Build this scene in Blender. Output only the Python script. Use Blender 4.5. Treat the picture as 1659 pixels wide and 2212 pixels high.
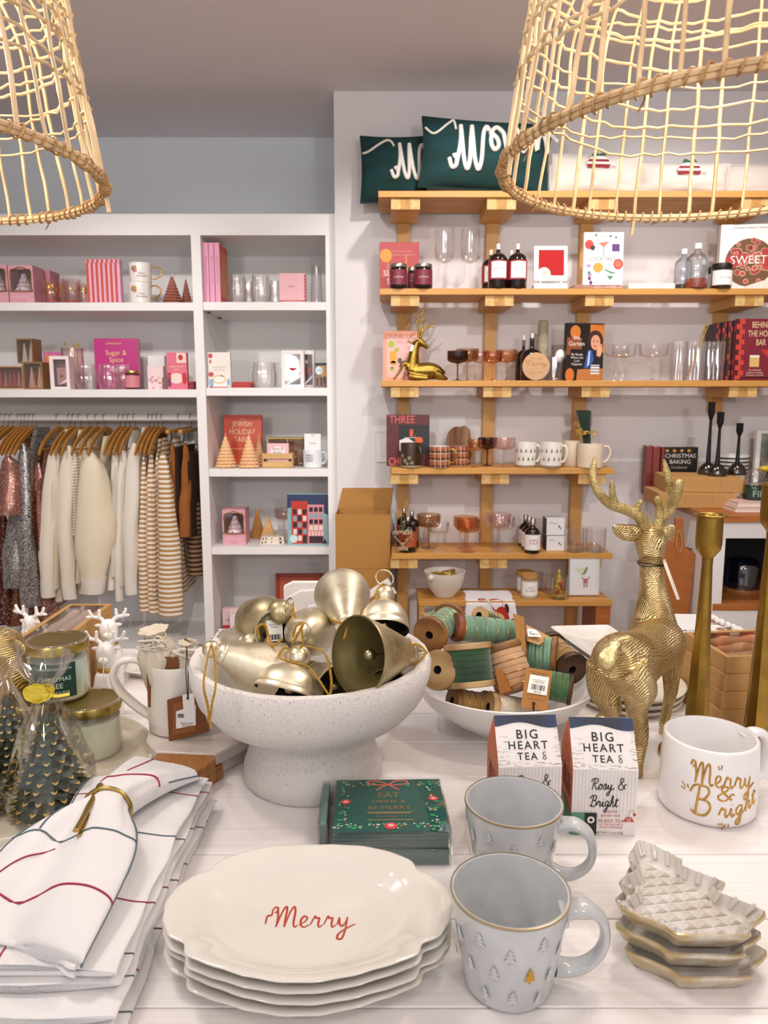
import bpy, math, random
from math import sin, cos, tan, pi, radians, sqrt, atan2
from mathutils import Vector as V, Matrix, Euler, noise
for o in list(bpy.data.objects): bpy.data.objects.remove(o)
SC = bpy.context.scene
RND = random.Random(11)
# ---------------------------------------------------------------- camera
F, PIT, H, ZT = 1597.0, radians(8.53), 1.42, .93      # focal length in pixels, pitch, eye height, table height
cam = bpy.data.cameras.new('camera'); cam.sensor_fit = 'VERTICAL'; cam.sensor_height = 36; cam.lens = 36*F/2212
cam.clip_start = .02; cam.dof.use_dof = True; cam.dof.focus_distance = .95; cam.dof.aperture_fstop = 13
camo = bpy.data.objects.new('camera', cam); SC.collection.objects.link(camo)
camo.location = (0, 0, H); camo.rotation_euler = (pi/2-PIT, 0, 0); SC.camera = camo
# ---------------------------------------------------------------- light
SC.view_settings.view_transform = 'Standard'; SC.view_settings.look = 'None'; SC.view_settings.gamma = 1
SC.view_settings.use_curve_mapping = False; SC.view_settings.exposure = 0.36
SC.cycles.use_denoising = True
SC.cycles.max_bounces = 8; SC.cycles.transparent_max_bounces = 24
W = bpy.data.worlds.new('world'); SC.world = W; W.use_nodes = True
W.node_tree.nodes['Background'].inputs[0].default_value = (.93, .95, 1, 1); W.node_tree.nodes['Background'].inputs[1].default_value = .6
def spot(loc, to, energy, col=(1, .97, .93), size=70, blend=.6, rad=.035):
    l = bpy.data.lights.new('track_or_fill_spot', 'SPOT'); l.energy = energy; l.color = col; l.spot_size = radians(size); l.spot_blend = blend; l.shadow_soft_size = rad
    o = bpy.data.objects.new('track_or_fill_spot', l); SC.collection.objects.link(o); o.location = loc
    o.rotation_euler = (V(to)-V(loc)).to_track_quat('-Z', 'Y').to_euler()
# track lights under the ceiling: two over the table, a row washing the shelves, one on the clothes
for dx in (-.28, 0, .28): spot((.95+dx, 1.6, 2.58), (.1+dx*.3, .75, .93), 11.5, (1, .955, .91), 75)
for dx in (-.25, 0, .3): spot((-1.05+dx, 1.15, 2.58), (.0+dx*.3, .7, .93), 10.5, (.90, .95, 1), 80)
for dx in (-.3, .3): spot((.25+dx, -.5, 2.55), (.1, .75, .93), 6, (1, .97, .94), 75)
for x in (-.75, .55):                          # two unseen fill lights added behind the camera to lift the ceiling
    l = bpy.data.lights.new('fill_point', 'POINT'); l.energy = 8; l.color = (1, .95, .9); l.shadow_soft_size = .06
    o = bpy.data.objects.new('fill_point', l); SC.collection.objects.link(o); o.location = (x, -.55, 2.05)
for x in (-.95, .8): spot((x, -.9, 1.75), (x*.7, 2.0, 2.62), 46, (1, .965, .96), 95, .9, .1)      # unseen uplights added behind the camera to brighten the ceiling
spot((.3, 2.2, 2.6), (.35, 3.1, 1.25), 25, (1, .94, .9), 100)
spot((1.25, 2.15, 2.6), (1.15, 3.1, 1.25), 25, (1, .94, .9), 100)
spot((-.35, .55, 2.58), (-.55, 3.25, 1.3), 62, (1, .95, .92), 48)
spot((-1.6, .75, 2.58), (-1.2, 3.25, 1.15), 66, (1, .93, .87), 48)
spot((.75, .35, 2.58), (.75, 3.1, 1.35), 46, (1, .94, .9), 50)
# ---------------------------------------------------------------- pixel of the photograph -> point of the room
def ray(px, py):
    u, v = (px-829.5)/F, (1106-py)/F
    return V((u, cos(PIT)+v*sin(PIT), -sin(PIT)+v*cos(PIT)))
def at_y(px, py, Y):
    d = ray(px, py); return V((0, 0, H))+d*(Y/d.y)
def at_z(px, py, z):
    d = ray(px, py); return V((0, 0, H))+d*((z-H)/d.z)
def ppm(p): return F/(p.y*cos(PIT)-(p.z-H)*sin(PIT))
# ---------------------------------------------------------------- materials
def lin(c):
    if isinstance(c, str):
        c = c.lstrip('#'); c = [int(c[i:i+2], 16)/255 for i in (0, 2, 4)]
    return tuple(x/12.92 if x <= .04045 else ((x+.055)/1.055)**2.4 for x in c)+(1,)
MATS = {}
def new_mat(name):
    m = bpy.data.materials.new(name); m.use_nodes = True
    return m, m.node_tree, m.node_tree.nodes['Principled BSDF']
def M(col, rough=.5, metal=0, bump=0, bs=60, var=0, vs=6, coat=0, stretch=None, emit=0, sheen=0, trans=0, sub=0, col2=None, det=4):
    key = (col, rough, metal, bump, bs, var, vs, coat, stretch, emit, sheen, trans, sub, col2, det)
    if key in MATS: return MATS[key]
    m, t, b = new_mat('m_'+str(col)); MATS[key] = m; N = t.nodes; L = t.links.new
    c = lin(col); b.inputs['Base Color'].default_value = c; b.inputs['Roughness'].default_value = rough; b.inputs['Metallic'].default_value = metal
    if coat: b.inputs['Coat Weight'].default_value = coat; b.inputs['Coat Roughness'].default_value = .06
    if sheen: b.inputs['Sheen Weight'].default_value = sheen
    if trans: b.inputs['Transmission Weight'].default_value = trans
    if sub: b.inputs['Subsurface Weight'].default_value = sub; b.inputs['Subsurface Radius'].default_value = (.01, .008, .006)
    if emit: b.inputs['Emission Color'].default_value = c; b.inputs['Emission Strength'].default_value = emit
    if bump or var:
        tc = N.new('ShaderNodeTexCoord'); mp = N.new('ShaderNodeMapping'); L(tc.outputs['Object'], mp.inputs[0])
        if stretch: mp.inputs['Scale'].default_value = stretch
    if var:
        n = N.new('ShaderNodeTexNoise'); n.inputs['Scale'].default_value = vs; n.inputs['Detail'].default_value = det; L(mp.outputs[0], n.inputs[0])
        r = N.new('ShaderNodeValToRGB'); r.color_ramp.elements[0].position = .35; r.color_ramp.elements[1].position = .68
        d = lin(col2) if col2 else tuple(x*(1-var) for x in c[:3])+(1,)
        r.color_ramp.elements[0].color = c; r.color_ramp.elements[1].color = d; L(n.outputs[0], r.inputs[0]); L(r.outputs[0], b.inputs['Base Color'])
    if bump:
        n = N.new('ShaderNodeTexNoise'); n.inputs['Scale'].default_value = bs; n.inputs['Detail'].default_value = 3; L(mp.outputs[0], n.inputs[0])
        bp = N.new('ShaderNodeBump'); bp.inputs['Strength'].default_value = bump; bp.inputs['Distance'].default_value = .004; L(n.outputs[0], bp.inputs['Height']); L(bp.outputs[0], b.inputs['Normal'])
    return m
def ramp_mat(name, kind, stops, scale=1, rough=.6, metal=0, axis=0, stretch=None, bump=0, dist=0, const=False, det=2):
    """wave / voronoi / noise driven colour ramp in object space"""
    m, t, b = new_mat(name); N = t.nodes; L = t.links.new
    tc = N.new('ShaderNodeTexCoord'); mp = N.new('ShaderNodeMapping'); L(tc.outputs['Object'], mp.inputs[0])
    if stretch: mp.inputs['Scale'].default_value = stretch
    if kind == 'wave':
        n = N.new('ShaderNodeTexWave'); n.bands_direction = 'XYZ'[axis]; n.inputs['Scale'].default_value = scale; n.inputs['Distortion'].default_value = dist; n.inputs['Detail'].default_value = det; n.inputs['Detail Scale'].default_value = 1.5
        out = n.outputs['Fac']
    elif kind == 'voronoi':
        n = N.new('ShaderNodeTexVoronoi'); n.inputs['Scale'].default_value = scale; out = n.outputs['Color']
    else:
        n = N.new('ShaderNodeTexNoise'); n.inputs['Scale'].default_value = scale; n.inputs['Detail'].default_value = det; out = n.outputs[0]
    L(mp.outputs[0], n.inputs[0])
    r = N.new('ShaderNodeValToRGB'); e = r.color_ramp.elements
    if const: r.color_ramp.interpolation = 'CONSTANT'
    while len(e) < len(stops): e.new(.5)
    for i, (p, c) in enumerate(stops): e[i].position = p; e[i].color = lin(c)
    L(out, r.inputs[0]); L(r.outputs[0], b.inputs['Base Color']); b.inputs['Roughness'].default_value = rough; b.inputs['Metallic'].default_value = metal
    if bump:
        bp = N.new('ShaderNodeBump'); bp.inputs['Strength'].default_value = bump; bp.inputs['Distance'].default_value = .003; L(out, bp.inputs['Height']); L(bp.outputs[0], b.inputs['Normal'])
    return m
def glass_mat(name, tint='#ffffff', refl=1.0, dens=.12):
    """thin clear wall: see-through, tinted, brighter reflection towards its edges"""
    m, t, b = new_mat(name); N = t.nodes; L = t.links.new; N.remove(b)
    tr = N.new('ShaderNodeBsdfTransparent'); tr.inputs[0].default_value = lin(tint)
    gl = N.new('ShaderNodeBsdfGlossy'); gl.inputs[1].default_value = .04; gl.inputs[0].default_value = (1, 1, 1, 1)
    lw = N.new('ShaderNodeLayerWeight'); lw.inputs[0].default_value = .22
    ma = N.new('ShaderNodeMath'); ma.operation = 'MULTIPLY_ADD'; ma.inputs[1].default_value = .42*refl; ma.inputs[2].default_value = dens*.4
    L(lw.outputs['Fresnel'], ma.inputs[0]); mx = N.new('ShaderNodeMixShader'); L(ma.outputs[0], mx.inputs[0]); L(tr.outputs[0], mx.inputs[1]); L(gl.outputs[0], mx.inputs[2])
    L(mx.outputs[0], N['Material Output'].inputs[0]); return m
# ---------------------------------------------------------------- mesh building
def cat(pts, n=6, closed=False):
    """smooth line through points"""
    P = [V(p) for p in pts]; out = []
    m = len(P); rng = range(m if closed else m-1)
    for i in rng:
        if closed: a, b, c, d = P[(i-1) % m], P[i], P[(i+1) % m], P[(i+2) % m]
        else: a, b, c, d = P[max(i-1, 0)], P[i], P[i+1], P[min(i+2, m-1)]
        for k in range(n):
            t = k/n; out.append(.5*((2*b)+(c-a)*t+(2*a-5*b+4*c-d)*t*t+(3*b-a-3*c+d)*t**3))
    if not closed: out.append(P[-1].copy())
    return out
class MB:
    def __init__(s): s.v = []; s.f = []; s.mi = []; s.cur = 0; s.M = None
    def add(s, vs, fs, M=None):
        k = len(s.v); M = M or s.M
        s.v += [(M @ V(p)) if M else V(p) for p in vs]; s.f += [tuple(i+k for i in f) for f in fs]; s.mi += [s.cur]*len(fs); return s
    def mat(s, i): s.cur = i; return s
    def box(s, x0, x1, y0, y1, z0, z1, M=None):
        return s.add([(x, y, z) for z in (z0, z1) for y in (y0, y1) for x in (x0, x1)],
                     [(0, 2, 3, 1), (4, 5, 7, 6), (0, 1, 5, 4), (2, 6, 7, 3), (0, 4, 6, 2), (1, 3, 7, 5)], M)
    def loft(s, rings, closed=True, cap=True, M=None, loop=False):
        n = len(rings[0]); vs = [p for r in rings for p in r]; fs = []
        m = len(rings)
        for i in range(m if loop else m-1):
            for j in range(n if closed else n-1):
                a, b = i*n+j, i*n+(j+1) % n; c, d = ((i+1) % m)*n+(j+1) % n, ((i+1) % m)*n+j
                fs.append((a, b, c, d))
        if cap and closed and not loop: fs += [tuple(reversed(range(n))), tuple(range((m-1)*n, m*n))]
        return s.add(vs, fs, M)
    def lathe(s, prof, n=32, M=None, cap=True, fn=None):
        rings = []
        for r, z in prof:
            ring = []
            for j in range(n):
                a = 2*pi*j/n; rr = max(r, 1e-5)
                if fn: rr = max(fn(rr, z, a), 1e-5)
                ring.append((rr*cos(a), rr*sin(a), z))
            rings.append(ring)
        return s.loft(rings, True, cap, M)
    def tube(s, pts, r, n=8, closed=False, flat=1, M=None, up=None):
        P = [V(p) for p in pts]; m = len(P); rings = []; prev = None
        for i in range(m):
            t = (P[(i+1) % m]-P[i-1]) if closed else (P[min(i+1, m-1)]-P[max(i-1, 0)])
            if t.length < 1e-9: t = V((0, 0, 1))
            t.normalize()
            if up is not None: q = V(up)-t*V(up).dot(t)
            elif prev is None: q = V((0, 0, 1)) if abs(t.z) < .9 else V((1, 0, 0)); q = q-t*q.dot(t)
            else: q = prev-t*prev.dot(t)
            if q.length < 1e-6: q = t.orthogonal()
            q.normalize(); prev = q; w = t.cross(q); rr = r(i/(m-1 or 1)) if callable(r) else (r[i] if isinstance(r, (list, tuple)) else r)
            rings.append([P[i]+(w*cos(2*pi*k/n)+q*sin(2*pi*k/n)*flat)*rr for k in range(n)])
        return s.loft(rings, True, True, M, loop=closed)
    def prism(s, poly, z0, z1, M=None):
        n = len(poly); vs = [(p[0], p[1], z0) for p in poly]+[(p[0], p[1], z1) for p in poly]
        fs = [(i, (i+1) % n, n+(i+1) % n, n+i) for i in range(n)]+[tuple(reversed(range(n))), tuple(range(n, 2*n))]
        return s.add(vs, fs, M)
    def grid(s, fn, nu, nv, closeu=False, M=None):
        vs = [fn(i/(nu if closeu else nu-1), j/(nv-1)) for j in range(nv) for i in range(nu)]; fs = []
        for j in range(nv-1):
            for i in range(nu if closeu else nu-1):
                fs.append((j*nu+i, j*nu+(i+1) % nu, (j+1)*nu+(i+1) % nu, (j+1)*nu+i))
        return s.add(vs, fs, M)
    def ball(s, c, r, n=16, M=None, sq=(1, 1, 1)):
        m = n//2+1; c = V(c)
        return s.loft([[(c.x+sq[0]*r*max(sin(pi*i/(m-1)), 1e-4)*cos(2*pi*j/n), c.y+sq[1]*r*max(sin(pi*i/(m-1)), 1e-4)*sin(2*pi*j/n), c.z-sq[2]*r*cos(pi*i/(m-1))) for j in range(n)] for i in range(m)], M=M)
    def disc(s, c, r, h, n=20, M=None, ax=1):
        """thin round plate facing -Y (ax=1) or +Z (ax=2)"""
        c = V(c); p = [(r*cos(2*pi*i/n), r*sin(2*pi*i/n)) for i in range(n)]
        if ax == 1: return s.loft([[(c.x+a, c.y+k, c.z+b) for a, b in p] for k in (0, -h)], M=M)
        return s.loft([[(c.x+a, c.y+b, c.z+k) for a, b in p] for k in (0, h)], M=M)
def mesh(name, mb, mats, smooth=35):
    me = bpy.data.meshes.new(name); me.from_pydata([tuple(p) for p in mb.v], [], mb.f)
    for m in (mats if isinstance(mats, (list, tuple)) else [mats]): me.materials.append(m)
    me.polygons.foreach_set('material_index', mb.mi)
    if smooth:
        me.polygons.foreach_set('use_smooth', [True]*len(me.polygons)); me.set_sharp_from_angle(angle=radians(smooth))
    me.update(); return me
def ob(name, mb, mats, parent=None, loc=(0, 0, 0), rot=(0, 0, 0), smooth=35, bev=0, seg=2, label=None, fix=False):
    o = bpy.data.objects.new(name, mesh(name, mb, mats, smooth) if isinstance(mb, MB) else mb); SC.collection.objects.link(o)
    o.location = loc; o.rotation_euler = rot
    if parent: o.parent = parent
    if bev:
        b = o.modifiers.new('bevel', 'BEVEL'); b.width = bev; b.segments = seg; b.limit_method = 'ANGLE'; b.angle_limit = radians(40)
    if label: o['label'] = label
    return o
def tag(o, label, cat_, group=None):
    o['label'] = label; o['category'] = cat_
    if group: o['group'] = group
    return o
def thing(name, label, cat_, loc, rz=0, group=None, rot=None):
    o = bpy.data.objects.new(name, None); SC.collection.objects.link(o); o.empty_display_size = .02
    o.location = loc; o.rotation_euler = rot or (0, 0, rz); return tag(o, label, cat_, group)
def struct(name, mb, mats, smooth=0, **k):
    o = ob(name, mb, mats, smooth=smooth, **k); o['kind'] = 'structure'; return o
def dup(r, loc, rz=None, label=None, rot=None, group=None, sc=None):
    c = r.copy(); SC.collection.objects.link(c); c.location = loc
    if rz is not None: c.rotation_euler = (0, 0, rz)
    if rot is not None: c.rotation_euler = rot
    if label: c['label'] = label
    if group: c['group'] = group
    if sc: c.scale = sc if not isinstance(sc, (int, float)) else (sc,)*3
    for ch in r.children:
        d = ch.copy(); SC.collection.objects.link(d); d.parent = c
        for g in ch.children:
            e = g.copy(); SC.collection.objects.link(e); e.parent = d
    return c
def text(s, parent, mat_, loc, w=None, h=None, rot=(pi/2, 0, 0), name='lettering', lines=1.0, align='CENTER', sq=None, bend=None, off=0, bold=0, sp=1):
    """printed words, upright on a face towards -Y unless rot says otherwise; w / h: printed size"""
    cu = bpy.data.curves.new('t', 'FONT'); cu.body = s; cu.align_x = align; cu.align_y = 'CENTER'; cu.space_line = lines; cu.resolution_u = 3; cu.offset = bold; cu.space_character = sp
    t = bpy.data.objects.new('t', cu); me = bpy.data.meshes.new_from_object(t); bpy.data.objects.remove(t); bpy.data.curves.remove(cu)
    xs = [v.co.x for v in me.vertices]; ys = [v.co.y for v in me.vertices]
    if not xs: return None
    cx, cy, dx, dy = (min(xs)+max(xs))/2, (min(ys)+max(ys))/2, max(xs)-min(xs), max(ys)-min(ys)
    k = (w/dx) if w else h/dy; ky = (h/dy) if h else k
    for v in me.vertices:
        x, y = (v.co.x-cx)*k, (v.co.y-cy)*ky
        if bend: v.co = bend(x, y)
        else: v.co = (x, y, 0)
    me.materials.clear(); me.materials.append(mat_); me.name = name
    return ob(name, me, None, parent, loc, rot)
# ================================================================ materials used all over
m_wall = M('#e2dedf', .85, bump=.25, bs=30); m_ceil = M('#e6e1e4', .9); m_blue = M('#dadfe2', .85)
m_white = M('#f1efee', .5); m_shelfw = M('#eeeceb', .45)
m_pine = ramp_mat('pine', 'wave', [(0, '#cc9448'), (.5, '#d8a355'), (1, '#bb8039')], 3, .5, axis=2, stretch=(1.2, 14, 14), dist=3.5)
m_pineend = M('#dfb878', .6, var=.25, vs=60, det=2); m_pineend2 = M('#c4924a', .6, var=.2, vs=50, det=2)
m_orange = ramp_mat('stained_wood', 'wave', [(0, '#a8632c'), (.5, '#b87136'), (1, '#96551f')], 4, .45, axis=1, stretch=(1, 10, 10), dist=3)
m_kraft = M('#bf9258', .8, bump=.15, bs=200, var=.12, vs=90); m_kraftd = M('#a97b42', .8)
m_gold = M('#c9a24a', .28, 1); m_golddark = M('#8f7338', .4, 1); m_ceramic = M('#f3f0ec', .15, coat=.4); m_cream = M('#efe6d2', .25, coat=.3)
m_black = M('#15130f', .45); m_paper = M('#f4f1ee', .7)
g_clear = glass_mat('clear_glass'); g_thick = glass_mat('ribbed_glass', '#fefdfd', 1.1, .18)
g_amber = glass_mat('amber_glass', '#f9e3cf', 1.0, .2); g_smoke = glass_mat('smoky_glass', '#ead9c6', 1, .2); g_plum = glass_mat('plum_glass', '#b08a80', 1, .2); g_film = glass_mat('clear_film', '#fbfbfb', .9, .25)
g_rose = glass_mat('rose_glass', '#fbf1ef', 1.0, .15)
# ================================================================ the room
YW, YR, XP = 3.15, 3.67, -.2            # shelf wall, recess wall behind the bookcase, wall edge
ZC = 2.636
struct('floor', MB().box(-2.7, 2.5, -2.6, 3.9, -.05, 0), M('#b98a5e', .5, var=.15, vs=4, stretch=(1, 8, 1)))
struct('ceiling', MB().box(-2.7, 2.5, -2.6, 3.9, ZC, ZC+.05), m_ceil)
struct('wall_back', MB().box(XP, 2.4, YW, YW+.12, 0, ZC), m_wall)
struct('wall_rear', MB().box(-2.6, XP, YR, YR+.12, 0, ZC), m_blue)
struct('wall_side', MB().box(XP-.0, XP+.1, YW+.12, YR, 0, ZC), m_wall)
struct('wall_left', MB().box(-2.7, -2.6, -2.6, YR+.12, 0, ZC), m_wall)
struct('wall_right', MB().box(2.4, 2.5, -2.6, YW+.12, 0, ZC), m_wall)
zt = at_y(1350, 993, YW).z
struct('trim_1', MB().box(.83, 2.4, YW-.006, YW, zt-.006, zt+.006), m_white)
struct('trim_2', MB().box(.83, 2.4, YW-.012, YW, 0, zt-.006), m_wall)
# ---------------------------------------------------------------- display table of white planks
t = thing('display_table', 'long white painted plank table crowded with gifts and tableware', 'table', (0, 0, 0))
edges = [at_z(900, y, ZT).y for y in (1984, 1845, 1679, 1603)]; e = edges[0]
ys = [e-.42, e-.315, e-.21, e-.105]+edges+[edges[-1]+.1, edges[-1]+.2, edges[-1]+.3, 1.425]
m_plank = ramp_mat('white_planks', 'wave', [(0, '#f1ebe9'), (.7, '#f3eeed'), (1, '#eee7e4')], 1.2, .38, axis=1, stretch=(1.2, 16, 1), dist=6)
tb = MB()
for a, b in zip(ys, ys[1:]): tb.box(-1.15, 1.15, a+.0007, b-.0007, ZT-.025, ZT)
ob('tabletop', tb, m_plank, t, bev=.0012, smooth=30)
ob('apron', MB().box(-1.08, 1.08, ys[0]+.06, 1.36, ZT-.13, ZT-.026), m_white, t)
for x in (-1.07, .99):
    for y in (ys[0]+.05, 1.29): ob('leg', MB().box(x, x+.08, y, y+.08, 0, ZT-.026), m_white, t)
# ---------------------------------------------------------------- built-in bookcase in the recess
YB = 3.2; YBK = 3.655
bk = thing('bookcase', 'tall white built-in bookcase with gifts above and a clothes rail', 'bookcase', (0, 0, 0))
def bz(py): return at_y(700, py, YB).z
def bx(px, py=850): return at_y(px, py, YB).x
XL, XD0, XD1, XS0, XS1 = -2.59, bx(424.5), bx(444.5), bx(706.5), XP-.002
ob('header', MB().box(XL, XS1, YB, YB+.06, bz(508), bz(462)), m_shelfw, bk)
ob('top_panel', MB().box(XL, XS1, YB+.06, YBK, bz(508)+.0, bz(508)+.02), m_shelfw, bk)
ob('divider', MB().box(XD0, XD1, YB, YBK, 0, bz(508)), m_shelfw, bk)
ob('stile', MB().box(XS0, XS1, YB, YB+.03, 0, bz(508)), m_shelfw, bk)
ob('side_panel', MB().box(XS1-.02, XS1, YB+.03, YBK, 0, bz(508)), m_shelfw, bk)
ob('back_panel', MB().box(XL, XS1-.02, YBK, YBK+.008, 0, bz(500)), m_shelfw, bk)
ZS = [bz(652), bz(837.5), bz(1013), bz(1182)]; ZL = [bz(653), bz(841)]; ZB = .33
for z in ZS: ob('shelf', MB().box(XD1+.001, XS1-.021, YB+.004, YBK, z-.034, z), m_shelfw, bk, bev=.001)
for z in ZL: ob('shelf', MB().box(XL, XD0-.001, YB+.004, YBK, z-.034, z), m_shelfw, bk, bev=.001)
ob('plinth', MB().box(XL, XD0-.001, YB+.0, YBK, .0, ZB-.02), m_shelfw, bk); ob('plinth', MB().box(XD1+.001, XS1-.021, YB, YBK, .0, ZB), m_shelfw, bk)
m_clip = M('#5b4632', .4)
for x in (XD1+.012, XS1-.03):
    for y in (YB+.05, YB+.26): ob('shelf_clip', MB().box(x-.006, x+.006, y, y+.02, ZS[0]-.041, ZS[0]-.0345), m_clip, bk)
ZRAIL = at_y(200, 902, 3.43).z
ob('clothes_rail', MB().tube([(XL, 3.43, ZRAIL), (XD0-.001, 3.43, ZRAIL)], .0155, 14), M('#f6f4f2', .3), bk)
# ---------------------------------------------------------------- pine wall shelves on posts
YF = 2.875
pw = thing('wall_shelving', 'pine shelving of five boards on block brackets and posts', 'shelving', (0, 0, 0))
def wz(py): return at_y(1000, py, YF).z
def wx(px, py): return at_y(px, py, YF).x
PX = [.08, .437, .816, 1.384]
Z1, Z2, Z3, Z4, Z5 = wz(412), wz(623), wz(822), wz(1011.5), wz(1195.5)
TH = .023
for z, x0, x1 in ((Z1, wx(817, 430), 2.39), (Z2, wx(820, 630), 2.39), (Z3, wx(823, 830), 2.39), (Z4, wx(845, 1015), wx(1327, 1015)), (Z5, wx(846, 1200), wx(1323, 1200))):
    ob('board', MB().box(x0, x1, YF, YW-.0435, z-TH, z), m_pine, pw, bev=.0015)
    for i, x in enumerate(PX):
        if x > x1: continue
        br = MB(); br.mat(0).box(x-.054, x+.054, YF+.012, YW-.045, z-TH-.04, z-TH-.0005)
        br.mat(1)
        for k in range(3): br.mat(1+k % 2).box(x-.054+.036*k, x-.0183+.036*k, YF+.0112, YF+.012, z-TH-.04, z-TH-.001)
        ob('bracket', br, [m_pine, m_pineend, m_pineend2], pw, bev=.001)
for i, x in enumerate(PX):
    ob('post', MB().box(x-.024, x+.024, YW-.043, YW-.003, [0, 0, 0, at_y(1563, 890, YW-.02).z][i], Z1-TH-.0405), ramp_mat('pine_post', 'wave', [(0, '#d09c54'), (.6, '#dcb06a'), (1, '#bd8642')], 3, .5, axis=0, stretch=(14, 14, 1.2), dist=3.5) if i == 0 else post_m, pw)
    if i == 0: post_m = pw.children[-1].data.materials[0] if False else bpy.data.materials['pine_post']
# ---------------------------------------------------------------- light switch by the shelves
t = thing('light_switch', 'white double light switch plate on the wall left of the burgundy book', 'switch', at_y(824, 968, YW-.001))
ob('plate', MB().box(-.022, .058, -.008, 0, -.06, .06), m_white, t, bev=.003); ob('rocker', MB().box(-.006, .02, -.012, -.008, -.032, .032), m_shelfw, t)
# ================================================================ rattan pendant shades
m_rat = ramp_mat('rattan', 'noise', [(.3, '#dcc096'), (.55, '#c4a57c'), (.8, '#a98762')], 25, .55, det=4)
m_rat2 = ramp_mat('rattan_binding', 'noise', [(.3, '#b98d58'), (.7, '#8f6a40')], 60, .6)
def pendant(loc, label, seed, a0):
    r = random.Random(seed); t = thing('pendant_lamp', label, 'lamp', loc, a0, 'woven rattan pendant lamps'); Rr, Hh = .25, .34
    def prof(z):                                   # radius of the basket at height z above its rim
        k = max(0, min(1, z/Hh)); return Rr*(1-.10*(z/.16) if z < .16 else .9-.9*max(0, (z-.16)/.2)**2.2*.78)
    n = 44; wv = MB()
    for i in range(n):
        a = 2*pi*i/n+r.uniform(-.02, .02); lean = r.uniform(-.06, .06); pts = []
        z0 = -.004-(.02 if r.random() < .08 else 0)
        for k in range(15):
            z = z0+(Hh-z0)*k/14; R_ = prof(z)+r.uniform(-.0012, .0012); aa = a+lean*z/Hh+r.uniform(-.004, .004)
            pts.append((R_*cos(aa), R_*sin(aa), z))
        wv.tube(cat(pts, 2), r.uniform(.0019, .0027), 6)
    ob('upright_cane', wv, m_rat, t)
    hz = MB(); z = .082
    while z < Hh-.01:
        pts = []; ph = r.uniform(0, 6); amp = r.uniform(.003, .006)
        for k in range(n*2):
            a = 2*pi*k/(n*2); R_ = prof(z)+(.0022 if k % 2 else -.0022); pts.append((R_*cos(a), R_*sin(a), z+amp*sin(a*2+ph)+.0025*sin(a*7+ph*2)+r.uniform(-.0018, .0018)))
        hz.tube(pts, r.uniform(.0015, .0021), 5, closed=True); z += r.choice((.012, .02, .026, .006, .022))
    ob('woven_cane', hz, m_rat, t)
    rim = MB(); c = [(Rr*cos(2*pi*k/96), Rr*sin(2*pi*k/96), .0) for k in range(96)]
    for d, dz in ((-.0022, 0), (.0022, .001), (0, -.0032)): rim.tube([(x*(1+d/Rr), y*(1+d/Rr), z+dz) for x, y, z in c], .0032, 7, closed=True)
    b = ob('rim', rim, m_rat, t); wr = MB(); pts = []; turns = 120
    for k in range(turns*7):
        a = 2*pi*k/(turns*7); q = 2*pi*k/7; rr = .0066+.0012*sin(a*31); pts.append(((Rr+rr*cos(q))*cos(a), (Rr+rr*cos(q))*sin(a), rr*sin(q)-.0005))
    wr.tube(pts, .0013, 5, closed=True); ob('binding', wr, m_rat2, b)
    for k in range(9):
        fr = MB()
        a = r.uniform(0, 2*pi); p = V((Rr*cos(a), Rr*sin(a), 0)); s = r.uniform(.004, .009)
        fr.tube(cat([p, p+V((s, 0, s)), p+V((s*2, s, -s*.5)), p+V((s*1.5, s*2, -s*2))], 4), .0009, 5)
        ob('frayed_cane', fr, m_rat2, b)
    ob('cord', MB().tube([(0, 0, Hh-.02), (0, 0, ZC-loc[2]-.02)], .003, 8), m_black, t); ob('ceiling_cup', MB().lathe([(.05, ZC-loc[2]-.02), (.05, ZC-loc[2]-.003)], 20), m_black, t)
    ob('socket', MB().lathe([(.02, Hh-.09), (.022, Hh-.02), (.01, Hh-.015)], 16), m_black, t)
    ob('bulb', MB().ball((0, 0, Hh-.125), .034, 18), M('#fff0d8', .3, emit=9), t)
    l = bpy.data.lights.new('bulb_light', 'POINT'); l.energy = 3.6; l.color = (1, .9, .74); l.shadow_soft_size = .04
    lo = bpy.data.objects.new('bulb_light', l); SC.collection.objects.link(lo); lo.parent = t; lo.location = (0, 0, Hh-.18)
pendant((.381, .845, 1.677), 'large open-weave rattan pendant shade hanging in front of the pine shelves', 4, .1)
pendant((-.575, .865, 1.677), 'rattan pendant shade cut by the frame above the white bookcase', 9, .7)
# ================================================================ makers of the goods
def pl(p0, p1, pt, Y, z):
    """foot, width and height of a thing seen between two pixel columns, standing at depth Y on height z"""
    pb = at_y(0, 0, Y); pc = (p0+p1)/2
    z += .0004; zc = Y*cos(PIT)-(z-H)*sin(PIT); x = (pc-829.5)/F*zc
    return V((x, Y, z)), (p1-p0)/F*zc, at_y(pc, pt, Y).z-z
def Rc(u0, v0, u1, v1): return [(u0, v0), (u1, v0), (u1, v1), (u0, v1)]
def Ci(u, v, ru, rv=None, n=18, a0=0, a1=2*pi): return [(u+ru*cos(a0+(a1-a0)*i/n), v+(rv or ru)*sin(a0+(a1-a0)*i/n)) for i in range(n if a1-a0 > 6.2 else n+1)]
ART = {}                                         # printed shapes gather here; one cover_print part per thing
def art(par, name, m, polys, w, h, y=-.0006, t=.0005, x0=None, label=None):
    """flat printed shapes on a front face; u,v in 0..1 of a w x h face whose middle foot is the origin"""
    b, ms = ART.setdefault(par, (MB(), []))
    if m not in ms: ms.append(m)
    b.mat(ms.index(m))
    for p in polys: b.add(*prism_y([((u-.5)*w if x0 is None else x0+u*w, v*h) for u, v in p], y, y+t))
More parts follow.
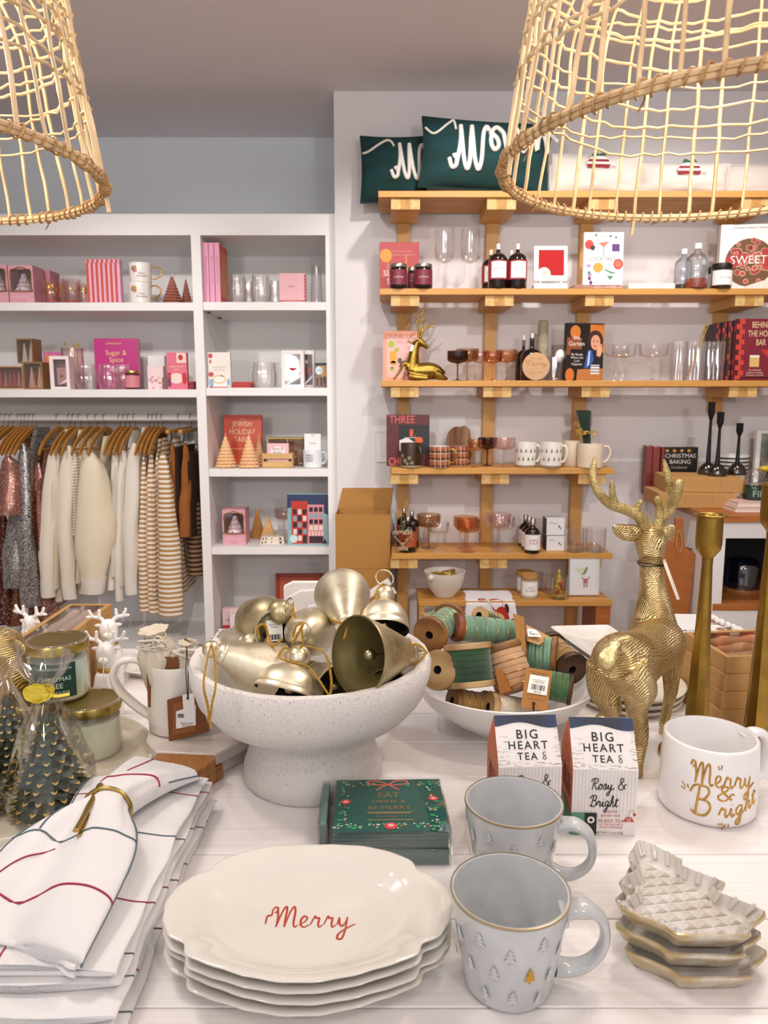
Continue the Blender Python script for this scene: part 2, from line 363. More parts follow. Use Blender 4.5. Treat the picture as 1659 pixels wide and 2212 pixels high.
def prism_y(p, y0, y1):
    n = len(p); a = sum(p[i][0]*p[(i+1) % n][1]-p[(i+1) % n][0]*p[i][1] for i in range(n))
    if a < 0: p = p[::-1]
    return [(x, y0, z) for x, z in p]+[(x, y1, z) for x, z in p], [tuple(range(n)), tuple(reversed(range(n, 2*n)))]+[(i, n+i, n+(i+1) % n, (i+1) % n) for i in range(n)]
def T(s, par, col, w, h, u, v, tw=None, th=None, y=-.0009, name='lettering', **k):
    """words centred at u,v of a w x h front, tw / th as fractions of the front"""
    return text(s, par, M(col, .5) if isinstance(col, str) else col, ((u-.5)*w, y, v*h), w=tw*w if tw else None, h=th*h if th else None, name=name, **k)
m_pages = M('#efe8da', .8)
def book(label, p0, p1, pt, Y, z, col, d=.022, rz=0, lean=0, group=None, cat_='book', rough=.4, name='book', spine=True):
    loc, w, h = pl(p0, p1, pt, Y, z); t = thing(name, label, cat_, loc+V((0, 0, d*sin(lean))), 0, group, (-lean, 0, rz)); c = M(col, rough) if isinstance(col, str) else col
    cv = MB().box(-w/2, w/2, 0, .002, 0, h).box(-w/2, w/2, d-.002, d, 0, h).box(-w/2, -w/2+.002, .002, d-.002, 0, h)
    ob('cover', cv, c, t, bev=.0006); ob('pages', MB().box(-w/2+.002, w/2-.003, .0022, d-.0022, .003, h-.003), m_pages, t); return t, w, h
def carton(label, p0, p1, pt, Y, z, col, d=.06, rz=0, name='gift_box', cat_='box', win=None, wcol='#4a3a38', group=None, rough=.55, side=None):
    """a paper box, win = (u0, v0, u1, v1) cuts a window into its front"""
    loc, w, h = pl(p0, p1, pt, Y, z); t = thing(name, label, cat_, loc, rz, group); c = M(col, rough) if isinstance(col, str) else col; b = MB()
    if win:
        x0, x1, z0, z1 = (win[0]-.5)*w, (win[2]-.5)*w, win[1]*h, win[3]*h
        b.box(-w/2, x0, 0, .0015, 0, h).box(x1, w/2, 0, .0015, 0, h).box(x0, x1, 0, .0015, 0, z0).box(x0, x1, 0, .0015, z1, h)
        b.box(-w/2, -w/2+.0015, .0015, d, 0, h).box(w/2-.0015, w/2, .0015, d, 0, h).box(-w/2, w/2, .0015, d, h-.0015, h).box(-w/2+.0015, w/2-.0015, .0015, d, 0, .0015)
        b.box(-w/2, w/2, d, d+.0015, 0, h)
        ob('liner', MB().box(-w/2+.002, w/2-.002, d-.004, d-.002, .003, h-.003), M(wcol, .6), t)
        ob('carton', b, c, t); ob('window_film', MB().box(x0+.0004, x1-.0004, .0008, .001, z0+.0004, z1-.0004), g_film, t)
    else: ob('carton', b.box(-w/2, w/2, 0, d, 0, h), c, t, bev=.001)
    return t, w, h
def tree_mb(h, r, tiers=9, n=14, wob=.18, seed=1, top=.12):
    """moulded fir tree: drooping tiers with scalloped tips"""
    rings = []; N = n*6; rr = random.Random(seed)
    for k in range(tiers):
        f = k/tiers; ra = r*(1-f)**.92+r*.07; z0 = h*(.03+.9*f); z1 = h*(.03+.9*(k+1)/tiers); off = (k % 2)*pi/n+rr.uniform(-.1, .1)
        for q, (kr, kz) in enumerate(((.72, 0), (1.0, .12), (.93, .34), (.72, .95))):
            ring = []
            for j in range(N):
                a = 2*pi*j/N; s = abs(cos((a+off)*n/2))**.7; R_ = ra*kr*(1-wob*(1-s)*(1 if q in (1, 2) else .4)); dz = -(h*.02)*s*(1 if q == 1 else .3)
                ring.append((R_*cos(a), R_*sin(a), max(z0+(z1-z0)*kz+dz, .0)))
            rings.append(ring)
    rings.insert(0, [(r*.72*cos(2*pi*j/N), r*.72*sin(2*pi*j/N), 0) for j in range(N)])
    rings.append([(r*.02*cos(2*pi*j/N), r*.02*sin(2*pi*j/N), h*.97) for j in range(N)])
    return MB().loft(rings)
def tree_candle(label, p0, p1, pt, Y, z, col, seed=1, rz=0, group=None, tiers=9, n=12, wick=True, bump=.0):
    loc, w, h = pl(p0, p1, pt, Y, z); t = thing('tree_candle', label, 'candle', loc, rz, group)
    ob('wax_tree', tree_mb(h*.94, w/2, tiers, n, seed=seed), M(col, .5, sub=.15), t, smooth=60)
    if wick: ob('wick', MB().tube(cat([(0, 0, h*.9), (.0005, 0, h*.96), (.002, 0, h)], 3), .0011, 6), M('#f4ead8', .8), t)
    return t
def cup_prof(prof, th=.0016):
    """outer profile (r,z) bottom to rim -> closed wall with an inside"""
    return [(0, prof[0][1])]+list(prof)+[(max(r-th, .0005), z+(th if i == len(prof)-1 else 0)) for i, (r, z) in list(enumerate(reversed(prof)))[:-1]]+[(0, prof[0][1]+th*2)]
def glass(label, p0, p1, pt, Y, z, prof, m=None, group=None, name='drinking_glass', cat_='glass', rib=0, n=28, parts=None, rz=0):
    """prof in units of half width / height"""
    loc, w, h = pl(p0, p1, pt, Y, z); t = thing(name, label, cat_, loc, rz, group); R_ = w/2
    fn = (lambda r, zz, a: r*(1+.035*cos(a*rib))) if rib else None
    pr = [(r*R_, zz*h) for r, zz in prof]
    if parts:                                     # split: foot, stem, bowl
        i, j = parts; ob('foot', MB().lathe([(0, pr[0][1])]+pr[:i+1], n), m or g_clear, t, smooth=50); ob('stem', MB().lathe(pr[i:j+1], 14, cap=False), m or g_clear, t)
        ob('bowl', MB().lathe(cup_prof(pr[j:], .0012), n, fn=fn), m or g_clear, t, smooth=50)
    else: ob('tumbler', MB().lathe(cup_prof(pr), n if not rib else rib*4, fn=fn), m or g_clear, t, smooth=50)
    return t
TUMB = [(.9, 0), (.97, .03), (1, .5), (1, 1)]
COUPE = [(.62, 0), (.6, .015), (.15, .04), (.075, .08), (.07, .45), (.1, .56), (.8, .62), (.97, .68), (1, .98)]
COUPE2 = [(.62, 0), (.6, .015), (.15, .04), (.08, .08), (.075, .5), (.12, .6), (.85, .66), (.95, .7), (1, 1)]
WINE = [(.8, 0), (.75, .01), (.12, .03), (.07, .06), (.08, .40), (.15, .44), (.85, .5), (.97, .56), (1, .7), (.97, 1)]
BELLY = [(.72, 0), (.8, .03), (1, .35), (.97, .6), (.82, .85), (.86, 1)]
def handle(par, r0, z0, r1, z1, out, rad, m, ang=0, flat=1.5, n=10, name='handle', tilt=0):
    """cup handle in the plane at angle ang, from (r1,z1) on top to (r0,z0) below"""
    P = [(r1-.002, z1), (r1+out*.55, z1+.001), (r1+out*.98, z1-(z1-z0)*.3), (r1+out*.86, z1-(z1-z0)*.68), (r0+out*.4, z0+.001), (r0-.002, z0-.001)]
    P = cat([(r, 0, z) for r, z in P], 6); b = MB().tube(P, rad, n, flat=1, up=None); 
    Mx = Matrix.Rotation(ang, 4, 'Z') @ Matrix.Diagonal((1, flat, 1, 1)); b.v = [Mx @ v for v in b.v]; return ob(name, b, m, par, smooth=60)
def mug(label, p0, p1, pt, Y, z, m, taper=.9, ang=-.2, hm=None, group=None, foot=None, out=.6, rad=.0052, rz=0, hz=(.25, .85), name='mug', th=.003, inner=None):
    loc, w, h = pl(p0, p1, pt, Y, z); t = thing(name, label, 'mug', loc, rz, group); R_ = w/2
    pr = [(R_*taper*.9, 0), (R_*taper, .03*h), (R_*(taper+(1-taper)*.5), h*.5), (R_, h*.985), (R_*.995, h)]
    b = MB().lathe(cup_prof(pr, th), 40)
    ob('cup', b, m, t, smooth=50)
    handle(t, R_*(taper+.02), hz[0]*h, R_*.98, hz[1]*h, R_*out, rad, hm or m, ang)
    return t, R_, h
def band(R0, R1, z0, z1, a0, a1, n=16, e=.0005):
    return MB().grid(lambda u, v: ((R0+(R1-R0)*v+e)*cos(a0+(a1-a0)*u), (R0+(R1-R0)*v+e)*sin(a0+(a1-a0)*u), z0+(z1-z0)*v), n, 4)
def wrap(R_, ang, z0=0, e=.0009, k=0):
    """bends flat lettering around a round wall; k = outward lean per metre of height"""
    return lambda x, y: ((R_+k*(y)+e)*cos(ang+x/R_), (R_+k*(y)+e)*sin(ang+x/R_), z0+y)
def jar(label, p0, p1, pt, Y, z, body, lid, lab=None, group=None, lidh=.2, name='jar', la=1.1, lz=(.12, .68), words=None, wcol='#ffffff', shoulder=True, cat_='jar', fill=None, lr=.97):
    loc, w, h = pl(p0, p1, pt, Y, z); t = thing(name, label, cat_, loc, 0, group); R_ = w/2; hb = h*(1-lidh)
    pr = [(R_*.9, 0), (R_, .05*h), (R_, hb*.86), (R_*.95, hb*.95), (R_*.88, hb), (R_*.86, hb+.2*(h-hb))] if shoulder else [(R_*.93, 0), (R_*.98, .03*h), (R_*.98, hb)]
    ob('jar_body', MB().lathe([(0, 0)]+pr+[(0, pr[-1][1])], 30), body, t, smooth=50)
    if fill: ob('wax', MB().lathe([(0, .004)]+[(R_*.93, .004), (R_*.93, hb*fill[1])], 30), fill[0], t)
    ob('lid', MB().lathe([(R_*lr*.98, hb+.001), (R_*lr, hb+.003), (R_*lr, h-.004), (R_*lr*.95, h-.001), (R_*lr*.86, h-.0016), (0, h-.0016)], 30), lid, t, smooth=50)
    if lab:
        l = ob('paper_label', band(R_, R_, lz[0]*h, lz[1]*h, -pi/2-la, -pi/2+la, e=.0004), lab, t)
        if words: text(words, l, M(wcol, .6), (0, 0, 0), w=R_*1.1, bend=wrap(R_, -pi/2, (lz[0]+lz[1])/2*h), rot=(0, 0, 0))
    return t, R_, h
def bottle(label, p0, p1, pt, Y, z, body, cap, lab=None, lab2=None, group=None, capw=.34, neck=.25, words=None, wcol='#c0392b', la=.95, lz=(.2, .62), name='bottle', sh=.64, fill=None, rz=0):
    loc, w, h = pl(p0, p1, pt, Y, z); t = thing(name, label, 'bottle', loc, rz, group); R_ = w/2; pr = [(0, 0), (R_*.92, 0), (R_, .03*h), (R_, sh*h), (R_*.9, (sh+.07)*h), (R_*.62, (sh+.125)*h), (R_*neck*1.15, (sh+.165)*h), (R_*neck, (sh+.2)*h), (R_*neck, .9*h)]
    ob('glass_body', MB().lathe(pr, 30), body, t, smooth=50)
    ob('cap', MB().lathe([(R_*capw, (sh+.235)*h), (R_*capw, h*.985), (R_*capw*.85, h), (0, h)], 20), cap, t, smooth=50)
    if fill: ob('liquid', MB().lathe([(0, .003), (R_*.93, .003), (R_*.95, .03*h), (R_*.95, fill[1]*h), (0, fill[1]*h)], 30), fill[0], t)
    if lab:
        ob('label_band', band(R_, R_, lz[0]*h, lz[1]*h, -pi/2-1.6, -pi/2+1.6, 24), lab, t) if lab2 else None
        l = ob('paper_label', band(R_, R_, (lz[0]+.03)*h, (lz[1]-.03)*h, -pi/2-la, -pi/2+la, e=.0009), lab2 or lab, t)
        if words: text(words, l, M(wcol, .6), (0, 0, 0), w=R_*1.15, bend=wrap(R_, -pi/2, (lz[0]*.45+lz[1]*.55)*h, .0014), rot=(0, 0, 0))
    return t
# ================================================================ goods in the white bookcase
Ya = 3.235
# upper left shelf
m_pk = M('#e3a3ad', .6); m_pk2 = M('#d88f9e', .6); m_gilt = M('#b9923f', .3, 1)
def night(label, p0, p1, pt, Y, z, d=.1, rz=0, tree=True, half=False):
    t, w, h = carton(label, p0, p1, pt, Y, z, '#dca0ad', d, rz, win=(.1, .33, .9, .9), wcol='#6b5350', name='ornament_box', group='pink night light boxes')
    fr = MB(); o = [(-.41*w, .31*h), (.41*w, .31*h), (.43*w, .36*h), (.41*w, .6*h), (.42*w, .84*h), (.2*w, .91*h), (0, .95*h), (-.2*w, .91*h), (-.42*w, .84*h), (-.41*w, .6*h), (-.43*w, .36*h)]
    fr.tube([(p.x, -.001, p.y) for p in cat([(a, b, 0) for a, b in o], 3, True)], .0022, 6, closed=True)
    ob('gilt_frame', fr, m_gilt, t, smooth=60)
    if tree:
        tr = ob('ornament_tree', tree_mb(.5*h, .36*w, 4, 8, seed=3), M('#e9d3da', .3), t, (0, .3*d, .33*h), smooth=60); bl = MB(); r = random.Random(5)
        for k in range(16):
            f = r.random()*.8; a = r.uniform(-pi, 0); rr = .36*w*(1-f)+.002; bl.ball((rr*cos(a), rr*sin(a), .5*h*(.06+f*.95)), .003, 8)
        ob('bauble', bl, M('#8a2f3f', .3), tr)
    if not half: T('NIGHT LIGHT', t, '#f3d7d9', w, h, .5, .17, .62); T('by the fireside', t, '#8a5560', w, h, .5, .06, .3)
    return t
night('pink night light box cut by the photo edge, top left shelf', -34, 20, 572, Ya, ZL[0], half=True)
night('pink night light box with gilt framed tree window beside the glass tumblers', 22, 75, 573, Ya, ZL[0])
t, w, h = carton('plain pink box side standing behind the gilt framed night light box', 66, 112, 583, Ya+.115, ZL[0], '#c98492', .1)
m_gold_decal = M('#d6a63c', .25, 1)
for i, (a, b, pt, Y, lb) in enumerate([(95, 133, 604, Ya+.01, 'clear pink based tumbler with gold dashes nearest the pink box'), (137, 177, 604, Ya+.01, 'clear pink based tumbler with gold dashes beside the striped box'),
        (118, 150, 606, Ya+.12, 'pink based tumbler half hidden between the two front tumblers'), (168, 196, 613, Ya+.12, 'pink based tumbler half hidden behind the striped box')]):
    t = glass(lb, a, b, pt, Y, ZL[0], TUMB, g_rose, 'pink based tumblers'); _, w, h = pl(a, b, pt, Y, ZL[0])
    ob('pink_base', MB().lathe([(0, .004), (w*.44, .004), (w*.45, .1*h), (0, .1*h)], 24), M('#d0485a', .3), t)
    g = MB()
    for k in range(26):
        aa = RND.uniform(-pi, 0); zz = h*RND.uniform(.35, .75); g.add(band(w/2, w/2, zz, zz+.008, aa, aa+.12, 3, .0004).v, band(w/2, w/2, zz, zz+.008, aa, aa+.12, 3).f)
    ob('gold_dash', g, m_gold_decal, t)
m_stripe = M('#e7b0cd', .6)
loc, w, h = pl(190, 262, 560, Ya, ZL[0]); t = thing('notebook_box', 'pink and rust red vertically striped flip top box', 'box', loc)
ob('carton', MB().box(-w/2, w/2, 0, .035, 0, h), m_stripe, t, bev=.001)
art(t, 'stripe', M('#c8503c', .6), [Rc(i/14.2*2+.0, 0, i/14.2*2+.075, .915) for i in range(7)]+[Rc(i/14.2*2+.03, .925, i/14.2*2+.105, 1) for i in range(7)], w, h)
ob('seam', MB().box(-w/2, w/2, -.0008, -.0001, .915*h, .921*h), M('#9c4a4a'), t)
m_dec = [M('#c96b83', .4), M('#e0b04c', .4), M('#7d8a5a', .4)]
for i, (pt, zb) in enumerate(((612, ZL[0]), (570, None))):
    if zb is None: zb = at_y(305, 612.5, Ya+.03).z
    t, R_, h = mug(['white mug with floral print and gold bamboo handle, lower of two', 'white mug with floral print and gold bamboo handle, stacked on top'][i], 281, 329, pt, Ya+.03, zb, M('#f4efea', .15, coat=.3), .93, [-.1, .12][i], m_gold, 'stacked floral mugs', out=.9, rad=.003)
    for q in range(3):
        d = MB()
        for k in range(5): d.add(*(lambda b: (b.v, b.f))(band(R_*.97, R_*.97, h*(.45+.4*RND.random()), h*(.5+.4*RND.random()), -2.2+.35*RND.random(), -1.95+.35*RND.random(), 3, .0008)))
        ob('flower_print', d, m_dec[q], t)
    text('Merry\nChristmas', t, M('#6d5a3c', .4), (0, 0, 0), w=R_*.9, bend=wrap(R_*.97, -1.15, h*.38), rot=(0, 0, 0))
tree_candle('rust brown tree candle, larger one beside the gold handled mugs', 351, 396, 590, Ya+.05, ZL[0], '#a96a58', 2)
tree_candle('rust brown tree candle, smaller one against the bookcase divider', 391, 416, 597, Ya+.1, ZL[0], '#9d604f', 3)
# lower left shelf
Yb = 3.235; z = ZL[1]
t, w, h = carton('clear box of small pink glitter tree ornaments', -8, 51, 790, Yb, z, '#c7a27e', .08, name='ornament_set', win=(.02, .06, .98, .94), wcol='#8d5b4c')
for k in range(6):
    g = ob('glitter_tree', tree_mb(h*.72, w*.085, 5, 8, seed=k), M(['#c4605f', '#d98f8a', '#b8714f'][k % 3], .35, bump=.6, bs=900), t, (-w*.42+k*w*.165, .03, h*.1), smooth=60)
def pairbox(label, p0, p1, pt, Y, z, d, col='#e2b09f'):
    t, w, h = carton(label, p0, p1, pt, Y, z, '#9a7446', d, win=(.06, .05, .94, .95), wcol='#7a5a3a', name='candle_box', group='kraft boxes of candle pairs')
    for k in (-1, 1):
        c = ob('tree_candle', tree_mb(h*.82, w*.2, 7, 9, seed=4), M(col, .5), t, (k*w*.21, d*.35, .05*h), smooth=60)
    return t
pairbox('kraft box of two pale tree candles standing lower at the back', 52, 88, 786, Yb+.1, z, .09, '#e8cdbd')
pairbox('kraft box of two cream tree candles, topmost of the stack', 38, 72, 731, Yb+.1, at_y(60, 785, Yb+.1).z, .09, '#ead9c6')
pairbox('kraft box of two peach tree candles in front of its stack', 52, 94, 782, Yb, z, .085, '#e6a892')
t, w, h = carton('magenta and orange striped card box behind the white windowed box', 98, 138, 760, Yb+.17, z, '#cf6bb0', .02); art(t, 'stripe', M('#e08a4a'), [Rc(.12, .1, .32, .95), Rc(.5, .1, .7, .95)], w, h)
t, w, h = carton('white windowed box holding a pink passport shaped ornament', 110, 152, 769, Yb, z, '#f1e4e2', .05, win=(.2, .08, .84, .9), wcol='#8e6a70', name='ornament_box')
p = ob('passport_ornament', MB().box(-.26*w, .26*w, .02, .03, .14*h, .66*h), M('#cf9aa6', .4), t, bev=.002); ob('emblem', MB().disc((0, .0195, .4*h), .1*w, .001, 14), m_gold, p)
text('PASSPORT', p, m_gold, (0, .0194, .58*h), w=.36*w); ob('diagonal_band', MB().add(*prism_y([(-.3*w, .06*h), (.34*w, .24*h), (.34*w, .30*h), (-.24*w, .06*h)], -.0008, -.0002)), M('#f6eeee'), t, smooth=0)
t = glass('pink straight glass holding gold star drink stirrers', 138, 184, 752, Yb+.13, z, TUMB, g_rose); _, w, h = pl(138, 184, 752, Yb+.13, z)
for k, (x, ln) in enumerate(((-.32, 1.1), (.1, 1.05), (.28, 1.08))):
    st = ob('star_stirrer', MB().tube([(x*w*.6, 0, .01), (x*w, 0, h*ln)], .0012, 6), m_gold, t); c = (x*w, 0, h*ln)
    ob('star', MB().add(*prism_y([(c[0]+(.011 if i % 2 == 0 else .0045)*sin(i*pi/5), c[2]+(.011 if i % 2 == 0 else .0045)*cos(i*pi/5)) for i in range(10)], -.001, .001)), m_gold, st, smooth=0)
for a, b, Y, lb in ((166, 211, Yb+.02, 'ribbed clear round glass beside the white windowed box'), (213, 262, Yb+.02, 'ribbed clear round glass in front of the magenta book'), (254, 282, Yb+.05, 'ribbed clear round glass half hidden by the pink candle jar')):
    glass(lb, a, b, 787, Y, z, BELLY, g_thick, 'ribbed round glasses', rib=18)
t, w, h = book('magenta hardback Sugar & Spice cookbook on the lower shelf', 207, 301, 731, Yb+.17, z, '#c2187e', .03, lean=.04)
T('Sugar &\nSpice', t, '#f2cf8e', w, h, .5, .64, .48); T('a baking book', t, '#f2cf8e', w, h, .45, .9, .36); art(t, 'roses', M('#e9b9c4'), [Ci(.5+.09*k, .38+.02*(k % 2), .06, .05) for k in range(-1, 2)], w, h)
jar('pink labelled candle jar with gold lid before the magenta book', 272, 304, 800, Yb+.03, z, M('#5b2a2c', .2), M('#c6a76a', .3, 1), M('#d98792', .6), None, .17, lz=(.1, .72), la=1.5)
t, w, h = carton('pink and white patterned card box near the divider', 320, 354, 790, Yb+.04, z, '#f0d7d8', .03); r = random.Random(3)
cb = MB()
for k in range(14):
    x, zz, a = r.uniform(-.4, .4)*w, r.uniform(.05, .5)*h, r.uniform(0, 3); cb.tube(cat([(x-.006*cos(a), -.0005, zz-.006*sin(a)), (x, -.0005, zz), (x+.006*cos(a), -.0005, zz+.006*sin(a)), (x+.007, -.0005, zz+.002)], 3), .0011, 5)
ob('candy_cane_print', cb, M('#cf6f85', .6), t)
carton('small plain white box behind the pink patterned card box', 322, 358, 768, Yb+.16, z, '#efe9ea', .04)
t, w, h = book('little brown paperback standing beside the red recipe pack', 351, 361, 815, Yb+.03, z, '#7d5a4a', .06)
t, w, h = carton('red and pink printed paper pack propped near the divider', 362, 406, 761, Yb+.02, z, '#e2718a', .022, name='paper_pack', group=None)
art(t, 'cream_panel', M('#f3d9cf'), [Ci(.45, .3, .35, .14), Rc(.5, .72, .96, .98)], w, h); art(t, 'red_figures', M('#c4202a'), [Rc(.02, .08, .2, .45), Ci(.85, .3, .12, .16), Ci(.7, .86, .12, .08)], w, h, -.001); art(t, 'blue_figures', M('#2f4a78'), [Rc(.05, .08, .16, .3)], w, h, -.0014)
T('peppermint\nbark', t, '#f6dc9a', w, h, .48, .58, .66, y=-.0016); ob('side_panel', MB().box(w/2, w/2+.0006, .002, .02, .02, h*.98), M('#c62a2c'), t)
for k in range(4): tag(ob('flat_book', MB().box(-.014, .014, 0, .1, 0, .0085), M(['#7d1720', '#a8252c'][k % 2], .5), None, (pl(408, 418, 820, Yb+.03, z)[0].x-.002, Yb+.03, z+.0004+.0088*k), bev=.0006), ['dark red flat book at the foot of a short pile by the divider', 'brighter red flat book second from the foot of the short pile', 'dark red flat book third from the foot of the short pile', 'brighter red flat book topping the short pile'][k], 'book', 'flat red books by the divider')
# right column, first shelf
z = ZS[0]
for k, (a, b) in enumerate(((442, 453.5), (454, 465.5), (466, 477.5))):
    loc, w, h = pl(a, b, 524, Ya, z); t = thing('book', ['pink spined book nearest the bookcase divider', 'pink spined book in the middle of three', 'pink spined book with orange cover showing, beside glass cups'][k], 'book', loc, 0, 'pink spined books')
    cv = MB().mat(0).box(-w/2+.0006, w/2-.0006, 0, .002, 0, h).mat(1).box(-w/2+.0006, -w/2+.0026, .002, .16, 0, h).box(w/2-.0026, w/2-.0006, .002, .16, 0, h)
    ob('cover', cv, [M('#e7a0bf', .5), M('#d8573f', .5)], t, bev=.0005); ob('pages', MB().box(-w/2+.003, w/2-.003, .003, .157, .003, h-.003), m_pages, t)
    text('Baking Around the World', t, M('#b86a94'), (0, -.0006, h*.55), h=w*.42, rot=(pi/2, pi/2, 0)) if k < 9 else 0
    if k == 2: ob('orange_panel', MB().box(w/2-.0006, w/2, .02, .14, .03, h-.03), M('#e08a3a', .5), t)
GL = 'ribbed glass cups'
for a, b, pt, Y, lb in ((494, 534, 597, Ya+.03, 'ribbed clear round glass cup beside the pink spined books'), (543, 586, 596, Ya+.03, 'ribbed clear round glass cup in the middle of the shelf'), (528, 548, 605, Ya+.14, 'ribbed clear glass cup behind, between the two front cups'), (584, 606, 606, Ya+.14, 'ribbed clear glass cup behind the pink scalloped box')):
    t = glass(lb, a, b, pt, Y, z, BELLY, g_thick, GL, rib=16); _, w, h = pl(a, b, pt, Y, z); handle(t, w*.46, h*.22, w*.45, h*.75, w*.3, .003, g_thick, pi+.35) if a in (494,) else 0
loc, w, h = pl(604, 660, 590, Ya, z); t = thing('card_box', 'pale pink square box with red scalloped edge', 'box', loc)
ob('carton', MB().box(-w/2, w/2, 0, .05, .006, h), M('#ecb9bd', .6), t, bev=.001); art(t, 'scallop', M('#c8404a', .6), [Ci(.985, .1+.115*k, .03, .05) for k in range(8)]+[Ci(.05+.12*k, .06, .055, .03) for k in range(8)], w, h, -.0012); T('joyful', t, '#b0606c', w, h, .47, .55, .26)
ob('stand', MB().tube(cat([(-w*.4, .02, .003), (-w*.4, -.01, .002), (w*.4, -.01, .002), (w*.4, .02, .003)], 4), .0018, 6), m_white, t)
glass('tall clear stemless flute near the bookcase edge', 671, 697, 574, Ya+.03, z, [(.95, 0), (1, .05), (1, .2), (.75, .95), (.76, 1)], g_thick, name='flute')
# second shelf
z = ZS[1]
t, w, h = carton('cream illustrated paper pack propped by the divider', 450, 499, 761, Ya, z, '#f0e9e2', .03, name='paper_pack')
art(t, 'red_print', M('#c94a50'), [Ci(.14, .9, .1, .07), Ci(.13, .74, .05, .05), Ci(.14, .38, .12, .07), Rc(.02, .0, .98, .03), Ci(.62, .32, .05, .04)], w, h); art(t, 'blue_print', M('#8fb0cc'), [Ci(.15, .13, .1, .13), Ci(.9, .14, .07, .12)], w, h); art(t, 'gold_print', M('#d9b46a'), [Ci(.5, .24, .28, .12)], w, h); art(t, 'cream_centre', M('#f5efe6'), [Ci(.5, .24, .24, .09)], w, h, -.001)
T('peppermint\nbark bites', t, '#d8b98c', w, h, .52, .55, .6); ob('bracket', MB().box(-w*.46, -w*.42, -.012, .0, 0, .012).box(w*.42, w*.46, -.012, 0, 0, .012), m_white, t)
for k in range(3): tag(ob('flat_book', MB().box(-.042, .042, 0, .13, 0, .0085), M('#b5322a', .5), None, (pl(500, 540, 820, Ya+.02, z)[0].x+.004*k, Ya+.02, z+.0004+.0088*k), (0, 0, .06*k-.05), bev=.0006), ['flat red book lowest of three beside the cream pack', 'flat red book in the middle of three beside the cream pack', 'flat red book topping three beside the cream pack'][k], 'book', 'flat red books beside the cream pack')
for a, b, Y, lb in ((545, 598, Ya+.03, 'ribbed clear glass mug with handle, second shelf'), (592, 622, Ya+.1, 'ribbed clear glass cup tucked behind the windowed white box')):
    t = glass(lb, a, b, 783, Y, z, BELLY, g_thick, 'ribbed glass mugs', rib=16); _, w, h = pl(a, b, 783, Y, z); handle(t, w*.46, h*.2, w*.46, h*.8, w*.2, .003, g_thick, pi)
for a, b, Y, lb in ((609, 657, Ya, 'white windowed box with a red cocktail ornament'), (651, 680, Ya+.1, 'white windowed box mostly hidden behind the cocktail ornament box')):
    t, w, h = carton(lb, a, b, 757, Y, z, '#efe6e6', .045, name='ornament_box', win=(.15, .09, .84, .9), wcol='#6d4a50', group='white windowed boxes'); 
    o = ob('cocktail_ornament', MB().lathe([(0, .0), (.3*w, .22*h), (.26*w, .24*h), (0, .24*h)], 20), M('#c8261f', .25), t, (0, .02, .3*h)); ob('lime_slice', MB().disc((-.13*w, .012, .7*h), .13*w, .003), M('#e9dcd0'), t)
    ob('diagonal_band', MB().add(*prism_y([(-.2*w, .09*h), (.34*w, .28*h), (.34*w, .36*h), (-.32*w, .1*h)], -.0008, -.0002)), M('#f6eeee'), t, smooth=0)
t, w, h = carton('small box with a pale blue round bubble label', 681, 706, 784, Ya+.03, z, '#8c6f5e', .05, name='gift_box'); art(t, 'dark_top', M('#2c2a3a'), [Rc(0, .9, 1, 1)], w, h); art(t, 'orange_print', M('#d79a4a'), [Rc(.55, .45, 1, .9)], w, h); art(t, 'bubble', M('#d9ecf3'), [Ci(.36, .7, .32, .17)], w, h, -.001); art(t, 'dark_print', M('#3f3a44'), [Rc(.1, .1, .25, .4), Rc(.45, .08, .6, .42), Rc(.75, .2, .9, .45)], w, h, -.001); T('JOYS', t, '#2a7fa0', w, h, .36, .7, .4, y=-.0016)
# third shelf
z = ZS[2]
t, w, h = book('orange red hardback The Jewish Holiday Table leaning at the back', 484, 566, 897, Ya+.2, z, '#cb4420', .028, lean=.08)
T('THE', t, '#f0bf8a', w, h, .5, .91, .12); T('JEWISH\nHOLIDAY\nTABLE', t, '#f3cf9e', w, h, .5, .66, .68, .42); art(t, 'title_rule', M('#e9a25c'), [Rc(.12, .3, .88, .32)], w, h)
pe = '#eec08e'
tree_candle('peach tree candle on the left beside the bookcase divider', 465, 513, 935, Ya+.05, z, pe, 5); tree_candle('peach tree candle in front of the orange red book, with wick', 516, 562, 933, Ya+.03, z, pe, 6); tree_candle('peach tree candle behind, next to the wooden crate', 546, 575, 937, Ya+.16, z, '#dca774', 7)
loc, w, h = pl(567, 632, 979, Ya, z); t = thing('wooden_crate', 'little pale wooden crate with two slats', 'crate', loc); m_pale = M('#d9b074', .6, var=.15, vs=30)
for zz in (.08, .62): ob('slat', MB().box(-w/2, w/2, 0, .004, zz*h, (zz+.36)*h).box(-w/2, w/2, .056, .06, zz*h, (zz+.36)*h), m_pale, t, bev=.0006)
ob('end_board', MB().box(-w/2, -w/2+.005, .004, .056, 0, h), m_pale, t); ob('end_board', MB().box(w/2-.005, w/2, .004, .056, 0, h), m_pale, t); ob('floor_board', MB().box(-w/2+.005, w/2-.005, .0045, .0555, 0, .004), m_pale, t)
t, w, h = carton('pink and white soap pack standing in the little crate', 578, 624, 958, Ya+.012, z+.0045, '#eebfc4', .03, name='soap_pack'); art(t, 'white_panel', M('#f6ece8'), [Ci(.5, .68, .34, .2)], w, h); T('Rosy &\nBright', t, '#8a5a60', w, h, .5, .68, .5, y=-.0012)
t, w, h = carton('glass and brass trimmed box behind the wooden crate', 579, 656, 946, Ya+.12, z, '#6a4a35', .07, name='display_box', win=(.04, .05, .96, .95), wcol='#a5765a'); ob('brass_edge', MB().box(-w/2, w/2, -.002, .0, h-.004, h).box(-w/2, -w/2+.003, -.002, 0, 0, h).box(.05*w, .05*w+.003, -.002, 0, 0, h), m_gold, t)
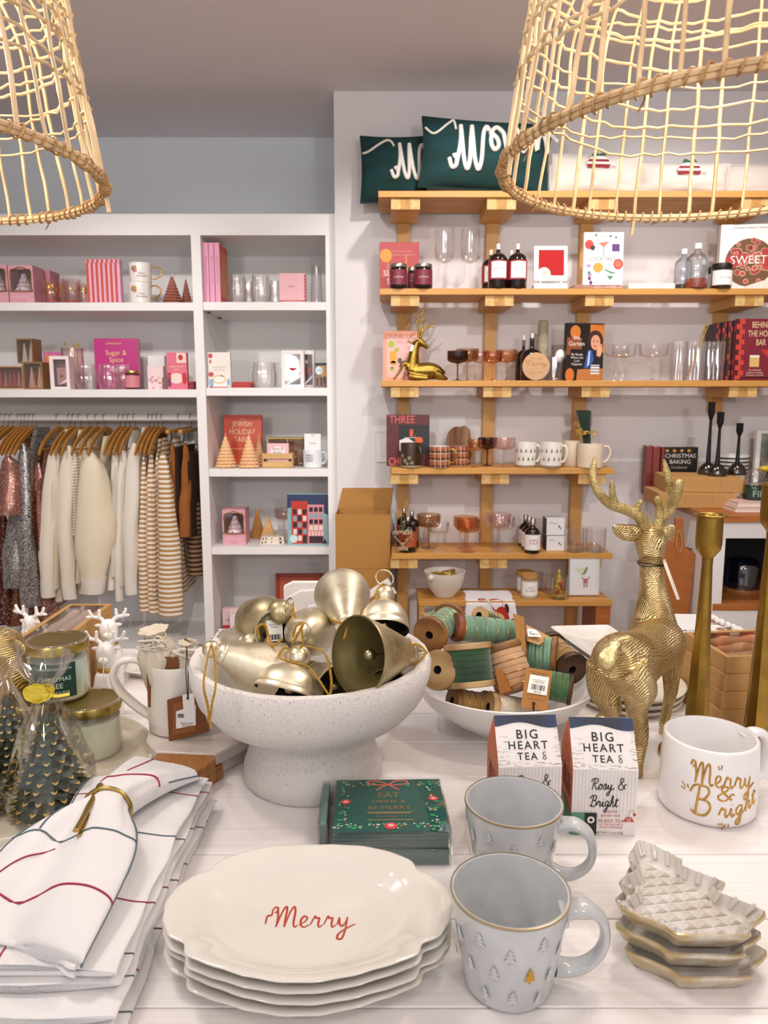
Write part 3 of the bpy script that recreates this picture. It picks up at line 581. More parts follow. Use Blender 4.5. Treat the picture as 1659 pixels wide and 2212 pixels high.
t, R_, h = mug('white enamel mug with small print and a box inside', 655, 698, 971, Ya+.045, z, M('#e9ebee', .3), .97, -.25, group=None, out=.5, rad=.0045)
text('MERRY\nMERRY\nMERRY', t, M('#4a4f5a'), (0, 0, 0), w=R_*.8, bend=wrap(R_*.98, -1.85, h*.55, .002), rot=(0, 0, 0))
t, w, h = carton('little white box poking out of the white enamel mug', 658, 694, 937, Ya+.035, z+.012, '#eef0f0', .026, name='gift_box'); T('matches', t, '#8a8f94', w, h, .5, .7, .4); ob('cord', MB().tube(cat([(-.1*w, -.001, h*.98), (0, -.002, h*.94), (.1*w, -.001, h*.98)], 4), .0007, 5), M('#777777'), t)
# fourth shelf
z = ZS[3]
night('pink night light box alone on the fourth shelf of the narrow column', 482, 531, 1101, Ya+.02, z)
tree_candle('burnt orange bottle brush tree, taller of two', 541, 573, 1092, Ya+.2, z, '#cf9248', 8, tiers=16, n=26, wick=False)['category'] = 'ornament'
tree_candle('pale peach bottle brush tree, shorter one in front', 562, 598, 1109, Ya+.13, z, '#dfb27a', 9, tiers=16, n=26, wick=False)['category'] = 'ornament'
for k in range(2): 
    loc, w, h = pl(562+2*k, 614-k, 1173-9.5*k, Ya+.03, z+.017*k); o = thing('matchbox', ['small wooden printed matchbox under another', 'small wooden printed matchbox on top of another'][k], 'box', loc, .06-.1*k, 'matchboxes on the fourth shelf')
    ob('box_sleeve', MB().box(-w/2, w/2, 0, .05, 0, .0165), M('#e6d8c6', .6), o, bev=.001); art(o, 'tree_print', M('#4a4238'), [Rc(.06, .2, .12, .75), Rc(.2, .3, .26, .8), Rc(.45, .4, .5, .7), Rc(.8, .2, .9, .8)], w, .0165)
glass('clear coupe behind the house patterned calendar', 594, 634, 1097, Ya+.26, z, COUPE, g_rose, parts=(3, 5))
t, w, h = book('tall calendar box printed with red and pink town houses', 622, 709, 1068, Ya+.01, z, '#8fb6bf', .03, cat_='calendar', name='advent_calendar', rz=0)
art(t, 'night_sky', M('#2d3a5e'), [[(0, .72), (.2, .78), (.6, .74), (1, .6), (1, 1), (0, 1)]], w, h); art(t, 'red_house', M('#c23a2e'), [Rc(.1, .03, .5, .87)], w, h, -.0011); art(t, 'pink_house', M('#dc9298'), [Rc(.5, .03, .9, .8)], w, h, -.0011)
win = [Rc(.14+.12*i, .09+.13*j, .23+.12*i, .19+.13*j) for i in range(3) for j in range(5)]; wp = [Rc(.54+.12*i, .3+.12*j, .63+.12*i, .39+.12*j) for i in range(3) for j in range(4)]
art(t, 'dark_window', M('#2a2430'), win[::2]+wp[1::2], w, h, -.0016); art(t, 'lit_window', M('#e7ded2'), win[1::4]+wp[::4], w, h, -.0016); art(t, 'blue_window', M('#8aa6b0'), win[3::4]+wp[2::4], w, h, -.0016)
art(t, 'awning', M('#f0d9c8'), [Rc(.52+.08*i, .19, .56+.08*i, .27) for i in range(5)], w, h, -.0018); art(t, 'shop_front', M('#3a2426'), [Rc(.53, .04, .88, .18)], w, h, -.0016); art(t, 'fir_tree', M('#1f2f2a'), [[(.36, .04), (.48, .04), (.42, .24)], [(.86, .03), (.98, .03), (.92, .14)]], w, h, -.002); art(t, 'round_seal', M('#cfe3e6'), [Ci(.15, .13, .1, .08)], w, h, -.002)
# foot of the narrow column
z = ZB
loc, w, h = pl(596, 700, 1241, 3.45, z+.003); t = thing('tray', 'orange red framed tray leaning at the foot of the narrow column', 'tray', loc, rot=(-.1, 0, 0))
ob('panel', MB().box(-w/2, w/2, .006, .012, 0, h), M('#b9532f', .5), t); ob('frame', MB().box(-w/2, -w/2+.016, -.006, .014, 0, h).box(w/2-.016, w/2, -.006, .014, 0, h).box(-w/2+.016, w/2-.016, -.006, .014, h-.016, h).box(-w/2+.016, w/2-.016, -.006, .014, 0, .016), M('#93331c', .45), t, bev=.002)
for k, (a, b, pt, Y) in enumerate(((482, 522, 1315, 3.33), (498, 537, 1328, 3.24), (537, 576, 1316, 3.33))):
    t, w, h = carton(['red and white tea carton behind, next to the column side', 'white tea carton in front at the foot of the column', 'pink and white tea carton half hidden by the bells'][k], a, b, pt, Y, z, ['#eccfd0', '#f0e2e2', '#ead3da'][k], .05, name='tea_carton', group='tea cartons at the foot of the bookcase')
    art(t, 'colour_block', M(['#c8303a', '#d9a0b8', '#d59ab4'][k]), [Rc(0, 0, 1, .42)] if k == 0 else [Rc(.65, 0, 1, .9), Rc(0, 0, .5, .25)], w, h); T('BIG\nHEART\nTEA', t, '#8a4a58', w, h, .5, .6, .6, y=-.0013)
# ================================================================ clothes on the white rail
m_hang = M('#c58a3e', .4, var=.2, vs=20, stretch=(1, 8, 8)); m_hook = M('#8b8a88', .3, 1)
def knit(c, c2=None): return ramp_mat('knit', 'wave', [(0, c), (1, c2 or c)], 90, .9, axis=2, stretch=(1, 1, 1), dist=1.2, bump=.25)
def stripes(a, b, period): return ramp_mat('striped_knit', 'wave', [(0, a), (.5, b)], pi/10/period, .9, axis=2, dist=.25, const=True)
def sequin(cols): 
    m = ramp_mat('sequins', 'voronoi', [(0, cols[0]), (.35, cols[1]), (.6, cols[2]), (.85, '#f4f0ee')], 330, .3, .55, const=True)
    return m
HY = 3.43
def hanger(px, label, group='wooden clothes hangers', clip=False):
    X = at_y(px, 902, HY).x; t = thing('clothes_hanger', label, 'hanger', (X, HY, ZRAIL), 0, group)
    ob('hook', MB().tube(cat([(0, -.0195, -.006), (0, -.0165, .0115), (0, 0, .0185), (0, .017, .011), (0, .0195, -.006), (0, .012, -.026), (0, 0, -.05)], 4), .0016, 6), m_hook, t)
    if clip:
        ob('bar', MB().box(-.009, .009, -.19, .19, -.066, -.048), m_hang, t, bev=.003)
        for y in (-.15, .15): ob('clip', MB().box(-.007, .007, y-.018, y+.018, -.1, -.062), m_hook, t, bev=.002)
    else:
        P = cat([(0, -.215, -.155), (0, -.17, -.115), (0, -.09, -.075), (0, 0, -.052), (0, .09, -.075), (0, .17, -.115), (0, .215, -.155)], 5)
        ob('arm', MB().tube(P, lambda f: .0045+.0022*sin(pi*f), 8, flat=2.2), m_hang, t); ob('cross_bar', MB().tube([(0, -.165, -.135), (0, .165, -.135)], .004, 8), m_hang, t)
    return t
def garment(name, label, x0, x1, yt, yb, m, group, cat_, prof, Yf=3.225, body=True, cuff=None, seed=0, sway=0, xtop=None, flat=.75):
    """front-on edge of a garment on its hanger: hanging sleeve (prof: share of the half width from shoulder to cuff) and the body behind"""
    r = random.Random(seed); xc = (x0+x1)/2; top = at_y(xtop or xc, yt, Yf+.03); bot = at_y(xc, yb, Yf+.02); hw = (x1-x0)/2/ppm(bot)
    t = thing(name, label, cat_, (bot.x, HY, bot.z), 0, group); L = top.z-bot.z; rings = []; n = 20; K = 26
    for k in range(K+1):
        f = k/K; i = f*(len(prof)-1); a = int(min(i, len(prof)-2)); s = prof[a]+(prof[a+1]-prof[a])*(i-a); s *= hw
        if k == 0: s *= .35
        if k == 1: s *= .75
        ax = (top.x-bot.x)*(1-f)**1.5+sway*sin(f*pi*1.3)+.002*sin(f*17+seed); ay = Yf-HY+.045+.01*sin(f*5+seed)
        rings.append([(ax+s*cos(2*pi*j/n)*(1+.09*sin(3*2*pi*j/n+f*6+seed)), ay+max(s*flat, .012)*sin(2*pi*j/n)*(1+.1*cos(2*2*pi*j/n+f*4)), L*(1-f)) for j in range(n)])
    ob('sleeve', MB().loft(rings), m, t, smooth=70)
    if cuff:
        c = MB(); q = rings[-4:]; ob('cuff', MB().loft([[(x*1.0+(x-sum(p[0] for p in g)/n)*.06, y, zz-.0006) for x, y, zz in g] for g in q]), cuff, t, smooth=70)
    if body:
        rings = []
        for k in range(15):
            f = k/14; dz = L*(1-f*.9)-.0; hy = .2*min(1, .38+2.6*f) if f < .3 else .2; zz = dz+.065*(1-min(1, f/.22)) ; sx = min(hw*.8, .03)*(.5+.5*min(1, f*4))
            rings.append([((top.x-bot.x)*(1-f)+.012+sx*cos(2*pi*j/n)*(1+.15*sin(5*2*pi*j/n+seed)), .012+hy*.97*sin(2*pi*j/n), zz) for j in range(n)])
        ob('body', MB().loft(rings), m, t, smooth=70)
    return t
PS = [.55, .8, .9, .95, 1, 1, .98, .85, .8]; PB = [.4, .75, .95, 1.05, 1.15, 1.15, 1, .75, .6]; PD = [.4, .6, .7, .8, .9, .95, 1, 1.05, 1.1]
kc = [knit('#efe8da', '#e6dcc9'), knit('#f0e6cf', '#e6d9bd'), knit('#eee9e0', '#e2dacb')]
m_croc = ramp_mat('open_knit', 'wave', [(0, '#efe9df'), (.62, '#c9b08e')], 24, .9, axis=2, dist=.5, const=True)
G = 'cream sweaters on the rail'
for i, (a, b, yt, yb, mm, pf, lb, xt, Yq) in enumerate([
    (82, 118, 962, 1291, kc[0], PS, 'ivory knit sweater first in the row, next to the sequinned dresses', 113, 3.225), (112, 131, 972, 1302, kc[1], PS, 'thin cream sweater squeezed second in the row of knits', 128, 3.27),
    (126, 160, 963, 1297, kc[0], PS, 'ivory ribbed sweater third in the row of knits', 144, 3.225), (145, 167, 972, 1178, m_croc, PS, 'white open crochet knit with short sleeve', 157, 3.24),
    (160, 188, 965, 1285, kc[1], PS, 'cream sweater half hidden behind the wide balloon sleeve', 182, 3.29), (165, 238, 978, 1283, kc[1], PB, 'cream sweater with a wide balloon sleeve, broadest of the row', 197, 3.21),
    (229, 250, 966, 1276, kc[2], PS, 'narrow white sweater just right of the balloon sleeve', 245, 3.25), (246, 268, 964, 1300, kc[2], PS, 'white fuzzy sweater with the longest sleeve of the knits', 262, 3.24), (264, 297, 958, 1287, kc[2], PS, 'white fuzzy sweater last of the knits, next to the striped ones', 285, 3.22)]):
    garment('sweater', lb, a, b, yt, yb, mm, G, 'sweater', pf, Yq, seed=i, cuff=kc[2] if i in (0, 2, 5) else None, xtop=xt, sway=-.004 if i < 3 else .004)
m_st = stripes('#b58a52', '#efe7dc', .0215); m_dst = stripes('#3a2417', '#9b7a58', .022)
for i, (a, b, yt, yb, lb, xt, Yq) in enumerate([(299, 319, 985, 1324, 'tan and white striped knit first of four, by the white knits', 306, 3.225), (316, 342, 982, 1328, 'tan and white striped knit second of four', 323, 3.235), (334, 352, 980, 1300, 'tan and white striped knit third of four, deepest in shade', 338, 3.27), (341, 393, 980, 1331, 'tan and white striped knit last of four, widest one', 352, 3.215)]):
    garment('striped_sweater', lb, a, b, yt, yb, m_st, 'striped sweaters on the rail', 'sweater', [.45, .5, .6, .75, .85, .9, .95, 1, 1], Yq, seed=20+i, xtop=xt)
m_br = M('#9a5d2a', .95, bump=.3, bs=150, var=.15, vs=20); m_db = M('#3c2312', .95, bump=.3, bs=120)
for i, (a, b, yb, lb, Yq) in enumerate([(362, 383, 1146, 'brown corduroy skirt clipped to its hanger, first of two', 3.25), (386, 411, 1160, 'brown corduroy skirt clipped to its hanger, next to the divider', 3.24)]):
    garment('skirt', lb, a, b, 957, yb, m_br, 'brown corduroy skirts', 'skirt', [.45, .55, .7, .8, .9, 1, 1, 1, 1], Yq, seed=30+i, body=False); t = SC.collection.objects[-1].parent
    r_ = [[(.022+.02*cos(2*pi*j/16), .02+.17*sin(2*pi*j/16), zz) for j in range(16)] for zz in (.0, .1, .2, .37)]; ob('skirt_side', MB().loft(r_), m_db, t, smooth=60)
for i, (a, b, yb, lb) in enumerate([(378, 399, 1262, 'dark brown striped knit hanging low behind the first skirt'), (402, 434, 1246, 'dark brown striped knit hanging low against the divider')]):
    garment('dark_striped_sweater', lb, a, b, 1080, yb, m_dst, 'dark striped sweaters', 'sweater', [.9, 1, 1, 1, 1, 1, 1, 1, 1], 3.33, seed=40+i, body=False)
sq = [sequin(('#9c6a5c', '#b98678', '#8a5a50')), sequin(('#8d8c8e', '#c9c6c6', '#4a4744')), sequin(('#7a4a30', '#9a6440', '#4f2e20')), sequin(('#5b3026', '#7d463a', '#32201c'))]
for i, (a, b, yt, yb, mm, lb, xt, Yq) in enumerate([(-12, 44, 985, 1112, sq[0], 'rose sequinned top cut by the photo edge', 14, 3.2), (6, 62, 1090, 1268, sq[1], 'silver sequinned short dress below the rose top', 30, 3.24), (40, 82, 958, 1312, sq[1], 'long silver sequinned dress beside the rose top', 44, 3.225),
        (58, 92, 1000, 1345, sq[2], 'copper sequinned dress next to the long silver one', 62, 3.26), (80, 122, 1000, 1350, sq[0], 'rose gold sequinned dress beside the first ivory sweater', 82, 3.28), (-10, 22, 1100, 1350, sq[3], 'dark wine sequinned dress low at the photo edge', 5, 3.28), (14, 46, 1200, 1352, sq[2], 'long copper sequinned dress below the short silver one', 26, 3.3)]):
    garment('sequin_dress', lb, a, b, yt, yb, mm, 'sequinned dresses on the rail', 'dress', PD, Yq, seed=50+i, xtop=xt, body=i in (2, 3, 4))
hs = [4, 14, 24, 41, 49, 57, 66, 75, 125, 149, 159, 172, 192, 208, 226, 258, 268, 278, 290, 322, 331, 340, 350]
nm = ['sequinned dresses', 'sequinned dresses', 'sequinned dresses', 'sequinned dresses', 'sequinned dresses', 'sequinned dresses', 'sequinned dresses', 'sequinned dresses', 'ivory knits', 'ivory knits', 'ivory knits', 'ivory knits', 'balloon sleeve sweater', 'balloon sleeve sweater', 'balloon sleeve sweater', 'white fuzzy knits', 'white fuzzy knits', 'white fuzzy knits', 'white fuzzy knits', 'striped knits', 'striped knits', 'striped knits', 'striped knits']
proto = None; cnt = {}; ordn = ['first', 'second', 'third', 'fourth', 'fifth', 'sixth', 'seventh', 'eighth', 'ninth']
for p, k in zip(hs, nm):
    c = cnt[k] = cnt.get(k, -1)+1; lb = 'curved wooden clothes hanger, %s over the %s' % (ordn[c], k)
    if proto is None: proto = hanger(p, lb)
    else: dup(proto, (at_y(p, 902, HY).x, HY, ZRAIL), 0, lb)
hanger(386, 'straight wooden clip hanger over the first brown skirt', 'clip hangers', True); hanger(412, 'straight wooden clip hanger over the skirt by the divider', 'clip hangers', True)
# ================================================================ goods on the pine shelves
Y0 = YF+.01
# ---- pillows on the top board
def cushion(name, label, p0, p1, pt, pb, Y, m, d=.11, tilt=0, group=None, z=None, rz=0):
    a, b = at_y(p0, pb, Y), at_y(p1, pb, Y); c = at_y((p0+p1)/2, pt, Y); w, h = b.x-a.x, c.z-a.z
    t = thing(name, label, 'cushion', ((a.x+b.x)/2, Y+d/2, z if z is not None else a.z), 0, group, (0, tilt, rz)); N = 26
    def side(s):
        def fn(u, v):
            x, y = 2*u-1, 2*v-1; k = max(0, (1-abs(x)**2.6)*(1-abs(y)**2.6))**.55
            px = x*w/2*(1-.06*(1-y*y)*x*x)-0; pz = h/2+y*h/2*(1-.05*(1-x*x)*y*y)
            return (px, s*d/2*k+.004*s*noise.noise(V((x*3, y*3, s))), pz)
        return fn
    b_ = MB().grid(side(-1), N, N); g = MB().grid(side(1), N, N); b_.add(g.v, [f[::-1] for f in g.f]); ob('cover', b_, m, t, smooth=80)
    o = [((-1+2*i/20), -1) for i in range(20)]+[(1, -1+2*i/20) for i in range(20)]+[(1-2*i/20, 1) for i in range(20)]+[(-1, 1-2*i/20) for i in range(20)]
    ob('piping', MB().tube([(x*w/2*(1-.06*(1-y*y)*x*x), 0, h/2+y*h/2*(1-.05*(1-x*x)*y*y)) for x, y in o], .0035, 6, closed=True), m, t)
    f = lambda x, zz: -d/2*max(0, (1-abs(2*x/w)**2.6)*(1-abs((zz-h/2)*2/h)**2.6))**.55-.004
    return t, w, h, f
m_lin = M('#12352f', .95, bump=.5, bs=300, var=.35, vs=7, col2='#174047', stretch=(1, 1, 3)); m_lin2 = M('#ddd5cc', .95, bump=.3, bs=350); m_yarn = M('#e9e4dc', .95)
# upside-down script: strokes of the word in units of its height, x to the right, y up, before turning it over
SCRIPT = {'M': [[(-.15, .75), (-.05, .95), (.08, .9), (.06, .7), (-.04, .72)], [(.08, .9), (.16, .4), (.14, 0)], [(.14, 0), (.3, .75), (.42, .98), (.48, .8), (.47, .3), (.48, 0)], [(.48, 0), (.62, .7), (.76, .98), (.84, .75), (.84, .2), (.92, 0), (1.03, .1)]],
    'e': [[(0, .12), (.22, .25), (.3, .42), (.18, .52), (.06, .36), (.08, .1), (.22, 0), (.42, .12)]], 'r': [[(0, .12), (.1, .4), (.16, .52), (.2, .42), (.34, .42), (.32, .15), (.38, 0), (.5, .12)]],
    'y': [[(0, .12), (.08, .45), (.1, .2), (.2, .05), (.34, .2), (.42, .48)], [(.42, .48), (.36, -.1), (.24, -.5), (.06, -.5), (.1, -.3), (.4, -.05), (.75, .15)]],
    'B': [[(-.12, .7), (0, .92), (.2, .98), (.16, .5), (.1, 0)], [(.2, .98), (.45, .98), (.55, .8), (.4, .56), (.18, .52)], [(.18, .52), (.5, .5), (.62, .28), (.45, .02), (.1, 0), (-.05, .1)]],
    'i': [[(0, .12), (.1, .46), (.1, .1), (.18, 0), (.3, .12)], [(.13, .66), (.15, .68)]], 'g': [[(.36, .44), (.2, .52), (.04, .36), (.06, .1), (.2, .05), (.36, .3), (.38, .46), (.34, -.1), (.22, -.48), (.04, -.46), (.1, -.26), (.4, .02), (.52, .12)]],
    'h': [[(0, .12), (.2, .6), (.24, .95), (.14, .98), (.1, .6), (.08, 0)], [(.08, .2), (.2, .48), (.32, .44), (.32, .1), (.4, 0), (.52, .12)]], 't': [[(0, .12), (.14, .8), (.1, .15), (.2, 0), (.34, .12)], [(-.04, .58), (.32, .62)]],
    '&': [[(.62, .06), (.2, .62), (.24, .92), (.42, .9), (.4, .68), (.06, .34), (.06, .08), (.3, 0), (.52, .2), (.6, .42), (.74, .4)]],
    'R': [[(-.12, .7), (0, .92), (.22, .98), (.14, .5), (.08, 0)], [(.2, .97), (.48, 1), (.58, .8), (.42, .58), (.18, .52), (.36, .3), (.48, .04), (.62, .04), (.68, .14)]], 'o': [[(0, .12), (.1, .4), (.24, .5), (.36, .36), (.32, .08), (.16, 0), (.06, .16), (.12, .42), (.4, .42), (.5, .4)]],
    's': [[(0, .12), (.2, .56), (.28, .3), (.24, .05), (.06, .02)], [(.24, .05), (.42, .12)]]}
ADV = dict(M=1.03, e=.42, r=.5, y=.6, B=.66, i=.3, g=.52, h=.52, t=.34, R=.68, o=.5, s=.42); ADV['&'] = .8
def script(s, gap=0):
    x = 0; out = []
    for c in s:
        if c == ' ': x += .3; continue
        for st in SCRIPT[c]: out.append([(x+a, b) for a, b in st])
        x += ADV[c]+gap
    return out, x
def stroke(par, name, m, strokes, fn, rad, flat=1, n=7, dens=6, taper=False):
    """drawn lettering: every stroke a round bead laid along fn(x, y)"""
    b = MB()
    for st in strokes: b.tube([fn(p.x, p.y) for p in cat([(a, c, 0) for a, c in st], dens)], (lambda f: rad*(.55+.45*sin(pi*min(1, max(0, f))))) if taper else rad, n, flat=flat)
    return ob(name, b, m, par, smooth=60)
def merry(t, w, h, f, s, x0, y0):
    st, L = script('Merry'); k = s
    flip = [[(x0-a*k, y0-b*k) for a, b in q] for q in st]
    stroke(t, 'yarn_lettering', m_yarn, flip+[[(x0+.15*k, y0-.75*k), (x0+.5*k, y0-.6*k), (x0+1.0*k, y0-.9*k), (w*.47, y0-.62*k)]], lambda x, zz: (x, f(x, zz)+.002, zz), .0075, dens=5)
bt, w, h, f = cushion('cushion', 'dark green cushion at the shelf end, overhanging the board', 778, 925, 265, 412, YF+.13, m_lin, .1, group='dark green script cushions', z=Z1+.002); merry(bt, w, h, f, .1, w*.1, h*.92)
bt, w, h, f = cushion('cushion', 'dark green cushion with upside down script, in front of its twin', 903, 1190, 258, 412, YF+.02, m_lin, .1, .06, group='dark green script cushions', z=Z1+.018)
def merry_flip(t, w, h, f, xa, ya, k):
    """the word turned half over in the face plane"""
    st, L = script('Merry'); tot = L*k*.78
    fl = [[(xa+a*k*.78, ya-b*k) for a, b in q] for q in st]
    stroke(t, 'yarn_lettering', m_yarn, fl, lambda x, zz: (x, f(x, zz)+.002, zz), .0085, dens=5)
    stroke(t, 'yarn_tail', m_yarn, [[(-w*.47, ya-k*.05), (-w*.4, ya-k*.2), (-w*.3, ya+k*.05), (xa-.01, ya+.02), (xa, ya-k*.1)]], lambda x, zz: (x, f(x, zz)+.002, zz), .0045, dens=5)
merry_flip(bt, w, h, f, -.12, h*.86, .155)
for c in [o for o in bpy.data.objects if o.name.startswith('cushion') and o.type == 'EMPTY'][:1]:
    for ch in list(c.children):
        if 'yarn' in ch.name: bpy.data.objects.remove(ch)
    w1, h1 = at_y(925, 412, YF+.13).x-at_y(778, 412, YF+.13).x, at_y(850, 265, YF+.13).z-at_y(850, 412, YF+.13).z
    f1 = lambda x, zz: -.05*max(0, (1-abs(2*x/w1)**2.6)*(1-abs((zz-h1/2)*2/h1)**2.6))**.55-.004
    stq, _ = script('M'); stroke(c, 'yarn_lettering', m_yarn, [[(.005+a*.11, h1*.84-b*.13) for a, b in q] for q in stq], lambda x, zz: (x, f1(x, zz)+.002, zz), .0075, dens=5); stroke(c, 'yarn_tail', m_yarn, [[(-w1*.46, h1*.72), (-w1*.36, h1*.74), (-w1*.1, h1*.9), (0, h1*.8)]], lambda x, zz: (x, f1(x, zz)+.002, zz), .0045)
for i, (a, b, pt, Y, tl, lb) in enumerate([(1186, 1392, 318, YF+.05, .02, 'off white cushion with camper patch next to the green cushion'), (1384, 1588, 338, YF+.05, 0, 'off white cushion with camper patch in the middle of the board'), (1552, 1790, 326, YF+.12, -.02, 'off white cushion at the photo edge on the top board')]):
    t, w, h, f = cushion('cushion', lb, a, b, pt, 412, Y, m_lin2, .11, tl, 'off white camper cushions', Z1+.002)
    if i == 2: continue
    P = ob('camper_patch', MB().add(*prism_y([(-.045+.09*u, h*.72+.022*v) for u, v in Ci(.5, .0, .5, 1, 20)], f(0, h*.72)-.004, f(0, h*.72)+.003)), M('#eee6e2', .8), t, smooth=0); y = f(0, h*.72)-.0055
    ob('red_body', MB().add(*prism_y([(-.04, h*.72-.019), (.04, h*.72-.019), (.044, h*.72-.006), (-.044, h*.72-.006)], y, y+.001)).add(*prism_y([(-.043, h*.72+.003), (.04, h*.72+.003), (.036, h*.72+.011), (-.036, h*.72+.011)], y, y+.001)), M('#8e2530', .8), P, smooth=0); ob('green_tree', MB().add(*prism_y([(-.03, h*.72+.022), (.028, h*.72+.024), (.015, h*.72+.036), (0, h*.72+.028), (-.02, h*.72+.037)], y, y+.001)), M('#2d5a44', .8), P, smooth=0)
    ob('hitch', MB().tube([(.045, y, h*.72-.014), (.062, y, h*.72-.014), (.06, y, h*.72-.02)], .001, 5), M('#8e2530', .8), P)
# ---- second board
z = Z2
t, w, h = book('red cookbook with an orange slice, left end of the second board', 820, 905, 523, Y0+.13, z, '#a92a2c', .02)
art(t, 'orange_slice', M('#e08f2e'), [Ci(.16, .74, .15, .13)], w, h); art(t, 'glass_drawing', M('#e08f4a'), [[(.35, .56), (.8, .5), (.72, .3), (.6, .3)], Rc(.66, .5, .68, .75), Rc(.2, .3, .22, .62)], w, h); art(t, 'gold_foot', M('#b98a2c'), [Rc(0, 0, .5, .06)], w, h)
T('SUGAR &\nSMOKE', t, '#e8e0d8', w, h, .5, .32, .8); T('COCKTAILS AND MORE', t, '#d9a08c', w, h, .57, .82, .48); art(t, 'rule', M('#d9a08c'), [Rc(.32, .75, .92, .757)], w, h)
m_dkj = M('#150c0c', .12, coat=.5); m_silver = M('#b9b4aa', .3, 1); m_wine = M('#7a2a3a', .5)
for a, b, pt, Y, lb in ((841, 880, 571, Y0+.01, 'dark jar of cherries, silver lid, in front of the red book'), (894, 934, 571, Y0+.01, 'dark jar of cherries beside the tall stemmed glasses'), (880, 900, 578, Y0+.09, 'dark jar of cherries behind, between two front jars')):
    jar(lb, a, b, pt, Y, z, m_dkj, m_silver, m_wine, 'jars of cherries', .16, words='CHERRIES', wcol='#d8b9b4', lz=(.14, .74), la=1.2)
for a, b, lb in ((938, 981, 'tall clear wine glass on a long stem, next to the cherry jars'), (993, 1037, 'tall clear wine glass on a long stem, next to the dark bottles')):
    glass(lb, a, b, 495, Y0+.05, z, WINE, g_clear, 'tall wine glasses', 'wine_glass', parts=(3, 5))
m_syr = M('#1a0d0a', .1, coat=.6); m_red = M('#a02f3a', .5)
for a, b, pt, Y, lb in ((1054, 1095, 527, Y0+.02, 'dark syrup bottle with white label, front left of the cluster'), (1096, 1137, 527, Y0+.02, 'dark syrup bottle with white label, front right of the cluster'), (1040, 1078, 540, Y0+.1, 'dark syrup bottle behind, next to the wine glasses'), (1084, 1122, 541, Y0+.1, 'dark syrup bottle behind, between the two front ones')):
    bottle(lb, a, b, pt, Y, z, m_syr, M('#d8d4cf', .4), m_red, m_paper, 'dark syrup bottles', .22, .2, 'HONEY SYRUP', '#c8485e', la=.85)
loc, w, h = pl(1153, 1225, 531, Y0+.05, z); t = thing('picture_frame', 'white frame with red linen panel on a little white stand', 'frame', loc+V((0, 0, .004)), rot=(-.1, 0, 0))
fr = MB().box(-w/2, w/2, 0, .012, .2*h, .2*h+.16*w).box(-w/2, w/2, 0, .012, h-.12*w, h).box(-w/2, -w/2+.14*w, 0, .012, .2*h+.16*w, h-.12*w).box(w/2-.1*w, w/2, 0, .012, .2*h+.16*w, h-.12*w)
ob('frame', fr, m_white, t, bev=.001); ob('linen_panel', MB().box(-w/2+.13*w, w/2-.09*w, .003, .006, .2*h+.14*w, h-.11*w), M('#b01f20', .9, bump=.3, bs=400), t); art(t, 'round_label', m_paper, [Ci(.3, .35, .2, .16)], w, h, -.0012); art(t, 'gold_leaf', m_gold, [Ci(.3, .4, .03, .03)], w, h, -.0018)
T('white\nlinen', t, '#c8a24a', w, h, .3, .33, .2, y=-.0018); ob('stand', MB().box(-w/2, w/2, -.004, .05, 0, .14*h), m_white, t, bev=.002); ob('peg', MB().box(-.33*w, -.29*w, -.006, -.002, .14*h, .24*h).box(.29*w, .33*w, -.006, -.002, .14*h, .24*h), m_white, t)
zz = z+.0004
for k in range(2):
    loc, w, h = pl(1237+4*k, 1350-5*k, 615, Y0+.03, zz); o = thing('book', ['flat pink edged book under the cocktails book, lower', 'flat pink edged book directly under the cocktails book'][k], 'book', loc, .05*k-.02, 'flat books under the cocktails book')
    ob('cover', MB().box(-w/2, w/2, 0, .13, 0, .0012).box(-w/2, w/2, 0, .13, .0075, .009), M('#d9b7ae'), o); ob('pages', MB().box(-w/2+.002, w/2-.002, .002, .128, .0013, .0074), M('#c99a90', .8, var=.5, vs=120, col2='#8a5a4a'), o); zz += .0095
t, w, h = book('white cocktails recipe book illustrated with drinks', 1259, 1344, 501, Y0+.05, zz, '#f0ece8', .014, lean=.03)
T('COCKTAILS', t, '#5a6a62', w, h, .47, .5, .68); T('a well mixed collection', t, '#9a8c88', w, h, .5, .93, .7)
art(t, 'red_fruit', M('#d8382c'), [Ci(.13, .77, .11, .09), Ci(.88, .4, .12, .1)], w, h); art(t, 'coral_glass', M('#d9705a'), [[(.36, .8), (.64, .83), (.5, .72)], Rc(.49, .56, .51, .72), Ci(.88, .4, .08, .07)], w, h, -.001); art(t, 'purple_glass', M('#5a2a72'), [Rc(.71, .64, .9, .78), Ci(.16, .13, .04), Ci(.2, .05, .04)], w, h)
art(t, 'dark_berry', M('#2c2430'), [Ci(.22, .71, .06, .05), Ci(.8, .9, .02), Ci(.66, .93, .02)], w, h, -.0014); art(t, 'orange_glass', M('#e39a3a'), [Ci(.37, .34, .13, .09), Rc(.32, .22, .34, .27), Rc(.4, .22, .42, .27)], w, h); art(t, 'green_leaf', M('#3f8a6a'), [[(.5, .3), (.56, .3), (.72, .22), (.86, .23), (.7, .26)], [(.6, .18), (.78, .18), (.68, .1)], Ci(.3, .95, .03), Ci(.15, .24, .04, .03)], w, h); art(t, 'lilac_flower', M('#a98ab8'), [Ci(.13, .37, .06, .03), Ci(.16, .2, .06, .03)], w, h)
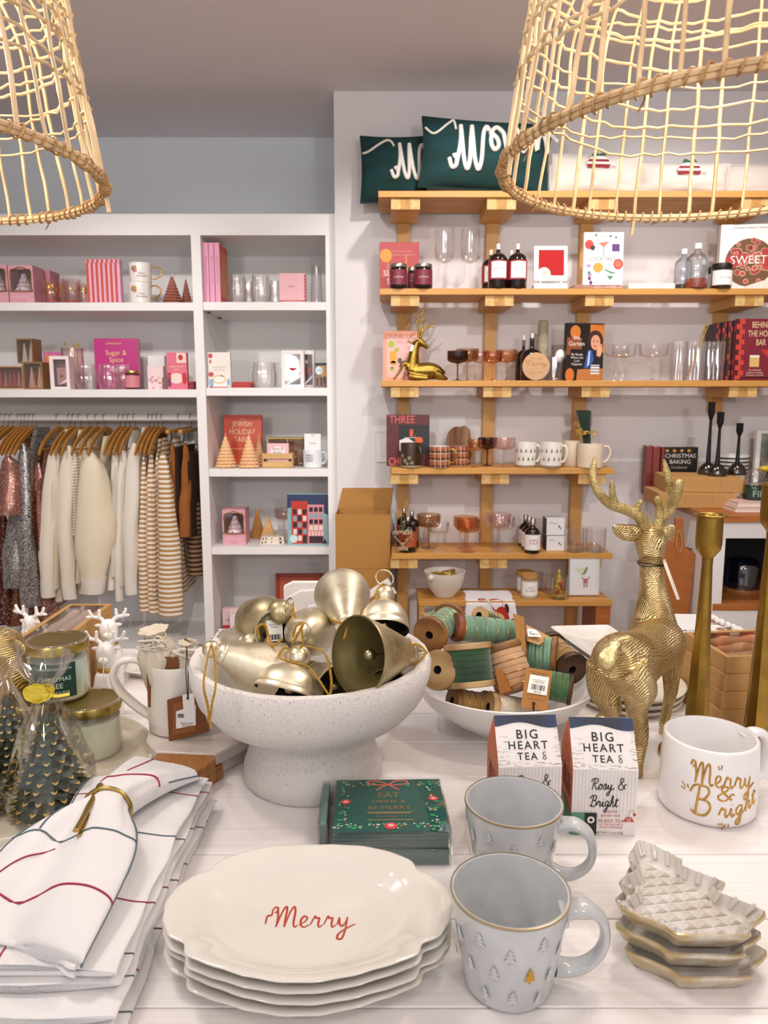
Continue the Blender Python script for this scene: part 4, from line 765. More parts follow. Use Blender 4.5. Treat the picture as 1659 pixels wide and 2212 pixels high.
for k in range(2):
    loc, w, h = pl(1358, 1458, 613, Y0, z+.0098*k); o = thing('book', ['white cocktails book lying flat, lower of two', 'white cocktails book lying flat on its twin'][k], 'book', loc, 0, 'flat white cocktails books')
    ob('cover', MB().box(-w/2, w/2, 0, .0015, 0, .0093).box(-w/2, w/2, .0015, .12, 0, .0012).box(-w/2, w/2, .0015, .12, .0081, .0093), m_paper, o); ob('pages', MB().box(-w/2+.002, w/2-.002, .0017, .118, .0013, .008), m_pages, o); text('COCKTAILS', o, M('#a9a39e'), (.13*w, -.0006, .0046), w=.3*w); text('the book of', o, M('#b9b3ae'), (-.15*w, -.0006, .0046), w=.22*w)
g_bot = glass_mat('bottle_glass', '#eef1f4', 1.2, .35)
b1 = bottle('clear glass bottle behind the orange based one', 1455, 1492, 538, Y0+.08, z, g_bot, m_white, None, None, 'clear bottles with white caps', .34, .3, fill=(M('#3c4a3a', .3), .16)); b2 = bottle('clear glass bottle with white cap and orange red drink at its base', 1479, 1526, 526, Y0+.02, z, g_bot, m_white, None, None, 'clear bottles with white caps', .34, .3, fill=(M('#b94a20', .3), .22))
_, w, h = pl(1479, 1526, 526, Y0+.02, z); text('WITHCO', b2, M('#8d979f'), (0, 0, 0), w=w*.7, bend=wrap(w/2, -1.4, h*.38), rot=(0, 0, 0)); ob('drop_print', band(w/2, w/2, .5*h, .6*h, -1.55, -1.15, e=.0008), M('#a9b4bb'), b2)
for a, b, pt, Y, lb in ((1535, 1578, 570, Y0+.01, 'candle jar with black lid and white label, by the fig cookbook'), (1521, 1552, 578, Y0+.08, 'black lidded jar half hidden behind the white labelled one')):
    jar(lb, a, b, pt, Y, z, M('#3a2310', .1, coat=.5), m_black, m_paper, 'black lidded jars', .22, words='pure honey', wcol='#9a948c', lz=(.12, .7), la=1.35, shoulder=False)
t, w, h = book('large white baking cookbook covered with sliced figs, reads SWEET', 1552, 1672, 484, Y0+.06, z, '#eee9e6', .035, rz=-.12)
r = random.Random(8); sl = []
for k in range(46):
    a, q = r.uniform(0, 2*pi), sqrt(r.random())*.34; sl.append((.52+q*cos(a)*1.05, .43+q*sin(a), r.uniform(.045, .075)))
art(t, 'tart', M('#6f4a2a'), [Ci(.52, .43, .42, .36, 30)], w, h); art(t, 'fig_rind', M('#c9a58a'), [Ci(x, y, s, s*.82, 12) for x, y, s in sl[::2]], w, h, -.0011); art(t, 'fig_flesh', M('#a83a34'), [Ci(x, y, s*.8, s*.66, 12) for x, y, s in sl[::2]], w, h, -.0015); art(t, 'fig_rind', M('#dcc0a6'), [Ci(x, y, s*.8, s*.66, 12) for x, y, s in sl[1::2]], w, h, -.0019); art(t, 'fig_flesh', M('#c0503f'), [Ci(x, y, s*.62, s*.5, 12) for x, y, s in sl[1::2]], w, h, -.0023)
art(t, 'red_blush', M('#b23428'), [Ci(.22, .45, .12, .1), Ci(.82, .5, .1, .14), Ci(.4, .5, .15, .06)], w, h, -.0027); T('SWEET', t, '#f6f0ea', w, h, .5, .47, .62, y=-.0036); T('an illustrated cookbook of desserts', t, '#5a5654', w, h, .5, .95, .6); art(t, 'cloth', M('#e6dcd4'), [[(.3, .0), (.95, .0), (.98, .28), (.8, .16), (.5, .08)]], w, h, -.003)
# ---- third board
z = Z3
t, w, h = book('pale pink drinks recipe book with a juice glass on its cover', 827, 910, 715, Y0+.1, z, '#e89f83', .015); art(t, 'pink_panel', M('#f0b9b2'), [Rc(.1, .08, .96, .9)], w, h)
T('DRINK UP', t, '#c8702c', w, h, .43, .9, .74, y=-.0014); T('AND GLOW', t, '#c78a86', w, h, .6, .78, .5, y=-.0014); art(t, 'yellow_glass', M('#e3a52e'), [Rc(.18, .36, .35, .6), Ci(.27, .36, .07, .05)], w, h, -.0014); art(t, 'lime_print', M('#a8b83a'), [Ci(.22, .74, .09, .065), Ci(.36, .63, .06, .04), Ci(.24, .24, .05, .04), Rc(.15, .26, .3, .28)], w, h, -.0014); art(t, 'berry_print', M('#8a2a32'), [Ci(.55, .36, .12, .05), Ci(.48, .3, .06, .03)], w, h, -.0014); art(t, 'dark_box', M('#3d5a32'), [Rc(.39, .37, .49, .46)], w, h, -.0016)
def fuse(name, mb, m, par, vox, smooth=3, loc=(0, 0, 0)):
    o = ob(name, mb, m, par, loc, smooth=0); k = o.modifiers.new('join', 'REMESH'); k.mode = 'VOXEL'; k.voxel_size = vox; k.use_smooth_shade = True
    if smooth: q = o.modifiers.new('soften', 'SMOOTH'); q.iterations = smooth; q.factor = .5
    return o
def limb(b, pts, rad, n=12, dens=5, sq=1):
    P = cat(pts, dens); R_ = [v.x for v in cat([(r, 0, 0) for r in rad], dens)]
    # oval sections along a spine
    return b.tube(P, [max(q, .0008) for q in R_], n)
m_deer = ramp_mat('chased_gold', 'wave', [(0, '#8f7036'), (.5, '#b08c42'), (1, '#c9a65a')], 55, .33, 1, axis=2, stretch=(1, 1, 1), dist=9, bump=.35)
m_deer2 = M('#a98a3e', .36, 1, bump=.3, bs=150, var=.35, vs=25)
def dp(px, py, Y=Y0+.04): p = at_y(px, py, Y); return p
o = at_y(905, 820, Y0+.05); o.z = z+.0004; t = thing('deer_figurine', 'small lying gold reindeer figurine on the pine shelf', 'figurine', o); b = MB()
def q(px, py, dy=0): return at_y(px, py, Y0+.05+dy)-o
limb(b, [q(880, 800), q(905, 802), q(935, 802), q(958, 812)], [.024, .032, .032, .018]); limb(b, [q(890, 800), q(893, 770), q(899, 745), q(905, 738)], [.03, .022, .014, .012]); limb(b, [q(903, 735), q(915, 744), q(925, 752)], [.015, .012, .006])
limb(b, [q(884, 812, -.02), q(900, 815, -.03), q(925, 817, -.035)], [.014, .01, .008]); limb(b, [q(884, 795, -.01), q(873, 785, -.02), q(862, 805, -.02), q(850, 820, -.02)], [.014, .007, .005, .004]); limb(b, [q(940, 808, -.02), q(955, 815, -.02), q(966, 819, -.01)], [.02, .012, .006]); limb(b, [q(895, 740), q(885, 738), q(880, 734)], [.003, .005, .001])
fuse('body', b, m_deer2, t, .0026)
for dy, pts in ((-.0, [[(904, 731), (903, 705), (898, 690), (893, 668), (900, 645)], [(901, 700), (915, 688), (924, 678)], [(898, 688), (912, 676), (918, 660), (924, 650)]]), (.03, [[(908, 731), (915, 712), (928, 706), (940, 708)], [(918, 710), (932, 700), (942, 692)], [(912, 715), (913, 700), (920, 690)]])):
    a = MB()
    for st in pts: a.tube(cat([q(x, y, dy*.6) for x, y in st], 5), lambda f: .0048*(1-.75*f), 7)
    ob('antler', a, m_deer2, t, smooth=60)
ob('price_tag', MB().box(-.006, .006, -.0008, .0, -.012, .012), m_paper, t, q(890, 752, -.02), (0, .3, 0))
GC = 'footed coupe glasses, third board'
for a, b, pt, Y, mm, lb in ((966, 1010, 757, Y0+.03, g_plum, 'plum coloured coupe beside the lying reindeer'), (985, 1033, 752, Y0+.09, g_smoke, 'pale amber coupe behind the plum one'), (1018, 1056, 756, Y0+.06, g_rose, 'pale rose coupe in the middle of the coupe cluster'), (1042, 1084, 757, Y0+.02, g_amber, 'amber fluted coupe in front of the post'), (1070, 1116, 754, Y0+.05, g_amber, 'amber fluted coupe next to the tagged bottle')):
    glass(lb, a, b, pt, Y, z, COUPE, mm, GC, 'coupe_glass', parts=(3, 5), rib=14)
t = bottle('dark bottle with clear neck wearing a round wooden tag', 1124, 1170, 720, Y0+.04, z, m_syr, M('#cfcac4', .3), None, None, 'dark stoppered bottles', .16, .2, sh=.52); _, w, h = pl(1124, 1170, 720, Y0+.04, z)
g = ob('wooden_tag', MB().disc((0, 0, 0), .052, .003, 40), M('#d2a67c', .6, var=.12, vs=20), t, (.008, -w/2-.006, .053)); st, L = script('Merry'); stroke(g, 'tag_script', M('#b98a3c', .5), [[((a-L/2)*.026, .004+b_*.02) for a, b_ in s_] for s_ in st], lambda x, y: (x, -.0034, y), .0008); text('HAND MADE', g, M('#b98a3c'), (0, -.0034, .03), w=.045); text('sweet orange', g, M('#b98a3c'), (0, -.0034, -.024), w=.05)
ob('string', MB().tube(cat([(-.011, 0, .62*h), (-.008, -w*.3, .54*h), (.006, -w/2-.006, .098), (.014, -w*.3, .54*h), (.011, 0, .62*h)], 5), .0008, 5), m_paper, t)
bottle('dark bottle with white stopper behind the tagged bottle', 1112, 1146, 724, Y0+.12, z, m_syr, M('#d8d4ce', .3), None, None, 'dark stoppered bottles', .2, .2, sh=.52)
loc, w, h = pl(1158, 1181, 692, Y0+.13, z); t = thing('floral_candle', 'tall rough cream coloured pillar behind the tagged bottle', 'candle', loc); ob('wax_pillar', MB().lathe([(0, 0), (w*.55, 0), (w*.5, h*.3), (w*.46, h*.97), (w*.3, h), (0, h*.98)], 16, fn=lambda r, zz, a: r*(1+.06*sin(3*a+zz*40))), M('#b8a98c', .7, bump=.6, bs=60, var=.4, vs=30), t)
glass('faceted clear tumbler holding a white scoop', 1178, 1216, 772, Y0+.06, z, TUMB, g_thick, rib=12); loc, w, h = pl(1190, 1212, 755, Y0+.06, z+.012); t = thing('scoop', 'white ceramic scoop standing in the faceted tumbler', 'scoop', loc, rot=(0, .15, 0)); ob('handle', MB().tube([(0, 0, 0), (0, 0, h*.55)], .003, 8), m_black, t); ob('scoop_bowl', MB().ball((0, 0, h*.78), h*.2, 14, sq=(.9, .5, 1.2)), m_ceramic, t)
t, w, h = book('glossy memoir with a woman in a blue scarf on its cover', 1219, 1304, 698, Y0+.05, z, '#241d1c', .028, rz=.2, rough=.2)
art(t, 'amber_light', M('#c9722a'), [Ci(.22, .84, .14, .12), Rc(.62, .5, 1, .98), Ci(.1, .1, .12, .12)], w, h); art(t, 'warm_wall', M('#8a4a24'), [Rc(.0, .45, .1, .75), Rc(.1, .55, .4, .74)], w, h); art(t, 'brown_hair', M('#3a1c12'), [Ci(.76, .68, .22, .2, 24), Rc(.56, .52, .72, .7)], w, h, -.001); art(t, 'face', M('#d99b78'), [Ci(.77, .67, .13, .13, 24), [(.8, .44), (.93, .46), (.95, .66), (.86, .6)]], w, h, -.0014); art(t, 'dark_jacket', M('#15161c'), [[(.42, .22), (.98, .22), (.98, .45), (.8, .52), (.56, .52)]], w, h, -.0012); art(t, 'scarf', M('#2d56a8'), [[(.56, .52), (.68, .54), (.74, .36), (.6, .22), (.48, .22)]], w, h, -.0016); art(t, 'scarf_stripe', M('#d8dce6'), [[(.6, .52), (.63, .52), (.62, .3), (.56, .24)]], w, h, -.002); art(t, 'hand', M('#dba583'), [Ci(.88, .52, .07, .1)], w, h, -.0018)
art(t, 'wooden_table', M('#b8733a'), [[(.28, 0), (1, 0), (1, .22), (.3, .2)]], w, h, -.0018); art(t, 'cup', M('#e9e4e0'), [Rc(.66, .12, .9, .28)], w, h, -.0022); art(t, 'cup_stripe', M('#27232c'), [Rc(.66, .15+.05*k, .9, .165+.05*k) for k in range(3)], w, h, -.0026); art(t, 'mouth', M('#a8443c'), [Ci(.76, .605, .035, .012)], w, h, -.0018); art(t, 'eyes', M('#2a1712'), [Ci(.72, .69, .02, .01), Ci(.82, .69, .02, .01)], w, h, -.0018)
T('Ina\nGarten', t, '#efe6da', w, h, .26, .7, .42); T('Be Ready\nWhen the\nLuck\nHappens', t, '#e6ddd2', w, h, .28, .37, .34, .22)
for a, b, Y, lb in ((1303, 1356, Y0+.06, 'clear ribbed coupe partly behind the glossy memoir'), (1318, 1372, Y0+.02, 'clear ribbed coupe nearest the glossy memoir'), (1376, 1442, Y0+.03, 'clear ribbed coupe nearest the straight tumblers')):
    glass(lb, a, b, 742, Y, z, COUPE2, g_clear, 'clear ribbed coupes', 'coupe_glass', parts=(3, 5), rib=22)
for a, b, Y, lb in ((1446, 1480, Y0+.09, 'tall clear ribbed tumbler at the back near the coupes'), (1476, 1518, Y0+.03, 'tall clear ribbed tumbler holding two gold straws'), (1516, 1560, Y0+.05, 'tall clear ribbed tumbler next to the row of maroon books')):
    glass(lb, a, b, 738, Y, z, TUMB, g_thick, 'tall ribbed tumblers', rib=20)
for k in range(2):
    p, e = at_y(1483+3*k, 812, Y0+.03), at_y(1524+9*k, 700-5*k, Y0+.06); tag(ob('straw', MB().tube([(0, 0, 0), tuple(e-p)], .0022, 8), m_gold, None, p), ['gold drinking straw, left one of the crossed pair', 'gold drinking straw, right one of the leaning pair'][k], 'straw', 'gold straws')
for k in range(4):
    loc, w, h = pl(1540+13*k, 1551+13*k, 697-2*k, Y0+.1-.02*k, z); t = thing('book', ['maroon patterned spine first in the row by the tumblers', 'maroon patterned spine second in the row', 'maroon patterned spine third in the row', 'maroon patterned spine right behind the face out copy'][k], 'book', loc, -.1, 'row of maroon bar books')
    ob('cover', MB().box(-w/2, w/2, 0, .0025, 0, h).box(-w/2, -w/2+.0015, .0025, .13, 0, h).box(w/2-.0015, w/2, .0025, .13, 0, h), M('#3a1418'), t); ob('pages', MB().box(-w/2+.0018, w/2-.0018, .003, .127, .003, h-.003), m_pages, t)
    art(t, 'red_check', M('#a8322c'), [Rc(.05+.45*((i+k) % 2), i/11, .5+.45*((i+k) % 2), (i+.9)/11) for i in (0, 1, 3, 4, 8, 9, 10)], w, h); text('BEHIND THE HOME BAR', t, m_gold, (0, -.0008, h*.55), w=h*.36, rot=(pi/2, pi/2, 0))
t, w, h = book('maroon book Behind the Home Bar facing out on a black easel', 1586, 1672, 688, Y0+.02, z, '#7a1f2e', .02, lean=.05)
art(t, 'red_check', M('#c8402f'), [Rc(.0+.08*(i % 2), i/12, .14+.07*(i % 2), (i+.95)/12) for i in range(12)], w, h); art(t, 'dark_check', M('#3f1018'), [Rc(.0, i/12, .07, (i+.95)/12) for i in range(1, 12, 2)], w, h, -.0011); T('BEHIND\nTHE HOME\nBAR', t, '#e9cfa0', w, h, .62, .76, .66, .38); art(t, 'red_glass', M('#c22c28'), [[(.62, .5), (1, .5), (1, .26)]], w, h); art(t, 'drink', M('#d9b36a'), [Rc(.36, .22, .6, .41)], w, h); art(t, 'drink_foam', M('#efe2c8'), [Rc(.36, .37, .6, .41)], w, h, -.0011); T('the essential\nguide to making\ncocktails at home', t, '#e6c9b0', w, h, .5, .13, .44)
ob('easel', MB().tube(cat([(-w*.42, .02, -.0), (-w*.42, -.02, .002), (-w*.3, -.024, .008), (w*.3, -.024, .008), (w*.42, -.02, .002), (w*.42, .02, 0)], 4), .0022, 6), m_black, t)
# ---- fourth board
z = Z4
t, w, h = book('burgundy Three Cheers cocktail book at the left end of its board', 835, 927, 896, Y0+.09, z, '#5e1a20', .02)
T('THREE', t, '#d9605c', w, h, .36, .91, .6, .15, bold=.02); T('CHEERS', t, '#d9605c', w, h, .36, .09, .62, .15, bold=.02); art(t, 'photo', M('#23222a'), [Rc(.28, .24, 1, .8)], w, h); art(t, 'white_drinks', M('#e6e0dc'), [[(.3, .3), (.62, .3), (.66, .46), (.48, .56), (.3, .5)], Rc(.42, .55, .72, .56)], w, h, -.0012); art(t, 'orange_drinks', M('#d8602c'), [Rc(.54, .58, .62, .72), Ci(.76, .5, .09, .07), Rc(.66, .34, .68, .6)], w, h, -.0014)
t, R_, h = mug('dark brown mug with pale snowflakes in front of the burgundy book', 865, 910, 957, Y0+.02, z, M('#3d2c1c', .35), .97, -.9, out=.5, rad=.005); fl = MB()
for a, zz, s in ((-2.2, .3, .011), (-1.75, .42, .009), (-2.5, .5, .007), (-1.5, .22, .008), (-1.95, .18, .006)):
    for k in range(3): fl.tube([wrap(R_*.985, a)(s*cos(k*pi/3+.3)*sgn, zz*h+s*sin(k*pi/3+.3)*sgn) for sgn in (-1, 1)], .0008, 4)
ob('snowflake', fl, M('#cdbd9c', .6), t); ob('stone_foot', MB().lathe([(R_*.885, .0001), (R_*.99, .04*h), (R_*.99, .1*h), (R_*.95, .1*h), (R_*.88, .02*h)], 30, cap=False), M('#b09a78', .6), t)
def plaid():
    m, t, b = new_mat('plaid'); N = t.nodes; L = t.links.new; tc = N.new('ShaderNodeTexCoord'); sp = N.new('ShaderNodeSeparateXYZ'); L(tc.outputs['UV'], sp.inputs[0]); prev = None
    for k, (ax, per, wd, c) in enumerate((('X', 6, .45, '#7a3020'), ('Y', 3, .45, '#3a2015'), ('X', 6, .1, '#e8d8c4'), ('Y', 3, .12, '#d8c4ac'))):
        mu = N.new('ShaderNodeMath'); mu.operation = 'MULTIPLY'; mu.inputs[1].default_value = per; L(sp.outputs[ax], mu.inputs[0]); fr = N.new('ShaderNodeMath'); fr.operation = 'FRACT'; L(mu.outputs[0], fr.inputs[0]); lt = N.new('ShaderNodeMath'); lt.operation = 'LESS_THAN'; lt.inputs[1].default_value = wd; L(fr.outputs[0], lt.inputs[0])
        sc = N.new('ShaderNodeMath'); sc.operation = 'MULTIPLY'; sc.inputs[1].default_value = .75; L(lt.outputs[0], sc.inputs[0]); mx = N.new('ShaderNodeMix'); mx.data_type = 'RGBA'; L(sc.outputs[0], mx.inputs[0]); mx.inputs[7].default_value = lin(c)
        if prev: L(prev, mx.inputs[6])
        else: mx.inputs[6].default_value = lin('#b06a48')
        prev = mx.outputs[2]
    L(prev, b.inputs['Base Color']); b.inputs['Roughness'].default_value = .2; return m
m_plaid = plaid()
def uvcyl(o, h):
    me = o.data; uv = me.uv_layers.new(name='UVMap')
    for l in me.loops:
        c = me.vertices[l.vertex_index].co; uv.data[l.index].uv = ((atan2(c.y, c.x)+pi)/(2*pi)*2, c.z/h)
for a, b, Y, lb, hm in ((926, 973, Y0+.02, 'plaid mug with gold handle in front', m_gold), (976, 1011, Y0+.1, 'plaid mug behind, next to the amber coupes', m_gold)):
    t, R_, h = mug(lb, a, b, 964, Y, z, m_plaid, .97, -.25, hm, 'plaid mugs', out=.55, rad=.004); c = [x for x in t.children if x.name.startswith('cup')][0]; uvcyl(c, h); ob('white_inside', MB().lathe([(R_*.9, h*.3), (R_*.93, h*1.001), (R_*.99, h*1.006)], 30, cap=False), m_ceramic, t)
loc, w, h = pl(963, 1015, 919, Y0+.17, z); t = thing('pot_holder', 'brown plaid mitten shaped pot holder behind the plaid mugs', 'pot holder', loc); p = [(-.5, 0), (.5, 0), (.5, .75), (.42, .93), (.25, 1), (.1, .96), (-.1, .97), (-.3, .9), (-.47, .7)]
ob('quilted_cloth', MB().add(*prism_y([(v.x*w, v.y*h) for v in cat([(a, b, 0) for a, b in p], 4, True)], -.006, .006)), M('#6f3f28', .9, var=.5, vs=8, col2='#a8886a', stretch=(6, 1, .3)), t, bev=.003)
for a, b, pt, Y, mm, lb in ((1010, 1041, 948, Y0+.04, g_amber, 'amber coupe next to the plaid mugs, fourth board'), (1032, 1072, 944, Y0+.1, g_plum, 'dark stemmed coupe in front of the middle post, fourth board'), (1065, 1111, 944, Y0+.03, g_rose, 'rose coupe next to the white tree mugs, fourth board')):
    glass(lb, a, b, pt, Y, z, COUPE, mm, 'footed coupe glasses, fourth board', 'coupe_glass', parts=(3, 5), rib=14)
for a, b, Y, lb, ang in ((1113, 1157, Y0+.04, 'white mug with little green trees next to the rose coupe', -.1), (1166, 1213, Y0+.02, 'white mug with little green trees next to the cream mugs', -.35)):
    t, R_, h = mug(lb, a, b, 955, Y, z, M('#ece7df', .3), .97, ang, out=.45, rad=.005, group='white tree print mugs'); tr = MB()
    for k in range(11):
        aa, zz = -2.7+.24*k, (.3 if k % 2 else .62)*h; tr.add(*(lambda f: ([f(-.004, zz), f(.004, zz), f(0, zz+.016)], [(0, 1, 2)]))(wrap(R_*.99, aa, e=.0012)))
    ob('tree_print', tr, M('#5a6a4a', .6), t, smooth=0); ob('stone_foot', MB().lathe([(R_*.885, .0001), (R_*.99, .04*h), (R_*.99, .1*h), (R_*.95, .1*h), (R_*.88, .02*h)], 30, cap=False), M('#8a8068', .6), t)
m_rib = ramp_mat('ribbed_cream', 'wave', [(0, '#ead9c2'), (1, '#e2cfb6')], 60, .5, axis=0, bump=.3)
mug('cream ribbed mug half hidden behind its twin', 1213, 1252, 952, Y0+.08, z, m_rib, .98, .6, group='cream ribbed mugs', rad=.005); mug('cream ribbed mug holding the dark green napkin', 1246, 1302, 957, Y0+.02, z, m_rib, .97, -.15, group='cream ribbed mugs', out=.5, rad=.0055)
p = at_y(1270, 957, Y0+.05); pt = at_y(1261, 886, Y0+.05); t = thing('rolled_napkin', 'dark green velvet napkin standing rolled in the cream mug', 'napkin', p-V((0, 0, .035))); hh = pt.z-p.z+.035; dx = pt.x-p.x
ob('cloth_roll', MB().lathe([(.012, 0), (.016, hh*.3), (.018, hh*.5), (.03, hh*.97), (.026, hh), (.014, hh*.95)], 24, fn=lambda r, zz, a: r*(1+.1*sin(3*a+zz*30)), M=Matrix.Shear('XY', 4, (dx/hh, 0))), M('#122a1a', .9, sheen=.4), t, smooth=70)
p = at_y(1267, 934, Y0+.03); t = thing('napkin_ring', 'gold script napkin ring around the dark green napkin', 'napkin ring', p); st, L = script('Merry'); stroke(t, 'script', m_gold, [[((a-L/2)*.027, (b-.3)*.024) for a, b in s_] for s_ in st], lambda x, y: (x, -.006+abs(x)*.1, y+x*.12), .0018); ob('band', MB().tube([(.021*cos(a), .02+.021*sin(a), .003) for a in [2*pi*k/24 for k in range(24)]], .0016, 6, closed=True), m_silver, t)
# ---- fifth board
z = Z5
G5 = 'dark cocktail bottles at the end of the fifth board'
t = bottle('dark bottle with rust label at the very end, wearing a bead ornament', 862, 900, 1116, Y0+.03, z, m_dkj, m_silver, M('#a5502c'), M('#a5502c', .6), G5, .28, .26, 'VERMOUTH', '#e6cdb4', la=1.2, lz=(.16, .6)); bottle('dark bottle behind, nearest the board corner', 857, 888, 1098, Y0+.12, z, m_dkj, m_silver, M('#a5502c'), None, G5, .28, .26); bottle('dark bottle behind, next to the smoky coupe', 874, 905, 1104, Y0+.1, z, m_dkj, m_silver, M('#a5502c'), None, G5, .28, .26)
p = at_y(870, 1165, Y0-.012); t = thing('bead_ornament', 'beaded martini glass ornament hung on the dark bottle', 'ornament', p); bd = MB(); s = 1/ppm(p); r = random.Random(2)
for k in range(70):
    u = r.uniform(-1, 1); bd.ball((u*21*s, 0, (15+r.uniform(-4, 4))*s), .0032, 6)
    f = r.random(); bd.ball(((1-2*(k % 2))*(19*(1-f)+2)*s, 0, (10-22*f)*s), .003, 6)
    bd.ball((r.uniform(-11, 11)*s, 0, (-21+r.uniform(-3, 3))*s), .003, 6)
    if k < 20: bd.ball((r.uniform(-3, 3)*s, 0, (-8-10*r.random())*s), .003, 6)
ob('pearl_bead', bd, M('#d9c0a0', .2, .3), t); bd = MB()
for k in range(40): f = r.random(); bd.ball((r.uniform(-12, 12)*(1-f)*s, -.001, (10-14*f)*s), .003, 6)
ob('amber_bead', bd, M('#8f4a1c', .2, .4), t); ob('hanging_loop', MB().tube(cat([(0, 0, 18*s), (-.006, .014, 34*s), (0, .03, 52*s), (.008, .014, 34*s), (0, 0, 18*s)], 5), .0009, 5), M('#6f7a3a'), t)
for a, b, pt, Y, mm, lb, cp in ((900, 951, 1111, Y0+.1, g_smoke, 'smoky brown coupe behind the dark bottles', COUPE2), (926, 969, 1128, Y0+.02, g_clear, 'small clear coupe in front of the smoky one', COUPE2), (979, 1030, 1114, Y0+.1, g_amber, 'amber coupe behind its twin on the fifth board', COUPE), (985, 1035, 1119, Y0+.02, g_amber, 'amber coupe in front of its twin on the fifth board', COUPE), (1048, 1102, 1109, Y0+.1, g_rose, 'clear wide coupe behind, left of the middle post', COUPE2), (1052, 1111, 1114, Y0+.03, g_clear, 'clear wide coupe in front, next to the small dark bottles', COUPE2)):
    glass(lb, a, b, pt, Y, z, cp, mm, 'footed coupe glasses, fifth board', 'coupe_glass', parts=(3, 5), rib=14)
for k in range(3): bottle(['small dark bottle with white label, rearmost of three', 'small dark bottle with white label, middle of three', 'small dark bottle with white label, front of three'][k], 1120+6*k, 1148+9*k, 1112+4*k, Y0+.15-.07*k, z, m_dkj, m_silver, m_paper, m_paper, 'small dark bottles', .36, .34, 'SIMPLE\nSYRUP' if k == 2 else None, '#b05a50', la=1.2, lz=(.1, .55), sh=.58)
zz = z
for k in range(2):
    t, w, h = carton(['white candle box with black side, lower of two', 'white candle box with black side, upper of two'][k], 1180, 1219, [1158, 1120][k], Y0+.04, zz, '#e4e2e6', .07, name='candle_box', group='stacked candle boxes'); ob('black_side', MB().box(-w/2-.0008, -w/2-.0002, 0, .07, 0, h), m_black, t); art(t, 'sprig', M('#5a6a4a'), [Ci(.7, .52, .04, .09), Ci(.78, .42, .03, .07)], w, h); stroke(t, 'script', M('#6a6a70'), [[(-.35*w+.0, .7*h), (-.2*w, .8*h), (-.1*w, .68*h), (.05*w, .76*h)]], lambda x, y: (x, -.001, y), .0005); zz = at_y(1200, 1156.5, Y0+.04).z
for a, b, lb in ((1219, 1261, 'heavy based clear rocks glass beside the candle boxes'), (1263, 1308, 'heavy based clear rocks glass at the end of the fifth board')):
    t = glass(lb, a, b, 1140, Y0+.03, z, TUMB, g_thick, 'rocks glasses'); _, w, h = pl(a, b, 1140, Y0+.03, z); ob('thick_base', MB().lathe([(0, .003), (w*.44, .003), (w*.46, h*.14), (w*.3, h*.2), (0, h*.17)], 24), g_bot, t)
# ================================================================ low bench and floor boxes below the pine shelves
zb = at_y(1100, 1298, 2.78).z; X0, X1 = at_y(904, 1298, 2.78).x, at_y(1322, 1298, 2.78).x
t = thing('bench', 'low pine bench holding a bowl, towel and candles under the shelves', 'bench', (0, 0, 0))
ob('top', MB().box(X0, X1, 2.775, 2.98, zb-.02, zb), m_pine, t, bev=.0015)
for x in (X0+.003, X1-.06): ob('leg_panel', MB().box(x, x+(.018 if x < 0 or x < X0+.01 else .057), 2.78, 2.975, 0, zb-.0205), m_orange if x > .4 else m_pine, t, bev=.001)
zb += .0005
loc, w, h = pl(916, 1004, 1233, 2.86, zb); t = thing('bowl', 'small white spouted bowl with gold garland, on the bench', 'bowl', loc); R_ = w/2
ob('bowl_wall', MB().lathe(cup_prof([(R_*.5, 0), (R_*.52, .04*h), (R_*.8, .35*h), (R_*.96, .75*h), (R_, h)], .004), 40), M('#ddd6cb', .4, bump=.2, bs=40), t, smooth=60)
ob('spout', MB().ball((-R_*.72, -R_*.75, h*.86), .012, 12), M('#ddd6cb', .4), t)
o = thing('garland', 'gold star garland heaped in the white spouted bowl', 'garland', loc+V((0, 0, h*.75))); g = MB(); r = random.Random(3)
g.tube(cat([(r.uniform(-.6, .6)*R_, r.uniform(-.6, .6)*R_, r.uniform(-.004, .02)) for _ in range(22)], 5), .0045, 6); ob('tinsel', g, M('#c9b060', .3, .9, bump=.6, bs=300), o)
def drape():
    def fn(u, v):
        L = .17+.16; s = v*L; x = at_y(1003, 1260, 2.86).x+u*(at_y(1104, 1260, 2.86).x-at_y(1003, 1260, 2.86).x)
        if s < .155: return (x+.006*sin(v*9), 2.94-s, zb+.0015+.0008*sin(u*9))
        k = s-.155; return (x+(u-.42)*k*.28, 2.785-min(k, .012)-.004*sin(u*8)*min(1, k*12), zb+.0015-max(0, k-.006))
    return fn
t = thing('tea_towel', 'white tea towel with a red print draped over the bench', 'towel', (0, 0, 0)); tw = ob('cloth', MB().grid(drape(), 24, 30), M('#efedf0', .9), t, smooth=80); q = tw.modifiers.new('thick', 'SOLIDIFY'); q.thickness = .0012; q.offset = 1
fd = drape(); Pz = lambda u, v: V(fd(u, v))+V((0, -.0022, .0012))
def blot(name, m, pts): ob(name, MB().add([tuple(Pz(p.x, p.y)) for p in cat([(a, b, 0) for a, b in pts], 4, True)], [tuple(range(len(pts)*4))]), m, t, smooth=0)
m_rp = M('#b8321f', .9)
for pts in ([(.5, .45), (.66, .42), (.75, .5), (.7, .62), (.55, .6)], [(.62, .6), (.75, .56), (.84, .66), (.84, .78), (.74, .74)], [(.28, .42), (.4, .4), (.42, .46), (.3, .5)], [(.66, .66), (.72, .68), (.66, .78), (.6, .74)]): blot('red_print', m_rp, pts)
blot('dark_print', M('#3a241f', .9), [(.78, .84), (.86, .86), (.88, .94), (.82, .92)]); blot('dark_print', M('#3a241f', .9), [(.8, .52), (.86, .56), (.84, .64), (.78, .58)]); blot('cream_print', M('#e7cdbd', .9), [(.42, .42), (.5, .43), (.52, .5), (.44, .5)])
m_cork = M('#bf8c52', .8, var=.3, vs=200); g_jar = M('#dfe3dc', .2, trans=.3)
